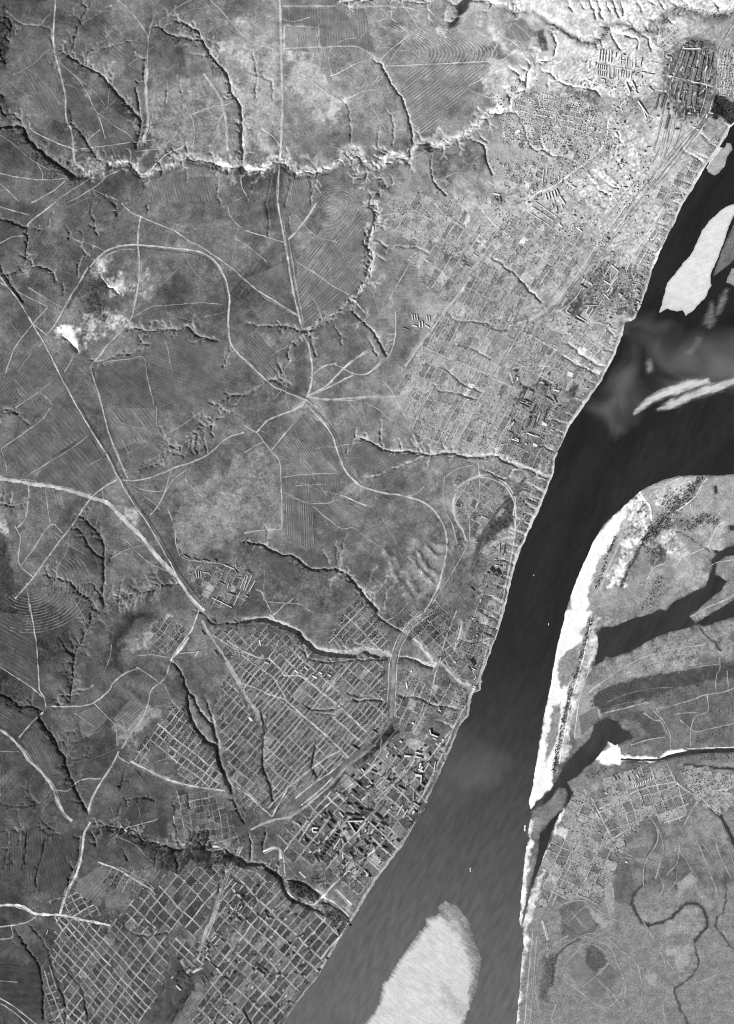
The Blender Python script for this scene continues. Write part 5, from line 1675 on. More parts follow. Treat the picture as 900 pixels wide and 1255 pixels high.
for par, p in table(FIELDS):
    ang, spc, tone, con = map(float, par)
    con *= 1.5
    tone *= random.uniform(0.9, 1.12)
    d = np.array([math.cos(math.radians(ang)), math.sin(math.radians(ang))])
    nrm = np.array([-d[1], d[0]])
    k = (p @ nrm)
    base = p.mean(0)
    half = max(spc / 2, 0.9)
    rows = np.arange(k.min() + 0.3, k.max(), half)
    v, f, t = [], [], []
    rr = random.Random(int(abs(p.sum())))
    strip = {}
    for ri, r in enumerate(rows):
        # each furrow bundle: a raised or sunken strip with its own tone
        iv0 = clip_line(p, nrm * r, d)
        iv1 = clip_line(p, nrm * min(r + half * 0.985, k.max() - 0.05), d)
        if not iv0 or not iv1:
            continue
        a0, b0 = iv0[0][0], iv0[-1][1]
        a1, b1 = iv1[0][0], iv1[-1][1]
        n = max(2, int(max(b0 - a0, b1 - a1) / 1.8))
        s = np.linspace(0, 1, n)
        P0 = nrm * r + d * (a0 + (b0 - a0) * s)[:, None]
        P1 = nrm * (r + half) + d * (a1 + (b1 - a1) * s)[:, None]
        P = np.stack([P0, P1], 1)
        z = height(P[..., 0], P[..., 1]) + 0.9
        big = rr.random() < 0.18
        tt = tone * (1 + con * (0.75 if ri % 2 else -0.45) * rr.uniform(0.4, 1.5) + (con * rr.uniform(-0.6, 0.9) if big else 0))
        tt = tone + (tt - tone) * np.clip(0.55 + 0.9 * noise(P[..., 0], P[..., 1], 13, 79), 0.1, 1.4)
        tv = tt * (1 + 0.10 * noise(P[..., 0], P[..., 1], 9, 77) + 0.10 * noise(P[..., 0], P[..., 1], 30, 78))
        tv = 0.7 * tv + 0.3 * at(TONE, P[..., 0], P[..., 1])
        I = len(v) * 0 + sum(len(q) for q in v) + np.arange(2 * n).reshape(n, 2)
        v.append(np.stack([wx(P[..., 0]), wy(P[..., 1]), z], -1).reshape(-1, 3))
        t.append(tv.ravel())
        f.append(np.stack([I[:-1, 0], I[:-1, 1], I[1:, 1], I[1:, 0]], -1))
    if not v:
        continue
    v, f, t = np.vstack(v), np.vstack(f), np.concatenate(t)
    link('field', make_mesh('field', v, up_facing(v, f), alb(t)), M_FIELD, parent=farm)

# contour ploughing: each curved baulk a low bank of earth
ARCS = []
for a in np.arange(40, 500, 21):
    ARCS.append(('F7', 150, 1.0, [(a - 190, 150 + rr.uniform(-6, 6)), (a - 110, 192), (a - 45, 232), (a, 275), (a + 6, 312), (a - 16, 350)]))
for r in np.arange(22, 215, 12.5):
    ARCS.append(('C1', 100, 0.9, [(112 + r * 1.08 * math.cos(q), 652 + r * 0.82 * math.sin(q)) for q in np.linspace(-0.75, 2.5 if r < 120 else 1.9, 16)]))
for r in np.arange(30, 150, 11):
    ARCS.append(('B2', 128, 0.9, [(300 + r * 0.9 * math.cos(q), -45 + r * 1.2 * math.sin(q)) for q in np.linspace(0.35, 1.6, 10)]))
for r in np.arange(16, 110, 9):
    ARCS.append(('A2', 118, 0.8, [(345 + r * math.cos(q), 800 + r * 1.1 * math.sin(q)) for q in np.linspace(-2.6, -0.6, 10)]))
for r in np.arange(30, 130, 14):
    ARCS.append(('A2', 128, 0.8, [(420 + r * 0.9 * math.cos(q), 300 + r * 0.9 * math.sin(q)) for q in np.linspace(0.5, 2.0, 10)]))
for r in np.arange(20, 100, 12):
    ARCS.append(('D1', 88, 0.8, [(90 + r * 0.8 * math.cos(q), 440 + r * math.sin(q)) for q in np.linspace(-0.5, 0.7, 10)]))
for tile, tone, wd, ps in ARCS:
    ox, oy, k = TILES[tile]
    q = np.array([[ox + a / k, oy + b / k] for a, b in ps])
    ribbon('contour_bank', q, wd, tone, off=1.2, parent=farm, jit=0.6)
# straight furrow lines below the contour field
for a in np.arange(0, 420, 26):
    q = pts('F7', '%f,450 %f,362' % (a, a + 105))
    ribbon('contour_bank', q, 0.8, 150, off=1.3, parent=farm, jit=0.7)


# ------------------------------------------------------------------ towns
def inside(poly, x, y):
    ins = False
    for i in range(len(poly)):
        a, b = poly[i], poly[(i + 1) % len(poly)]
        if (a[1] > y) != (b[1] > y) and x < (b[0] - a[0]) * (y - a[1]) / (b[1] - a[1]) + a[0]:
            ins = not ins
    return ins


H_POS = []      # small houses: x, y, angle, length, width, eaves, tone, town
T_POS = []      # tree masses: x, y, radius
TOWNS = '''
# tile | name angle1 angle2 space1 space2 streetwidth streettone blocktone houses trees | polygon
P | lower_left_grid -54 47 11.5 7.6 1.1 165 76 .5 .5 | 74,1105 80,1122 90,1118 112,1132 128,1130 142,1122 160,1142 178,1130 202,1142 210,1160 200,1208 170,1262 60,1262 76,1230 70,1200 62,1172 66,1145
P | quarter -52 45 12.5 12.8 1.25 168 74 .35 .4 | 160,1108 178,1090 196,1082 200,1070 222,1072 232,1056 250,1060 268,1078 262,1104 250,1140 240,1150 222,1135 205,1142 180,1130 160,1140 146,1124
P | quarter 63 -30 11 8 1.2 165 72 .4 .3 | 82,1090 96,1092 122,1110 130,1122 112,1126 76,1118
P | quarter -51 44 9.4 16.5 1.35 170 84 .55 .6 | 268,1108 290,1080 300,1078 345,1078 356,1102 386,1115 412,1130 436,1128 410,1160 388,1196 362,1228 344,1262 224,1262 258,1206 268,1186 258,1172 246,1180 262,1140
P | quarter 70 -20 9 8 1 150 70 .3 .3 | 54,1186 66,1180 78,1230 80,1255 62,1255
P | quarter -52 43 17.5 12.5 1.5 165 92 .7 .7 | 350,1010 372,990 402,972 440,938 476,906 500,905 520,930 546,900 556,890 552,915 530,965 512,1000 492,1036 462,1075 440,1096 410,1075 385,1060 350,1050 340,1030
P | quarter -49 42 5.7 14 1.15 160 84 .5 .3 | 284,818 300,802 326,806 345,800 372,782 388,800 420,806 470,806 474,868 478,886 452,908 400,950 350,985 334,998 322,985 324,940 326,905 305,866
P | quarter -53 38 7 11 1.2 160 78 .45 .35 | 162,930 180,905 206,868 224,862 240,892 262,918 274,958 262,966 226,962 219,940 188,912 181,941
P | quarter -50 42 6.4 12 1.15 155 80 .45 .3 | 282,824 316,888 322,930 318,998 302,986 284,962 272,905 264,856
P | quarter -46 44 7 12.5 1.2 155 84 .5 .3 | 402,786 414,758 436,735 462,752 477,776 474,796 452,792 430,790
P | quarter -44 46 7.4 11 1.1 135 86 .4 .3 | 325,790 334,772 350,778 376,780 384,792 372,800 345,806
P | quarter -58 36 6.2 14 1 172 134 .5 .12 | 526,290 540,266 575,264 608,288 596,318 570,320 548,312
P | quarter -62 24 7.4 17 1 168 126 .6 .15 | 486,480 500,455 528,404 556,372 576,338 592,325 626,336 652,362 628,398 690,440 650,462 626,476 626,540 612,556 560,556 520,552 496,502
P | quarter -60 30 8 18 1 175 128 .7 .2 | 690,410 650,400 630,440 640,470 690,470 715,480 735,460 720,440
P | quarter -19 71 12.5 12 1.0 166 118 .6 .25 | 716,968 748,955 775,941 818,937 828,958 840,970 850,978 838,1005 816,1012 794,996 790,1002 758,1040 742,1016 730,994
P | quarter -65 26 14.5 11.5 1 168 118 .7 .25 | 712,970 732,996 757,1040 750,1060 742,1086 733,1110 705,1102 686,1102 662,1112 666,1070 676,1030 696,998
P | quarter 48 -40 5 5 0.9 195 150 .6 .3 | 798,52 815,35 828,38 832,60 822,72 808,68
P | quarter 98 8 5 9 1.1 190 128 .7 .2 | 882,62 902,58 902,122 878,112 880,80
P | quarter -66 24 9 13 1 165 96 .5 .4 | 486,830 520,834 528,862 512,896 490,892 482,865
P | quarter -70 22 9 9 1.2 175 140 .5 .3 | 620,210 650,190 676,200 690,180 740,150 760,170 720,215 690,225 650,232 630,226
P | quarter 100 12 8 7 .9 190 150 .7 .15 | 622,110 650,122 682,112 730,128 736,158 690,180 650,186 625,180 610,150
P | quarter -50 40 7 10 1 140 84 .4 .3 | 186,770 205,758 228,762 222,790 200,802 180,796
P | quarter 26 -64 8 10 1 175 128 .6 .3 | 852,196 866,176 890,160 878,178 862,202 846,228 834,248 822,268 800,250 820,225
P | quarter -50 40 8 9 1 165 105 .6 .3 | 700,470 690,480 676,520 684,545 672,580 662,560 668,520 676,490
P | quarter 80 -10 7 10 1 150 110 .5 .4 | 740,330 770,325 790,340 782,378 750,384 730,360
P | quarter -68 20 12 6 .9 165 100 .4 .3 | 640,600 660,590 656,622 640,660 628,690 632,640
P | quarter 45 -45 6 8 .8 168 122 .5 .2 | 838,965 866,952 902,958 902,985 880,1000 862,985
P | quarter -20 70 7 9 .8 160 120 .6 .2 | 830,936 850,940 900,948 902,960 860,975 846,972
P | quarter -56 34 8 13 .9 178 142 .6 .2 | 640,262 690,272 720,290 700,330 670,352 640,330 606,300 600,284
P | quarter -56 34 7 14 .9 175 126 .6 .2 | 612,300 640,334 668,354 690,372 672,384 648,356 626,334 600,318
P | quarter -60 30 9 8 .9 190 140 .5 .2 | 834,252 826,272 812,300 798,328 790,352 770,345 780,320 796,290 812,262
P | quarter -50 40 9 12 .9 180 140 .4 .2 | 715,385 745,402 752,430 728,460 700,440 690,412
P | quarter -64 24 8 14 .9 150 104 .5 .3 | 612,556 640,470 630,476 690,470 672,560 662,575 640,568
P | quarter -66 22 9 12 .9 150 100 .4 .35 | 596,700 624,690 618,745 600,790 590,820 560,800 566,770 590,740
P | quarter -40 48 9 11 .9 150 92 .4 .4 | 490,760 520,745 560,760 570,800 556,830 530,800 500,785
P | quarter -62 26 10 10 .9 150 98 .5 .4 | 530,836 560,838 578,856 566,884 540,876 528,858
P | quarter 80 -12 9 8 .9 130 82 .4 .4 | 215,968 262,970 282,1000 300,1030 262,1042 232,1030 216,1010
P | quarter 28 -60 9 9 .9 130 84 .3 .3 | 126,1062 160,1062 200,1066 180,1086 160,1100 130,1080
P | quarter 26 -62 10 8 .9 140 88 .4 .3 | 226,692 262,690 300,690 312,720 296,742 262,748 240,722
P | quarter -56 36 8 10 .9 160 108 .4 .3 | 556,590 590,585 618,600 612,628 590,650 566,640 556,620
P | quarter -48 44 7 11 .9 150 92 .4 .3 | 258,762 300,775 330,768 330,792 300,800 282,812 262,780
P | quarter -52 45 11 9 1.1 160 80 .5 .4 | 206,1146 240,1152 262,1142 258,1172 240,1188 226,1184 210,1164
P | quarter -50 44 10 12 1.1 160 82 .5 .5 | 262,1058 300,1060 342,1076 300,1080 288,1082 268,1104 258,1090
P | quarter -60 30 10 12 .8 170 130 .4 .15 | 480,250 520,240 560,246 590,262 540,266 526,288 500,296 486,280
P | quarter -58 36 9 12 .9 175 120 .5 .2 | 500,300 526,292 548,314 590,322 574,338 552,368 520,350 508,330
'''
TOWN_NAMES = ['the lower left street grid', 'the square blocks beside the wooded ravine', 'the short strip above the white highway', 'the long avenues near the lower bank', 'the plots by the lower left ravine',
              'the old centre beside the river', 'the large narrow-block grid above the rail yard', 'the fan-shaped quarter between two ravines', 'the quarter west of the straight highway', 'the corner above the big ravine',
              'the plots above the big ravine', 'the small northern grid', 'the long northern suburb', 'the suburb beside the dark works', 'the upper east bank village', 'the lower east bank village',
              'the small settlement by the winding stream', 'the rows at the right edge', 'the blocks east of the railway bend', 'the pale terrace suburb', 'the pale huts below the stream', 'the plots on the round hill',
              'the bank-top plots in the upper right', 'the blocks below the dark works', 'the works housing near the bank', 'the river bluff plots', 'the right edge east bank hamlet', 'the far east bank lanes', 'the pale lanes above the rail yard', 'the sloping lanes beside the northern gully', 'the bluff above the large sandbank', 'the lanes behind the smoky corner',
              'the lanes round the dark steel works', 'the bluff below the railway loop', 'the plots inside the railway fork', 'the bluff between the white ravines', 'the plots above the wooded ravine', 'the gullied plots left of the wooded ravine',
              'the camp between two railway lines', 'the plots inside the railway loop', 'the plots below the camp', 'the gap beside the lower freight yard', 'the strip under the wooded ravine', 'the pale plots above the northern grid', 'the open plots beside the northern grid']
for ti, (par, p) in enumerate(table(TOWNS)):
    a1, a2, s1, s2, sw, stone, btone, hden, tden = map(float, par[1:])
    root = link('town_ground', None, kind='structure', label='garden blocks and streets of ' + TOWN_NAMES[ti])
    root.empty_display_size = 5
    d1 = np.array([math.cos(math.radians(a1)), math.sin(math.radians(a1))])
    d2 = np.array([math.cos(math.radians(a2)), math.sin(math.radians(a2))])
    A = np.array([[d1[0], d2[0]], [d1[1], d2[1]]])
    Ai = np.linalg.inv(A)
    o = p.mean(0)
    uv = (p - o) @ Ai.T          # coordinates along d1, d2
    sin_ = abs(d1[0] * d2[1] - d1[1] * d2[0])
    su, sv = s2 / sin_, s1 / sin_        # step along d1 between d2-lines is s2, and the other way round
    us, vs = [uv[:, 0].min()], [uv[:, 1].min()]
    while us[-1] < uv[:, 0].max():
        us.append(us[-1] + su * random.uniform(0.86, 1.14))
    while vs[-1] < uv[:, 1].max():
        vs.append(vs[-1] + sv * random.uniform(0.88, 1.12))
    gone_u = {i for i in range(len(us)) if random.random() < 0.06}

    def to_px(u, v):
        q = np.stack([np.asarray(u, float), np.asarray(v, float)], -1) @ A.T + o
        q = q + np.stack([noise(q[..., 0], q[..., 1], 30, 501), noise(q[..., 0], q[..., 1], 30, 502)], -1) * 1.3
        return q
    nb = 0
    for i in range(len(us) - 1):
        for j in range(len(vs) - 1):
            c = to_px((us[i] + us[i + 1]) / 2, (vs[j] + vs[j + 1]) / 2)
            cw = c + 5 * np.array([noise(c[0], c[1], 11, 551), noise(c[0], c[1], 11, 552)])
            if not inside(p, cw[0], cw[1]) or random.random() < 0.04 or at(WEST_SD, c[0], c[1]) < 4 and at(EAST_SD, c[0], c[1]) < 4:
                continue
            if at(CUT, c[0], c[1]) > 4:
                continue
            merge = i in gone_u
            u0, u1 = us[i] + sw * 0.5, us[i + 1] - (sw * 0.5 if not merge else 0)
            v0, v1 = vs[j] + sw * 0.5, vs[j + 1] - sw * 0.5
            nu, nv = max(2, int((u1 - u0) / 1.6) + 1), max(2, int((v1 - v0) / 1.6) + 1)
            U, W_ = np.meshgrid(np.linspace(u0, u1, nu), np.linspace(v0, v1, nv))
            P = to_px(U, W_)
            z = height(P[..., 0], P[..., 1]) + 1.0
            bt_ = btone * random.uniform(0.8, 1.2)
            hfac, tfac = random.choice((0.3, 0.7, 1, 1, 1.4)), random.choice((0, 0.4, 1, 1.5, 2.4))
            if random.random() < 0.03:
                bt_ *= 1.35
                tfac = 0
            tv = bt_ * (1 + 0.2 * noise(P[..., 0], P[..., 1], 3.0, 601) + 0.12 * noise(P[..., 0], P[..., 1], 12, 602))
            I = np.arange(nu * nv).reshape(nv, nu)
            f = np.stack([I[:-1, :-1], I[:-1, 1:], I[1:, 1:], I[1:, :-1]], -1).reshape(-1, 4)
            v = np.stack([wx(P[..., 0]), wy(P[..., 1]), z], -1).reshape(-1, 3)
            if nb < 300:
                link('city_block', make_mesh('city_block', v, up_facing(v, f), alb(tv.ravel())), M_BLOCK, parent=root)
            nb += 1
            # houses along the two long edges of the block, trees in the gardens
            for (ua, va, ub, vb, ang) in ((u0 + .5, v0 + .55, u1 - .5, v0 + .55, a1), (u0 + .5, v1 - .55, u1 - .5, v1 - .55, a1),
                                          (u0 + .55, v0 + 1, u0 + .55, v1 - 1, a2), (u1 - .55, v0 + 1, u1 - .55, v1 - 1, a2)):
                L = math.hypot(ub - ua, vb - va)
                n = int(L / 1.5)
                for q in range(n):
                    if random.random() > hden * hfac:
                        continue
                    s = (q + random.uniform(0.2, 0.8)) / n
                    h = to_px(ua + (ub - ua) * s, va + (vb - va) * s)
                    if at(CUT, h[0], h[1]) > 3:
                        continue
                    big = random.random() < 0.12
                    H_POS.append((h[0], h[1], -math.radians(ang) + random.choice((0, math.pi / 2)), random.uniform(9, 15) * (1.6 if big else 1), random.uniform(7, 10), random.uniform(2.6, 4.2) * (1.7 if big else 1),
                                  random.choice((70, 95, 120, 150, 185)) * stone / 165, ti))
            n = int((u1 - u0) * (v1 - v0) * tden * 0.3 * tfac)
            for q in range(n):
                h = to_px(random.uniform(u0 + .6, u1 - .6), random.uniform(v0 + .6, v1 - .6))
                T_POS.append((h[0], h[1], random.uniform(2.6, 6.4) * (0.8 if btone > 100 else 1)))
    for i, u in enumerate(us):
        if i in gone_u:
            continue
        for (tiles_, along) in (((u, None), 'v'),):
            vv = np.arange(vs[0], vs[-1], 2.0)
            P = to_px(np.full(len(vv), u), vv)
            run = []
            for q in list(P) + [None]:
                if q is not None and inside(p, q[0] + 4 * noise(q[0], q[1], 13, 553), q[1] + 4 * noise(q[0], q[1], 13, 554)) and at(CUT, q[0], q[1]) < 5:
                    run.append(q)
                else:
                    if len(run) > 3:
                        ribbon('street', np.array(run), sw * random.choice((0.5, 0.6, 0.7, 0.8, 1.05)), stone * random.uniform(0.72, 1.12), off=1.7, parent=root, sm=False, jit=0.25, base=btone * 1.1)
                    run = []
    for v_ in vs:
        uu = np.arange(us[0], us[-1], 2.0)
        P = to_px(uu, np.full(len(uu), v_))
        run = []
        for q in list(P) + [None]:
            if q is not None and inside(p, q[0] + 4 * noise(q[0], q[1], 13, 553), q[1] + 4 * noise(q[0], q[1], 13, 554)) and at(CUT, q[0], q[1]) < 5:
                run.append(q)
            else:
                if len(run) > 3:
                    ribbon('street', np.array(run), sw * random.choice((0.5, 0.6, 0.7, 0.8, 1.0)), stone * random.uniform(0.72, 1.1), off=1.9, parent=root, sm=False, jit=0.25, base=btone * 1.1)
                run = []


# ------------------------------------------------------------------ buildings
def gable(L, W, h, r, ov=0.0):
    """a box of L x W with eaves at h and a ridge r above: walls, roof"""
    a, b = L / 2, W / 2
    wv = [(-a, -b, -2), (a, -b, -2), (a, b, -2), (-a, b, -2), (-a, -b, h), (a, -b, h), (a, b, h), (-a, b, h), (-a, 0, h + r * 0.97), (a, 0, h + r * 0.97)]
    wq = [(0, 1, 5, 4), (2, 3, 7, 6)]
    wp = [(1, 2, 6, 9, 5), (3, 0, 4, 8, 7)]
    a += ov
    e = h - r * ov / b
    b2 = b + ov
    rv = [(-a, -b2, e), (a, -b2, e), (a, 0, h + r), (-a, 0, h + r), (a, b2, e), (-a, b2, e), (-a, -b2, e - .4), (a, -b2, e - .4), (a, b2, e - .4), (-a, b2, e - .4)]
    rf = [(0, 1, 2, 3), (3, 2, 4, 5), (6, 7, 1, 0), (5, 4, 8, 9)]
    return (wv, wq + wp), (rv, rf)


def pyd(name, v, f, mat):
    me = bpy.data.meshes.new(name)
    me.from_pydata([tuple(map(float, q)) for q in v], [], f)
    me.update()
    for m in (mat if isinstance(mat, (list, tuple)) else [mat]):
        me.materials.append(m)
    return me


MESH_CACHE = {}
ORD = ['first', 'second', 'third', 'fourth', 'fifth', 'sixth', 'seventh', 'eighth', 'ninth', 'tenth', 'eleventh', 'twelfth', 'thirteenth', 'fourteenth', 'fifteenth', 'sixteenth', 'seventeenth', 'eighteenth', 'nineteenth', 'twentieth']


def building(seg, wd, h, tone, name, label, cat, group, style='gable'):
    if style in ('hall', 'saw'):
        wd, h, tone = wd * 0.78, h * 0.75, 0.55 * tone + 58
    (x0, y0), (x1, y1) = seg
    L = math.hypot(x1 - x0, y1 - y0) * S
    cx_, cy_ = (x0 + x1) / 2, (y0 + y1) / 2
    ang = -math.atan2(y1 - y0, x1 - x0)
    W = wd * S
    z = float(np.min(height(np.array([x0, x1, cx_]), np.array([y0, y1, cy_])))) + 0.6
    root = empty(name, (float(wx(cx_)), float(wy(cy_)), z), ang, label=label, cat=cat, group=group)
    wm, rm = tmat(150), tmat(tone)
    if style == 'gable':
        (wv, wf), (rv, rf) = gable(L, W, h, W * 0.2, 1.0)
        link('wall', pyd('wall', wv, wf, wm), parent=root)
        link('roof', pyd('roof', rv, rf, rm), parent=root)
    elif style == 'hall':           # works hall: low-pitched roof and a raised roof lantern
        (wv, wf), (rv, rf) = gable(L, W, h, W * 0.1, 0.6)
        link('wall', pyd('wall', wv, wf, wm), parent=root)
        rr_ = link('roof', pyd('roof', rv, rf, rm), parent=root)
        (lv, lf), (kv, kf) = gable(L * 0.86, W * 0.26, h + W * 0.1 + 1.5, W * 0.05, 0.3)
        lv = [(q[0], q[1], max(q[2], h)) for q in lv]
        link('roof_lantern', pyd('roof_lantern', lv + kv, lf + [tuple(i + len(lv) for i in q) for q in kf], tmat(tone + 15)), parent=rr_)
    elif style == 'saw':            # sawtooth roof
        (wv, wf), _ = gable(L, W, h, 0.02, 0)
        link('wall', pyd('wall', wv, wf, wm), parent=root)
        n = max(3, int(L / 22))
        v, f = [], []
        for i in range(n):
            xa, xb = -L / 2 + L * i / n, -L / 2 + L * (i + 1) / n - 0.05
            k = len(v)
            v += [(xa, -W / 2, h), (xb, -W / 2, h), (xb, W / 2, h), (xa, W / 2, h), (xa, -W / 2, h + 5), (xa, W / 2, h + 5)]
            f += [(k + 4, k + 1, k + 2, k + 5), (k, k + 4, k + 5, k + 3), (k, k + 1, k + 4), (k + 3, k + 5, k + 2)]
        link('roof', pyd('roof', v, f, rm), parent=root)
    elif style == 'flat':
        (wv, wf), _ = gable(L, W, h, 0.02, 0)
        link('wall', pyd('wall', wv, wf, wm), parent=root)
        a, b = L / 2 + .4, W / 2 + .4
        v = [(-a, -b, h), (a, -b, h), (a, b, h), (-a, b, h), (-a, -b, h + 1), (a, -b, h + 1), (a, b, h + 1), (-a, b, h + 1)]
        r2 = link('roof', pyd('roof', v, [(4, 5, 6, 7), (0, 1, 5, 4), (1, 2, 6, 5), (2, 3, 7, 6), (3, 0, 4, 7)], rm), parent=root)
        a, b, c = L * .08, W * .18, h + 1.02
        v = [(q[0] + L * .2, q[1], q[2]) for q in [(-a, -b, c), (a, -b, c), (a, b, c), (-a, b, c), (-a, -b, c + 3), (a, -b, c + 3), (a, b, c + 3), (-a, b, c + 3)]]
        link('stair_house', pyd('stair_house', v, [(4, 5, 6, 7), (0, 1, 5, 4), (1, 2, 6, 5), (2, 3, 7, 6), (3, 0, 4, 7)], tmat(tone + 30)), parent=r2)
    return root


def spot_label(x, y, tone, l, kind, place, box, word=None):
    tn = 'dark' if tone < 85 else 'grey' if tone < 135 else 'pale' if tone < 185 else 'white'
    u, v = (x - box[0]) / (box[2] - box[0]), (y - box[1]) / (box[3] - box[1])
    ver = 'upper' if v < 1 / 3 else 'lower' if v > 2 / 3 else 'middle'
    hor = 'left' if u < 1 / 3 else 'right' if u > 2 / 3 else 'central'
    return '%s %s %s, %s %s part of %s' % ('long' if l > 3.4 else 'short', tn, kind, ver, hor, place)


BLD = []   # cluster phrase, kind, list of (x0,y0,x1,y1,width,height,tone,style)


def cluster(phrase, name, cat, group, items):
    items = sorted(items, key=lambda q: (q[0] + q[2]) / 2)
    for i, (x0, y0, x1, y1, wd, h, tone, style) in enumerate(items):
        tn = 'dark' if tone < 85 else 'grey' if tone < 135 else 'pale' if tone < 185 else 'white'
        if len(items) == 1:
            lab = '%s %s %s' % (tn, name.replace('_', ' '), phrase)
        elif i < 20:
            lab = '%s %s %s, %s from the left' % (tn, name.replace('_', ' '), phrase, ORD[i])
        else:
            j = len(items) - 1 - i
            lab = '%s %s %s, %s' % (tn, name.replace('_', ' '), phrase, 'rightmost' if j == 0 else (ORD[j] + ' from the right' if j < 20 else '%dth from the left' % (i + 1)))
        building(((x0, y0), (x1, y1)), wd, h, tone, name, lab, cat, group, style)


def segs(tile, text):
    """x0,y0,x1,y1,width,height,tone,style; ..."""
    ox, oy, k = TILES[tile]
    out = []
    for q in text.split(';'):
        q = q.split()
        if len(q) < 7:
            continue
        out.append((ox + float(q[0]) / k, oy + float(q[1]) / k, ox + float(q[2]) / k, oy + float(q[3]) / k, float(q[4]), float(q[5]), float(q[6]), q[7] if len(q) > 7 else 'gable'))
    return out


cluster('in the tall row below the winding stream', 'apartment_block', 'building', 'apartment blocks in the upper settlement',
        segs('I1', '310 205 300 322 1.5 14 205;342 208 332 328 1.5 14 205;372 212 360 335 1.5 14 205;408 222 396 342 1.5 14 205;438 228 428 350 1.4 14 200;485 238 480 292 1.2 12 190'))
it = []
for r, (y0, y1) in enumerate(((370, 420), (438, 488))):
    for k in range(5):
        it.append((700 + (287 + 23 * k) / 9, 40 + (y0 + 3 * k) / 9, 700 + (281 + 23 * k) / 9, 40 + (y1 + 3 * k) / 9, 1.1, 10, 195, 'gable'))
cluster('in the double row beside the courtyard block', 'terrace', 'building', 'terraces in the upper settlement', it)
cluster('around a courtyard in the upper settlement', 'courtyard_wing', 'building', 'courtyard wings in the upper settlement',
        segs('I1', '412 385 410 520 1 12 205 flat;460 395 455 525 1 12 190 flat;415 522 452 527 1 12 150 flat;700 290 695 395 1.2 13 205 flat;768 290 752 395 1 13 205 flat;702 398 742 400 1 13 200 flat'))
it = []
for k, xx in enumerate((485, 510, 545, 572, 600, 628, 660)):
    it += segs('I1', '%d %d %d %d .9 9 190' % (xx, 425 + 3 * k, xx - 6, 500 + 3 * k))
it += segs('I1', '545 260 538 360 .9 9 190;612 285 602 385 .9 9 190;672 300 665 385 .9 9 195;262 345 258 385 1.4 9 190;180 535 215 545 1 8 200;315 522 360 532 1.2 9 200')
cluster('in the thin rows of the upper settlement', 'row_house', 'building', 'row houses in the upper settlement', it)
cluster('beside the works gate avenue', 'long_block', 'building', 'long blocks by the works avenue',
        segs('I1', '600 562 645 672 1.6 15 205;665 545 708 642 1.6 15 205;725 690 862 615 1.4 14 195;850 610 900 660 1.2 14 195;765 445 815 458 1.4 12 200;835 465 900 475 1.6 12 180') +
        segs('A3', '545 375 580 425 1.4 14 205;560 395 575 440 1.2 13 190;585 350 600 335 1.2 13 190;575 440 600 400 1.2 13 170;520 320 545 350 1.2 12 170'))
cluster('inside the looped upper works', 'factory_hall', 'factory', 'halls of the upper works',
        segs('I2', '345 390 290 560 2.2 14 120 hall;400 400 330 640 2.4 15 95 hall;450 400 400 560 3.2 16 80 saw;540 440 500 700 4.5 17 62 saw;600 440 565 740 1.6 14 150 hall;390 580 350 710 3.8 16 70 saw;470 580 430 720 4.2 16 88 saw;655 415 625 545 1.8 16 58 hall;280 560 220 700 2 13 105 hall;520 365 340 365 1 10 230 flat;500 740 420 725 1 10 225 flat;420 760 390 1010 4.2 15 72 saw;480 770 450 1020 3.4 15 62 saw;320 740 275 930 2.2 14 120 hall;370 750 330 930 2.2 14 95 hall;270 730 230 860 1.8 13 130 hall;200 740 160 860 1.8 13 110 hall;570 800 510 860 1 12 160 flat;690 640 640 740 1.2 10 150 hall;120 860 80 1020 2.6 15 62 saw;60 870 20 1040 2.4 15 70 saw;170 1100 130 1250 3.4 15 60 saw;350 1040 330 1140 2 12 110 hall;440 300 420 340 4 12 82 flat;520 290 500 350 4.2 12 78 flat;270 920 310 945 2 12 140 flat;460 840 450 870 3 10 170 flat;330 560 300 600 2 12 180 flat;590 560 570 610 1.8 12 210 flat'))
it = []
for k in range(6):
    for r in range(5):
        if random.random() < 0.85:
            x = 760 + 34 * k - 10 * r
            y = 380 + 85 * r + random.uniform(-10, 10)
            it.append((800 + x / 8.96, 20 + y / 8.96, 800 + (x - 8) / 8.96, 20 + (y + random.uniform(35, 65)) / 8.96, 1.0, 8, random.choice((110, 150, 190, 210)), 'gable'))
cluster('in the rows at the upper right edge', 'barrack', 'building', 'barracks at the right edge', it)
it = []
for k in range(4):
    it += segs('G4', '%d %d %d %d 1.5 10 195' % (140 + 18 * k, 195 - 8 * k, 150 + 18 * k, 232 - 8 * k))
it += segs('G4', '205 160 222 195 1.3 10 190;190 220 198 245 1.2 9 190;180 255 188 275 1.2 9 190;205 270 212 295 1.2 9 190;228 205 262 255 1.6 10 185;240 260 248 285 1.4 9 185;130 45 122 130 1.2 9 185;152 40 146 75 1.1 9 180;170 118 200 105 1 8 180;222 85 224 115 1.3 9 185;300 140 325 155 1.6 10 200;275 120 300 130 1 9 185;225 375 245 395 1.8 10 205;330 395 365 420 1.1 9 205')
cluster('in the cluster on the pale terrace', 'barrack', 'building', 'barracks on the pale terrace', it)
it = []
for (xa, ya, xb, yb, n) in ((75, 240, 215, 335, 14), (58, 272, 195, 360, 12), (38, 305, 170, 388, 11)):
    for k in range(n):
        s0, s1 = k / n, (k + 0.72) / n
        it.append((640 + (xa + (xb - xa) * s0) / 5, 200 + (ya + (yb - ya) * s0) / 5, 640 + (xa + (xb - xa) * s1) / 5, 200 + (ya + (yb - ya) * s1) / 5, 0.9, 7, 190, 'gable'))
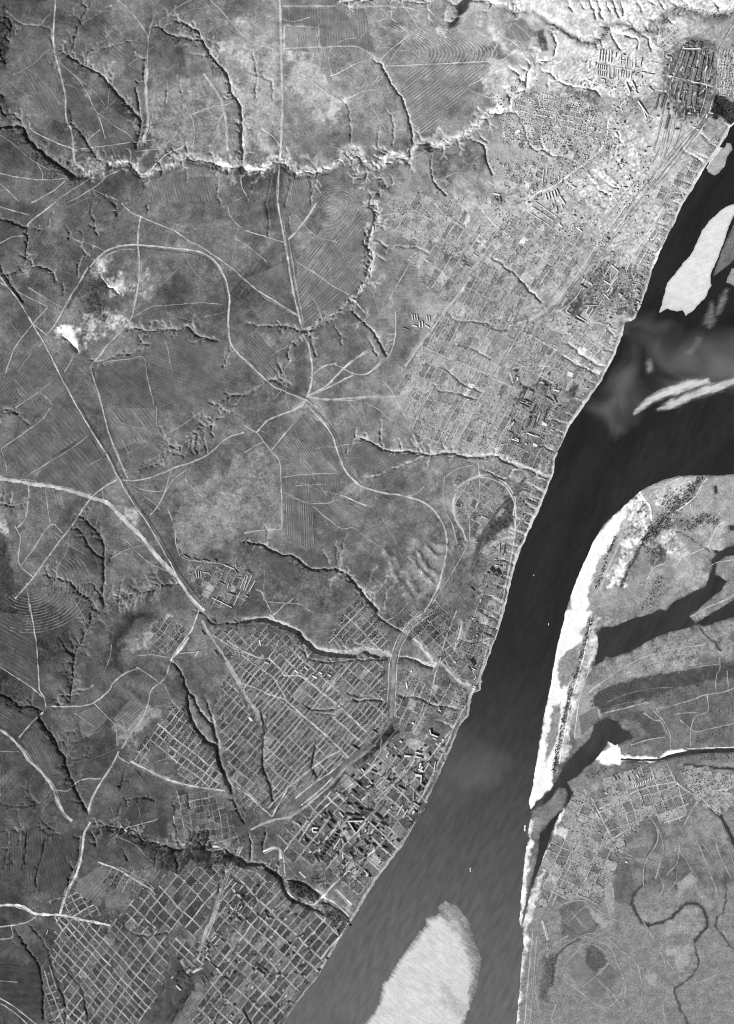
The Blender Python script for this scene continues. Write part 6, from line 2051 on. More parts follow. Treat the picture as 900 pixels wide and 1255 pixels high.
for i, q in enumerate(it):
    row = 'upper' if i < 14 else 'middle' if i < 26 else 'lower'
    building(((q[0], q[1]), (q[2], q[3])), q[4], q[5], q[6], 'small_terrace', 'small pale terrace, %s from the left in the %s of three slanting rows' % (ORD[i - (0 if i < 14 else 14 if i < 26 else 26)], row), 'building', 'terraces in the %s slanting row' % row)
cluster('in the gun works by the rail yard', 'factory_hall', 'factory', 'halls of the middle works',
        segs('G4', '475 610 420 690 1.6 13 190 hall;500 600 445 680 1.6 14 70 hall;525 615 465 700 1.6 14 62 hall;440 640 400 700 2 14 75 saw;545 625 590 665 1 10 215 flat;590 665 540 740 1 10 200 flat;545 625 500 695 1 10 200 flat;480 480 510 500 2 9 150 flat') +
        segs('G5', '500 15 440 80 2.2 14 72 saw;540 20 480 90 2.4 14 66 saw;560 80 610 110 1 10 225 flat;660 50 610 110 1 10 205 flat;430 70 410 95 1.6 12 190;460 90 480 110 1.6 12 200;400 110 440 135 2 12 90;500 150 440 220 2.6 14 84 saw;540 170 490 235 2.4 14 112 saw;560 170 600 210 1 10 200 flat;460 260 435 305 1.4 12 205;490 270 460 320 1.2 12 190;375 320 440 360 1.4 12 160;360 340 430 370 1.2 12 70;440 250 520 250 1 10 150;330 250 300 290 1.2 11 180;300 290 330 310 1.2 10 180;650 120 610 190 2 12 78;620 150 590 185 1.4 12 150'))
it = []
for k in range(26):
    x, y = random.uniform(640, 800), random.uniform(70, 300)
    if y > 330 - (x - 640) * 0.1 or x > 860 - y * 0.2:
        continue
    a = random.choice((-55, 35))
    l = random.uniform(12, 34)
    it.append((640 + x / 5.625, 330 + y / 5.625, 640 + (x + l * math.cos(math.radians(a))) / 5.625, 330 + (y + l * math.sin(math.radians(a))) / 5.625, random.uniform(1, 2), random.uniform(7, 13), random.choice((70, 130, 180, 205)), random.choice(('gable', 'flat', 'hall'))))
cluster('between the middle works and the bank', 'warehouse', 'warehouse', 'warehouses of the middle works', it)
cluster('in the dark steel works', 'factory_hall', 'factory', 'halls of the lower works',
        segs('I3', '165 350 290 400 1.2 15 62 hall;155 375 270 425 1.2 15 130 hall;150 400 250 450 1.2 15 66 hall;440 480 400 600 2.4 16 62 saw;380 500 340 600 2 15 160 hall;260 560 210 680 3.6 16 64 saw;320 560 280 690 3 16 84 saw;200 590 150 700 2.2 14 72 hall;230 725 310 755 1.4 14 190;100 780 145 805 1.4 14 175;480 205 470 260 2.6 14 92 saw;550 200 540 260 2.6 13 80 saw;420 170 380 260 3 14 60 saw;520 330 560 400 2.2 14 110 hall;420 320 520 380 2 14 75 hall;520 250 600 270 1.5 10 220 flat;680 70 740 90 5.5 9 205 flat;90 35 125 55 3 10 60 flat;130 110 125 150 1.6 9 230 flat;60 560 40 640 1.5 13 140 hall;20 700 80 740 2 12 70 hall;400 620 450 640 3 10 225 flat;300 850 345 870 3 10 225 flat;60 790 140 820 1.2 12 220'))
it = []
for k in range(60):
    x, y = random.uniform(60, 800), random.uniform(40, 900)
    if not (60 < x < 600 - max(0, y - 450) * 0.4):
        continue
    a = random.choice((-62, 28)) + random.uniform(-4, 4)
    l = random.uniform(14, 50)
    it.append((620 + x / 9, 450 + y / 9, 620 + (x + l * math.cos(math.radians(a))) / 9, 450 + (y + l * math.sin(math.radians(a))) / 9, random.uniform(.9, 1.8), random.uniform(7, 14), random.choice((60, 80, 120, 170, 200)), random.choice(('gable', 'flat', 'hall'))))
for q in it:
    lab = spot_label(q[0], q[1], q[6], math.hypot(q[2] - q[0], q[3] - q[1]), 'workshop', 'the dark steel works', (627, 455, 690, 550))
    building(((q[0], q[1]), (q[2], q[3])), q[4], q[5], q[6], 'workshop', lab, 'workshop', lab + 's', q[7])
it = []
for k in range(70):
    x, y = random.uniform(120, 640), random.uniform(280, 1250)
    a = random.choice((100, 10)) + random.uniform(-3, 3)
    l = random.uniform(14, 46)
    it.append((800 + x / 8.96, 20 + y / 8.96, 800 + (x + l * math.cos(math.radians(a))) / 8.96, 20 + (y + l * math.sin(math.radians(a))) / 8.96, random.uniform(.9, 1.8), random.uniform(6, 12), random.choice((60, 80, 130, 180, 215)), random.choice(('gable', 'flat'))))
for q in it:
    lab = spot_label(q[0], q[1], q[6], math.hypot(q[2] - q[0], q[3] - q[1]), 'workshop', 'the looped upper works', (813, 50, 872, 160))
    building(((q[0], q[1]), (q[2], q[3])), q[4], q[5], q[6], 'workshop', lab, 'workshop', lab + 's', q[7])
cluster('in the ruled group beside the crossing roads', 'barrack', 'building', 'barracks beside the crossing roads',
        segs('G2', '125 280 130 312 1.2 8 185;140 280 145 314 1.2 8 185;155 282 160 315 1.2 8 185;215 290 220 322 1.2 8 185;230 290 236 322 1.2 8 185;170 325 174 360 1.3 8 190;188 322 193 362 1.3 8 190;128 345 155 355 1 7 220;205 345 232 362 1.5 8 190;258 305 275 282 1.4 8 190;70 362 105 375 1.2 7 110'))
cluster('in the camp between the two railway lines', 'barrack', 'building', 'barracks of the camp',
        segs('G7', '505 235 475 305 1.1 8 165;522 230 495 315 1.1 8 165;548 225 505 320 1.2 8 170;568 255 532 322 1.2 8 165;475 325 440 405 1.1 8 150;305 360 375 395 1.2 9 175;375 395 425 420 1.2 9 165;405 275 398 305 1 8 165;350 265 380 280 1.2 8 120;400 330 440 345 2.2 9 110;380 160 440 185 1.4 9 165;440 185 460 215 1.4 9 110;450 155 452 185 1 8 160;520 200 540 215 1.4 8 100;460 235 495 240 1.2 8 115;505 345 525 355 1.6 8 120;205 195 210 235 1 8 165;220 195 224 240 1 8 165;236 198 238 240 1 8 165;250 205 290 210 1.2 8 150;130 100 165 120 1.4 8 105;190 125 222 135 2.4 8 100;245 130 285 140 2 8 100;318 130 332 142 2.2 8 85'))
cluster('beside the straight railway below the camp', 'storage_shed', 'shed', 'sheds below the camp',
        segs('G7', '235 565 255 592 2.4 9 110 flat;315 688 335 715 2.4 9 110 flat;110 700 215 690 1 6 150;200 720 225 685 1 6 190'))
cluster('in the white group above the narrow-block grid', 'barrack', 'building', 'barracks above the narrow-block grid',
        segs('H1', '600 330 660 250 1.2 8 170;575 310 615 265 1.4 8 175;640 290 680 225 1 8 165;470 180 490 200 2.4 8 160;410 200 430 220 2 8 200;520 240 545 250 2 9 225;560 215 575 225 2 9 215;610 230 630 240 1.6 9 215;225 150 250 160 3 9 130;130 490 150 510 3 10 215;195 20 200 55 1.2 8 225'))
it = segs('H3', '605 220 655 240 1.6 15 215 flat;600 190 608 225 1.4 15 205 flat;500 345 540 355 1.6 13 205 flat;500 375 532 382 1.5 13 205 flat;425 370 470 375 2 14 205 flat;540 420 530 450 2 13 205;550 445 535 470 1.8 13 205;525 460 555 475 2 13 205;500 500 545 510 2.4 14 215 flat;598 420 560 480 1 13 190;640 410 630 480 1 11 190;545 500 540 550 1.3 12 205;480 140 490 150 1.8 10 220 flat;195 470 240 490 2 14 120;90 545 125 580 1.6 13 125;190 570 165 585 1.4 11 205;300 530 330 545 1.6 11 105;380 580 435 610 1.5 13 125;450 540 430 580 1.2 12 160;490 630 490 680 1.4 12 120;490 690 530 720 1.6 12 150;415 710 375 780 1.2 12 190;450 740 415 800 1.2 12 180;395 265 410 275 2.2 11 205;370 370 395 390 2 11 110;340 370 350 385 1.8 11 110;205 195 240 215 1.8 10 110;590 350 600 375 1.6 11 110;65 300 110 330 1.6 11 105;290 690 240 760 1.6 13 80;60 600 90 630 1.8 12 80')
it = [q[:5] + (q[5] * 1.4,) + q[6:] for q in it]
cluster('in the centre below the rail yard', 'town_building', 'building', 'larger buildings of the centre', it)
it = segs('I5', '460 375 615 370 1.5 18 190 flat;470 385 540 490 1.6 18 175 flat;640 385 545 495 1.4 18 190 flat;105 440 160 440 1.4 14 225 flat;110 445 110 475 1.4 14 225 flat;110 478 155 480 1.4 14 225 flat;685 390 735 430 1.8 14 150 flat;340 480 375 500 2 14 90;400 540 430 600 1.4 14 120 flat;320 650 385 545 1 13 205 flat;390 610 350 670 1.6 14 110 flat;260 280 300 340 2 14 80;280 360 330 400 2 14 78;250 400 290 450 1.8 14 78;560 240 600 270 2 14 80;640 260 700 280 2 14 75;520 200 560 220 2 14 85;440 200 480 210 2 14 85;430 300 500 320 2 14 80;520 310 600 330 2 14 75;380 280 420 330 1.6 12 190;660 520 685 535 2 13 95;730 300 800 360 2.6 13 75;780 380 830 420 2 13 80;500 630 550 590 2 14 78;440 700 500 650 2 14 80;560 640 600 690 2 14 78;620 560 660 620 2 13 90;130 720 180 780 2 13 75;200 560 260 490 1.4 13 80;60 590 30 560 2 13 80;700 600 740 640 2 13 90;520 740 470 690 2 12 85;800 630 840 650 2 12 75;420 760 390 800 2 12 75')
for k in range(9):
    it += segs('I5', '%d %d %d %d 1.1 13 %d' % (345 - 22 * k, 480 + 30 * k, 375 - 22 * k, 505 + 30 * k, 70 if k % 2 else 82))
it = [q[:5] + (q[5] * 1.4,) + q[6:] for q in it]
cluster('around the pale square in the old centre', 'town_building', 'building', 'buildings round the square', it)
it = []
for k in range(46):
    s = random.random()
    x, y = 180 + 430 * s + random.uniform(-40, 70), 640 - 560 * s + random.uniform(-30, 60)
    a = random.choice((-51, 44))
    l = random.uniform(18, 50)
    it.append((180 + x / 5.625, 1100 + (y - 40) / 5.625, 180 + (x + l * math.cos(math.radians(a))) / 5.625, 1100 + (y - 40 + l * math.sin(math.radians(a))) / 5.625, random.uniform(1.1, 2), random.uniform(7, 13), random.choice((60, 75, 100, 180)), 'gable'))
for q in it:
    lab = spot_label(q[0], q[1], q[6], math.hypot(q[2] - q[0], q[3] - q[1]), 'yard building', 'the long avenues near the lower bank', (205, 1100, 300, 1210))
    building(((q[0], q[1]), (q[2], q[3])), q[4], q[5], q[6], 'yard_building', lab, 'building', lab + 's')
CENTRE = pts('P', '352,1010 402,972 440,938 476,912 500,905 520,930 546,902 550,915 528,963 510,998 490,1034 460,1072 440,1090 410,1070 385,1056 352,1046')
brnd = random.Random(21)
nb_ = 0
while nb_ < 150:
    x, y = brnd.uniform(350, 552), brnd.uniform(900, 1092)
    if not inside(CENTRE, x, y) or at(CUT, x, y) > 2:
        continue
    nb_ += 1
    a = brnd.choice((-52, 43)) + brnd.uniform(-3, 3)
    l = brnd.uniform(1.6, 5.5)
    tone = brnd.choice((52, 60, 75, 95, 170, 205))
    lab = spot_label(x, y, tone, l, 'tenement', 'the old centre beside the river', (350, 900, 552, 1092))
    building(((x, y), (x + l * math.cos(math.radians(a)), y + l * math.sin(math.radians(a)))), brnd.uniform(0.9, 1.7), brnd.uniform(10, 22), tone, 'tenement', lab, 'building', lab + 's', brnd.choice(('gable', 'flat')))
LOWER = pts('P', '275,1105 300,1082 345,1082 358,1104 410,1132 430,1130 408,1158 386,1194 360,1226 346,1250 235,1255 262,1206 272,1186 262,1150')
nb_ = 0
while nb_ < 130:
    x, y = brnd.uniform(235, 432), brnd.uniform(1080, 1255)
    if not inside(LOWER, x, y) or at(CUT, x, y) > 2:
        continue
    nb_ += 1
    a = brnd.choice((-51, 44)) + brnd.uniform(-3, 3)
    l = brnd.uniform(1.5, 4.8)
    tone = brnd.choice((50, 58, 70, 90, 160, 200))
    lab = spot_label(x, y, tone, l, 'tenement', 'the long avenues near the lower bank', (235, 1080, 432, 1255))
    building(((x, y), (x + l * math.cos(math.radians(a)), y + l * math.sin(math.radians(a)))), brnd.uniform(0.9, 1.6), brnd.uniform(8, 17), tone, 'tenement', lab, 'building', lab + 's', brnd.choice(('gable', 'flat')))
TERR = pts('P', '640,210 690,170 720,120 700,100 730,60 800,60 812,110 800,160 800,230 770,290 730,320 690,300 650,290')
nb_ = 0
while nb_ < 120:
    x, y = brnd.uniform(640, 812), brnd.uniform(60, 320)
    if not inside(TERR, x, y) or at(CUT, x, y) > 2 or noise(x, y, 24, 3033) < -0.05:
        continue
    nb_ += 1
    a = brnd.choice((100, 10, -56, 34)) + brnd.uniform(-5, 5)
    l = brnd.uniform(1.4, 4.2)
    tone = brnd.choice((60, 80, 120, 175, 210))
    lab = spot_label(x, y, tone, l, 'lodging house', 'the pale terrace above the rail yard', (640, 60, 812, 320))
    building(((x, y), (x + l * math.cos(math.radians(a)), y + l * math.sin(math.radians(a)))), brnd.uniform(0.8, 1.4), brnd.uniform(6, 12), tone, 'lodging_house', lab, 'building', lab + 's', brnd.choice(('gable', 'gable', 'flat')))
cluster('beside the lower freight yard', 'freight_shed', 'shed', 'freight sheds of the lower yard',
        segs('H6', '370 550 400 590 1.6 8 80 hall;395 530 425 570 1.6 8 76 hall;445 440 480 480 2 9 80;440 520 455 545 2.4 9 60 flat;470 470 500 495 1.6 8 215;520 545 560 555 2.4 9 70;420 680 430 695 3 8 60 flat;750 450 775 470 2.8 8 60 flat;770 490 800 520 2.2 9 75;800 480 830 505 2.2 9 75;545 660 560 640 2 9 80;215 410 225 425 2 8 60'))
cluster('on the lower left street grid', 'public_building', 'building', 'public buildings of the lower grid',
        segs('H5', '500 285 520 300 2.6 10 60 flat;545 525 555 535 2 9 60 flat;480 630 495 615 2 9 95 flat;115 195 135 180 1.8 8 60;350 60 370 70 1.6 8 100;105 300 115 270 1.2 7 150'))
cluster('on the river bluff by the railway loop', 'oil_store', 'shed', 'stores on the bluff',
        segs('G6', '385 850 415 885 3.6 10 45 flat;435 860 458 905 3.4 10 45 flat;315 455 350 470 1.6 8 170;265 650 285 655 2 8 120;455 670 450 740 1.4 8 130;490 680 485 740 1.4 8 95;415 800 500 805 1.6 8 95;230 1000 260 1030 2 8 80;420 830 440 835 1.4 7 190') +
        segs('G8', '685 335 710 375 3.6 10 45 flat;670 385 690 410 1.6 8 80;690 390 715 405 1.2 8 195;290 480 298 515 1.6 9 225;320 405 325 415 2 8 220'))
it = []
for k in range(9):
    it += segs('H8', '%d %d %d %d .9 6 205' % (452 + 11 * k, 132 - 5 * k, 456 + 11 * k, 118 - 5 * k))
it += segs('H8', '365 70 380 95 1 7 95;385 75 395 90 1 7 95;470 68 478 82 1.2 7 225;430 75 440 100 1.2 7 90;330 148 338 152 1.4 7 230;290 235 305 262 1 6 190;420 452 428 456 1.6 6 225')
cluster('in the east bank village', 'barn', 'building', 'barns of the east village', it)
cluster('on the rough ground by the northern ravine', 'brick_shed', 'shed', 'sheds by the northern ravine',
        segs('G1', '720 290 760 300 2 8 190;730 320 750 340 2 8 80;760 310 770 345 2 8 80;530 700 560 715 1.2 7 80;545 720 570 735 1.2 7 80;520 725 540 740 1.2 7 190;600 660 630 680 1.4 7 180'))
# scattered works buildings of the riverside strip
it = []
for k in range(75):
    s = random.random()
    y = 240 + s * 720
    xb = float(np.interp(y, WEST_BANK[::1, 1], WEST_BANK[:, 0]))
    x = xb - random.uniform(7, 46)
    if at(CUT, x, y) > 2 or at(WEST_SD, x, y) < 6:
        continue
    a = random.choice((-62, 26)) + random.uniform(-6, 6)
    l = random.uniform(1.6, 5)
    it.append((x, y, x + l * math.cos(math.radians(a)), y + l * math.sin(math.radians(a)), random.uniform(.8, 1.6), random.uniform(5, 10), random.choice((75, 95, 130, 170, 205)), 'gable'))
for q in it:
    seg_ = int((q[1] - 240) / 90)
    lab = 'small %s shed on the west bank bluff, %s' % ('dark' if q[6] < 85 else 'grey' if q[6] < 135 else 'pale' if q[6] < 185 else 'white',
                                                  ['opposite the large sandbank', 'beside the middle works', 'below the smoky corner', 'beside the dark steel works', 'beside the railway loop', 'below the black stores', 'at the white ravines', 'above the old centre', 'at the old centre'][min(seg_, 8)])
    building(((q[0], q[1]), (q[2], q[3])), q[4], q[5], q[6], 'riverside_shed', lab, 'shed', lab + 's')
# scattered huts of the pale terrace and the plots between the quarters
for k in range(2600):
    x, y = random.uniform(600, 800), random.uniform(100, 420)
    if at(WEST_SD, x, y) < 6 or at(CUT, x, y) > 1.5 or noise(np.array(x), np.array(y), 22, 3003) < 0.05:
        continue
    H_POS.append((x, y, random.choice((0.5, 2.07)) + random.uniform(-.2, .2), random.uniform(10, 22), random.uniform(7, 12), random.uniform(4, 8), random.choice((60, 80, 110, 170, 205)), 19))
for k in range(420):
    x, y = random.uniform(540, 640), random.uniform(240, 340)
    if at(CUT, x, y) < 1.5 and noise(np.array(x), np.array(y), 20, 3013) > 0.15:
        H_POS.append((x, y, random.choice((0.5, 2.07)), random.uniform(10, 18), random.uniform(7, 10), random.uniform(3, 5), random.choice((80, 120, 180)), 11))
for k in range(500):
    x, y = random.uniform(200, 330), random.uniform(955, 1060)
    if at(CUT, x, y) < 1.5 and noise(np.array(x), np.array(y), 18, 3023) > 0.1:
        H_POS.append((x, y, random.uniform(0, 3), random.uniform(8, 14), random.uniform(6, 9), random.uniform(3, 4), random.choice((75, 110, 170)), 1))

# tall works chimneys
def chimney(x, y, h, label):
    root = empty('works_chimney', (float(wx(x)), float(wy(y)), float(height(x, y))), 0, label=label, cat='chimney')
    n = 10
    v = [(r * math.cos(a), r * math.sin(a), z) for r, z in ((4.5, -1), (2.8, h), (3.4, h + .05), (3.4, h + 2)) for a in np.linspace(0, 2 * math.pi, n, endpoint=False)]
    link('shaft', pyd('shaft', v[:2 * n], [(i, (i + 1) % n, n + (i + 1) % n, n + i) for i in range(n)], tmat(120)), parent=root)
    link('rim', pyd('rim', v[2 * n:], [(i, (i + 1) % n, n + (i + 1) % n, n + i) for i in range(n)] + [tuple(range(n, 2 * n))], tmat(75)), parent=root)


for i, (x, y, h) in enumerate(((846, 72, 55), (853, 95, 60), (838, 110, 50), (861, 84, 48))):
    chimney(x, y, h, 'tall brick chimney among the halls of the looped upper works, %s from the left' % ['second', 'third', 'leftmost and so first', 'fourth'][i].split()[0].replace('leftmost', 'first'))
for i, (x, y, h) in enumerate(((645, 500, 60), (652, 514, 55), (661, 498, 62), (668, 510, 50))):
    chimney(x, y, h, 'tall brick chimney among the dark steel works, %s from the left' % ORD[i])
for i, (x, y, h) in enumerate(((718, 340, 50), (733, 352, 55))):
    chimney(x, y, h, 'tall brick chimney in the gun works by the rail yard, %s from the left' % ORD[i])

# ---- small houses: the largest three hundred one by one, the rest as one mass per quarter
H_POS.sort(key=lambda q: -q[3] * q[4])
house_mesh = {}


def small_house_mesh(kind, tone):
    key = (kind, tone)
    if key not in house_mesh:
        (wv, wf), (rv, rf) = gable(22, 11, 6 if kind else 4.5, 3.2, 0.5)
        n = len(wv)
        me = bpy.data.meshes.new('house')
        me.from_pydata([tuple(map(float, q)) for q in wv + rv], [], wf + [tuple(i + n for i in q) for q in rf])
        me.materials.append(tmat(150))
        me.materials.append(tmat(tone))
        for i, pl in enumerate(me.polygons):
            pl.material_index = 0 if i < len(wf) else 1
        house_mesh[key] = me
    return house_mesh[key]


TOWN_BOX = [tuple(p.min(0)) + tuple(p.max(0)) for _, p in table(TOWNS)]
for (x, y, a, L, W, h, tone, ti) in H_POS[:300]:
    t = int(round(tone / 45) * 45)
    tn = 'dark' if t < 85 else 'grey' if t < 135 else 'pale'
    o = link('house', small_house_mesh(int(h > 5), t), label=(hl := spot_label(x, y, t, 9 if L > 19 else 1, 'house', TOWN_NAMES[ti], TOWN_BOX[ti])), cat='house', group=hl + 's')
    o.location = (float(wx(x)), float(wy(y)), float(height(x, y)) + 0.8)
    o.rotation_euler = (0, 0, a)
    o.scale = (L / 22, W / 11, 1)
uv_ = np.array([(-.5, -.5, 0), (.5, -.5, 0), (.5, .5, 0), (-.5, .5, 0), (-.5, -.5, 1), (.5, -.5, 1), (.5, .5, 1), (-.5, .5, 1), (-.5, 0, 1.6), (.5, 0, 1.6)])
ut = np.array([(0, 1, 5), (0, 5, 4), (1, 2, 6), (1, 6, 5), (2, 3, 7), (2, 7, 6), (3, 0, 4), (3, 4, 7), (4, 5, 9), (4, 9, 8), (7, 8, 9), (7, 9, 6), (5, 6, 9), (4, 8, 7)])
M_SMALL = tone_material('small_roofs', 0.2, 0.1)
rest = {}
for q in H_POS[300:]:
    rest.setdefault(q[7], []).append(q)
for ti, hs in rest.items():
    A_ = np.array([q[:7] for q in hs])
    z = height(A_[:, 0], A_[:, 1]) + 0.6
    ca, sa = np.cos(A_[:, 2]), np.sin(A_[:, 2])
    X = uv_[None, :, 0] * A_[:, 3:4]
    Y = uv_[None, :, 1] * A_[:, 4:5]
    v = np.stack([wx(A_[:, 0])[:, None] + X * ca[:, None] - Y * sa[:, None], wy(A_[:, 1])[:, None] + X * sa[:, None] + Y * ca[:, None], z[:, None] + uv_[None, :, 2] * A_[:, 5:6]], -1).reshape(-1, 3)
    f = (ut[None] + 10 * np.arange(len(hs))[:, None, None]).reshape(-1, 3)
    link('small_houses', make_mesh('small_houses', v, f, alb(np.repeat(A_[:, 6], 10))), M_SMALL, kind='stuff', label='mass of tiny houses and sheds in ' + TOWN_NAMES[ti], cat='houses')

# ------------------------------------------------------------------ trees
TREES = '''
# tile | density(per px) width radius | line   (belts of trees)
D3 | 1.3 4 7 | 375,30 345,130 320,220 290,320 265,430 250,510 235,590
F4 | 1.3 3 7 | 560,660 480,830 430,1000 380,1125
F4 | 0.8 4 6 | 900,590 850,640 790,740 740,850 680,950 610,1110
F1 | 1.1 10 7 | 560,30 470,120 400,210 300,330 200,420
F1 | 0.9 14 7 | 200,230 300,260 380,170
F1 | 1 12 7 | 50,600 120,500 220,440 300,460
F1 | 0.8 10 6 | 100,660 190,700 260,640
F1 | 0.8 12 7 | 380,420 460,440 560,390 680,400
F1 | 0.6 10 6 | 60,1150 150,1000 200,860
F4 | 0.9 3 6 | 790,320 830,420 840,480
F2 | 0.7 6 6 | 440,320 520,260 600,220
F3 | 0.35 8 6 | 450,260 560,300 700,300
F3 | 0.3 6 5 | 250,400 400,350 560,330
F3 | 0.3 5 5 | 760,600 850,580 950,570
F3 | 0.5 5 6 | 680,770 760,740 850,690 950,680
F3 | 0.7 6 6 | 700,850 840,850 950,860
F3 | 0.4 4 6 | 500,510 600,480 720,450
E1 | 1.4 10 8 | 690,110 730,70 765,90 745,130 800,160 880,170
E1 | 1.2 6 7 | 500,70 550,100 590,120
E1 | 0.8 8 7 | 400,40 470,50
E1 | 1 8 7 | 560,140 640,170 700,150
H7 | 1.5 7 8 | 170,230 220,290 270,310
H7 | 1.6 9 8 | 300,370 380,380 430,440 480,460
H7 | 1.2 6 8 | 460,320 520,340 560,370
H7 | 1 5 7 | 480,530 560,560 600,610
H7 | 1 6 7 | 590,600 630,640
H7 | 1 3 8 | 720,620 680,690 640,760
H7 | 1.2 5 7 | 650,290 720,200 790,120 850,60
H7 | 1 5 7 | 650,350 740,260 810,180
H7 | 1 6 7 | 480,160 540,100 600,30
H7 | 0.9 6 7 | 0,430 60,470 110,440
A1 | 1 5 6 | 100,500 150,560 210,610 260,640
A1 | 0.7 6 6 | 0,70 30,130 20,220
A3 | 0.7 5 7 | 300,140 350,160 400,155 440,105
A3 | 0.7 5 7 | 640,90 670,45 740,35 840,60 900,50
A3 | 0.8 6 6 | 180,140 195,170
A2 | 0.6 8 6 | 370,560 410,570 400,590
A2 | 0.7 5 6 | 500,690 480,730
G1 | 0.9 5 6 | 780,220 810,260 820,310
G1 | 0.8 6 6 | 20,250 60,270
G1 | 0.7 6 6 | 570,60 620,120
H6 | 0.8 12 7 | 220,800 260,700 300,600
H6 | 0.9 8 7 | 440,740 490,690 520,720
H6 | 0.8 10 7 | 650,80 700,30 760,-20
H6 | 0.8 8 6 | 130,570 90,650
H5 | 0.7 8 6 | 740,860 820,760 880,690
G6 | 0.8 6 6 | 130,560 150,700
G6 | 0.7 6 6 | 460,680 500,760 480,820
G8 | 0.8 10 7 | 400,130 480,170 420,100
G8 | 0.8 8 7 | 720,100 740,180 720,260
G8 | 0.5 12 6 | 260,380 330,410
H4 | 0.7 10 6 | 560,680 640,720 720,700
I2 | 0.5 10 6 | 680,930 780,1000 850,1100
C1 | 0.8 4 6 | 930,470 900,490
C2 | 0.5 8 5 | 200,260 280,300 340,300
C2 | 0.5 6 5 | 330,330 420,345
H3 | 0.7 8 7 | 250,280 200,340 130,420
H3 | 0.7 8 7 | 20,700 120,720 200,730
E3 | 0.5 5 5 | 190,420 230,520 215,640
B1 | 0.8 8 6 | 330,300 360,370 380,400
I1 | 0.6 4 6 | 720,570 790,560 800,580
'''
for par, p in table(TREES):
    den, wd, rad = map(float, par)
    q = smooth(p, 1.0)
    n = int(len(q) * den * max(1, wd / 4) * 1.7)
    for k in range(n):
        c = q[random.randrange(len(q))]
        x, y = c[0] + random.gauss(0, wd / 2.6), c[1] + random.gauss(0, wd / 2.6)
        T_POS.append((x, y, rad * random.uniform(0.45, 1.15)))
T_POS = [t for t in T_POS if at(SD, t[0], t[1]) > 0.7 and -20 < t[0] < 920 and -20 < t[1] < 1275]
# leafy crown: a lumpy ball broken into leaf faces
M_LEAF = plain_material('leaves', 74, 0.4, 1 / 7)
M_BARK = plain_material('bark', 70)


def blob(seed, n_lat=4, n_lon=6):
    r = np.random.default_rng(seed)
    v = [(0, 0, -0.15)]
    for i in range(1, n_lat):
        th = math.pi * i / n_lat
        for j in range(n_lon):
            ph = 2 * math.pi * (j + 0.5 * (i % 2)) / n_lon
            k = r.uniform(0.7, 1.2)
            v.append((k * math.sin(th) * math.cos(ph), k * math.sin(th) * math.sin(ph), 0.75 - 0.9 * k * math.cos(th)))
    v.append((0, 0, 1.65 * r.uniform(0.85, 1.1)))
    f = []
    for j in range(n_lon):
        f.append((0, 1 + (j + 1) % n_lon, 1 + j))
    for i in range(n_lat - 2):
        for j in range(n_lon):
            a, b = 1 + i * n_lon + j, 1 + i * n_lon + (j + 1) % n_lon
            f += [(a, b, b + n_lon), (a, b + n_lon, a + n_lon)]
    e = len(v) - 1
    for j in range(n_lon):
        f.append((e, e - n_lon + j, e - n_lon + (j + 1) % n_lon))
    return np.array(v), np.array(f)


BLOBS = [blob(s, 3, 5) for s in range(6)]
T_POS.sort(key=lambda q: -q[2])
EAST_T = [t for t in T_POS if t[0] > 640 and t[1] > 570]
single = sorted(EAST_T, key=lambda q: -q[2])[:150]
sset = set(id(t) for t in single)
crowns = []
for s in range(4):
    vv, ff, k = [], [], 0
    r = np.random.default_rng(s + 50)
    for q in range(7):
        bv, bf = BLOBS[q % 6]
        c = np.array([r.normal(0, .45), r.normal(0, .45), r.uniform(0.3, 1.0)])
        vv.append(bv * r.uniform(0.4, 0.62) + c)
        ff.append(bf + k)
        k += len(bv)
    crowns.append(make_mesh('crown', np.vstack(vv), np.vstack(ff)))
    crowns[-1].materials.append(M_LEAF)
tv = [(0.09 * math.cos(a), 0.09 * math.sin(a), -0.3) for a in np.linspace(0, 2 * math.pi, 6, endpoint=False)] + [(0.05 * math.cos(a), 0.05 * math.sin(a), 0.9) for a in np.linspace(0, 2 * math.pi, 6, endpoint=False)]
tv += [(0, 0, .5), (.45, .1, 1.0), (.02, .05, .5), (-.35, .3, 1.0), (0, .03, .45)]
trunk_me = pyd('trunk', tv, [(i, (i + 1) % 6, 6 + (i + 1) % 6, 6 + i) for i in range(6)] + [(12, 13, 14), (14, 15, 16)], M_BARK)


def where_east(x, y):
    if y < 650:
        return 'on the pale upper tip of the east bank'
    if x < 720 and y > 700 and y < 960:
        return 'in the dark belt behind the white beach'
    if y < 760:
        return 'in the scrub above the long lake'
    if y < 930:
        return 'on the meadow between lake and inlet'
    return 'near the east bank villages'


WH_BOX = {}
for (x, y, r) in single:
    k_ = where_east(x, y)
    b_ = WH_BOX.get(k_, (1e9, 1e9, -1e9, -1e9))
    WH_BOX[k_] = (min(b_[0], x), min(b_[1], y), max(b_[2], x), max(b_[3], y))
for i, (x, y, r) in enumerate(single):
    wh = where_east(x, y)
    big_ = 'large' if r > 8 else 'small'
    bx_ = WH_BOX[wh]
    u_, v_ = (x - bx_[0]) / (bx_[2] - bx_[0] + 1e-6), (y - bx_[1]) / (bx_[3] - bx_[1] + 1e-6)
    lab = '%s dark tree %s, %s %s side' % (big_, wh, ('top', 'upper', 'middle', 'lower', 'bottom')[min(4, int(v_ * 5))], ('far left', 'left', 'right', 'far right')[min(3, int(u_ * 4))])
    root = empty('tree', (float(wx(x)), float(wy(y)), float(height(x, y))), random.uniform(0, 6), label=lab, cat='tree', group=lab.replace('tree', 'trees'))
    root.scale = (r * 1.25, r * 1.25, r * 1.1)
    link('trunk', trunk_me, parent=root)
    link('crown', crowns[i % 4], parent=root)
groups_t = {}
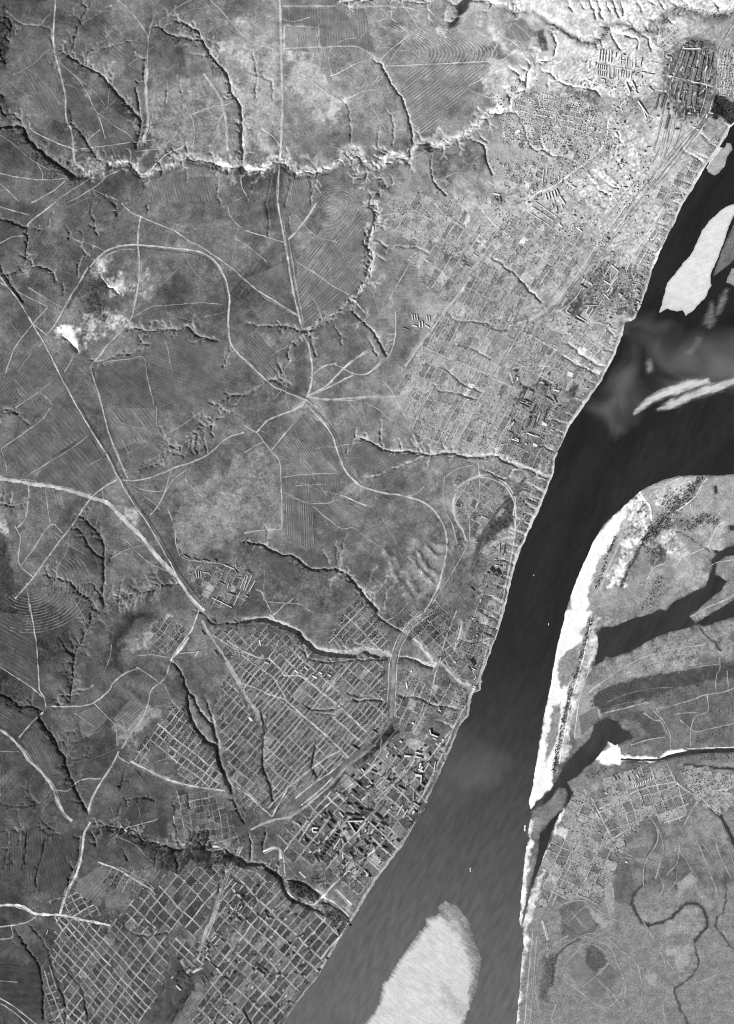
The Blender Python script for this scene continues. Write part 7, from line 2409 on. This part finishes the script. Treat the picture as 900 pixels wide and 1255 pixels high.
for t in T_POS:
    if id(t) not in sset:
        g = ('gardens and ravines of the west bank' if t[0] < 640 or t[1] < 570 else 'gardens and scrub of the east bank')
        groups_t.setdefault(g, []).append(t)
for g, ts in groups_t.items():
    vv, ff, k = [], [], 0
    A_ = np.array(ts)
    z = height(A_[:, 0], A_[:, 1]) + 0.5
    for b in range(6):
        m = np.arange(len(ts)) % 6 == b
        bv, bf = BLOBS[b]
        a = RNG.uniform(0, 6.28, m.sum())
        ca, sa = np.cos(a)[:, None], np.sin(a)[:, None]
        R = A_[m, 2][:, None]
        v = np.stack([wx(A_[m, 0])[:, None] + R * (bv[None, :, 0] * ca - bv[None, :, 1] * sa), wy(A_[m, 1])[:, None] + R * (bv[None, :, 0] * sa + bv[None, :, 1] * ca), z[m][:, None] + R * bv[None, :, 2]], -1).reshape(-1, 3)
        vv.append(v)
        ff.append((bf[None] + len(bv) * np.arange(m.sum())[:, None, None]).reshape(-1, 3) + k)
        k += len(v)
    link('tree_cover', make_mesh('tree_cover', np.vstack(vv), np.vstack(ff)), M_LEAF, kind='stuff', label='dark scattered trees in the ' + g, cat='trees')

# ------------------------------------------------------------------ boats
M_HULL = plain_material('painted_hull', 235)
M_DECK = plain_material('deck', 200)


def boat(x, y, ang, L, W, name, label, dark=False):
    root = empty(name, (float(wx(x)), float(wy(y)), 0.0), ang, label=label, cat='boat')
    n = 9
    t = np.linspace(-1, 1, n)
    hw = W / 2 * np.clip(1.05 - np.abs(t) ** 3.5, 0.05, 1)
    v = [(L / 2 * a, -b, 2.2) for a, b in zip(t, hw)] + [(L / 2 * a, b, 2.2) for a, b in zip(t, hw)] + [(L / 2 * a * .95, -b * .7, -.6) for a, b in zip(t, hw)] + [(L / 2 * a * .95, b * .7, -.6) for a, b in zip(t, hw)]
    f = [(i, i + 1, n + i + 1, n + i) for i in range(n - 1)] + [(2 * n + i, 2 * n + i + 1, i + 1, i) for i in range(n - 1)] + [(n + i, n + i + 1, 3 * n + i + 1, 3 * n + i) for i in range(n - 1)]
    link('hull', pyd('hull', v, f, tmat(40) if dark else M_HULL), parent=root)
    a, b = L * .22, W * .3
    v = [(q[0] - L * .08, q[1], q[2]) for q in [(-a, -b, 2.25), (a, -b, 2.25), (a, b, 2.25), (-a, b, 2.25), (-a, -b, 6), (a, -b, 6), (a, b, 6), (-a, b, 6)]]
    link('deckhouse', pyd('deckhouse', v, [(4, 5, 6, 7), (0, 1, 5, 4), (1, 2, 6, 5), (2, 3, 7, 6), (3, 0, 4, 7)], tmat(60) if dark else M_DECK), parent=root)
    v = [(L * .05 + 1.6 * math.cos(q), 1.6 * math.sin(q), zz) for zz in (6.03, 10) for q in np.linspace(0, 2 * math.pi, 8, endpoint=False)]
    link('funnel', pyd('funnel', v, [(i, (i + 1) % 8, 8 + (i + 1) % 8, 8 + i) for i in range(8)] + [tuple(range(8, 16))], tmat(90)), parent=root)


boat(576.7, 1066, math.radians(92), 66, 17, 'river_steamer', 'white river steamer below the town above the bottom sandbank')
boat(643.5, 1015, math.radians(86), 95, 26, 'barge', 'white barge moored along the narrow east spit')
boat(877.5, 545, math.radians(100), 40, 22, 'tug_boat', 'small dark vessel in the river near the right edge', True)
boat(654.5, 705, math.radians(60), 26, 12, 'motor_boat', 'tiny white boat in the dark river below the railway loop')
boat(672.5, 765, math.radians(80), 40, 12, 'motor_boat', 'small pale boat off the top of the white beach')

# ------------------------------------------------------------------ smoke and low cloud
def volume_material(name, dens, tone, scale, lo, hi):
    m = bpy.data.materials.new(name)
    m.use_nodes = True
    nt = m.node_tree
    nt.nodes.remove(nt.nodes['Principled BSDF'])
    out = nt.nodes['Material Output']
    pv = nt.nodes.new('ShaderNodeVolumePrincipled')
    pv.inputs['Color'].default_value = (tone, tone, tone, 1)
    tc = nt.nodes.new('ShaderNodeTexCoord')
    geo = nt.nodes.new('ShaderNodeNewGeometry')
    n = nt.nodes.new('ShaderNodeTexNoise')
    n.inputs['Scale'].default_value = scale
    n.inputs['Detail'].default_value = 4
    n.inputs['Distortion'].default_value = 0.6
    nt.links.new(geo.outputs['Position'], n.inputs['Vector'])
    mr = nt.nodes.new('ShaderNodeMapRange')
    mr.inputs['From Min'].default_value = lo
    mr.inputs['From Max'].default_value = hi
    mr.inputs['To Min'].default_value = 0
    mr.inputs['To Max'].default_value = dens
    nt.links.new(n.outputs['Fac'], mr.inputs['Value'])
    ln = nt.nodes.new('ShaderNodeVectorMath')
    ln.operation = 'LENGTH'
    nt.links.new(tc.outputs['Object'], ln.inputs[0])
    fall = nt.nodes.new('ShaderNodeMapRange')
    fall.inputs['From Min'].default_value = 0.1
    fall.inputs['From Max'].default_value = 0.8
    fall.inputs['To Min'].default_value = 1
    fall.inputs['To Max'].default_value = 0
    ad = nt.nodes.new('ShaderNodeMath')
    ad.operation = 'MULTIPLY_ADD'
    ad.inputs[1].default_value = -1.3
    nt.links.new(n.outputs['Fac'], ad.inputs[0])
    ad2 = nt.nodes.new('ShaderNodeMath')
    ad2.operation = 'ADD'
    ad2.inputs[1].default_value = 0.65
    nt.links.new(ln.outputs['Value'], ad.inputs[2])
    nt.links.new(ad.outputs[0], ad2.inputs[0])
    nt.links.new(ad2.outputs[0], fall.inputs['Value'])
    mu = nt.nodes.new('ShaderNodeMath')
    mu.operation = 'MULTIPLY'
    nt.links.new(mr.outputs[0], mu.inputs[0])
    nt.links.new(fall.outputs[0], mu.inputs[1])
    nt.links.new(mu.outputs[0], pv.inputs['Density'])
    nt.links.new(pv.outputs[0], out.inputs['Volume'])
    return m


def puff(name, x, y, z, rx, ry, rz, ang, mat, label):
    bm_v, bm_f = blob(3, 8, 12)
    n = bm_v / np.linalg.norm(bm_v - [0, 0, .75], axis=1)[:, None].clip(1e-3) if False else bm_v
    v = bm_v - [0, 0, .75]
    v = v / np.linalg.norm(v, axis=1)[:, None]
    me = make_mesh(name, v, bm_f)
    o = link(name, me, mat, kind='stuff', label=label, cat=name)
    o.location = (float(wx(x)), float(wy(y)), z)
    o.scale = (rx * S, ry * S, rz)
    o.rotation_euler = (0, 0, -math.radians(ang))


M_SMOKE = volume_material('grey_smoke', 0.0019, 0.5, 1 / 620, 0.2, 0.85)
M_HAZE = volume_material('thin_haze', 0.0005, 0.6, 1 / 600, 0.2, 0.8)
M_DARK = volume_material('black_smoke', 0.009, 0.06, 1 / 150, 0.35, 0.6)
M_CLOUD = volume_material('white_smoke', 0.12, 0.97, 1 / 90, 0.38, 0.6)
puff('smoke', 566, 945, 210, 90, 62, 170, -50, M_HAZE, 'thin pale haze over the river off the old centre')
puff('smoke', 800, 432, 210, 80, 56, 180, 40, M_SMOKE, 'grey smoke drifting over the river below the large sandbank')
puff('smoke', 870, 450, 230, 90, 62, 190, -20, M_SMOKE, 'grey smoke haze over the river at the right edge')
puff('smoke', 748, 492, 190, 74, 46, 160, -60, M_SMOKE, 'grey smoke drifting along the bank beside the dark works')
puff('smoke', 765, 398, 120, 14, 6, 90, -10, M_DARK, 'black smoke rising at the bank corner')
puff('cloud', 551, 24, 170, 12, 10, 80, -30, M_CLOUD, 'small white cloud above the contour-ploughed field')
puff('cloud', 541, 44, 160, 11, 8, 70, 40, M_CLOUD, 'lower lobe of the small white cloud over the field')
puff('smoke', 772, 261, 60, 9, 4, 45, -40, M_DARK, 'black smoke above the rail yard')
puff('smoke', 640, 392, 60, 26, 2.6, 45, -24, M_DARK, 'thin dark smoke trail across the northern suburb')
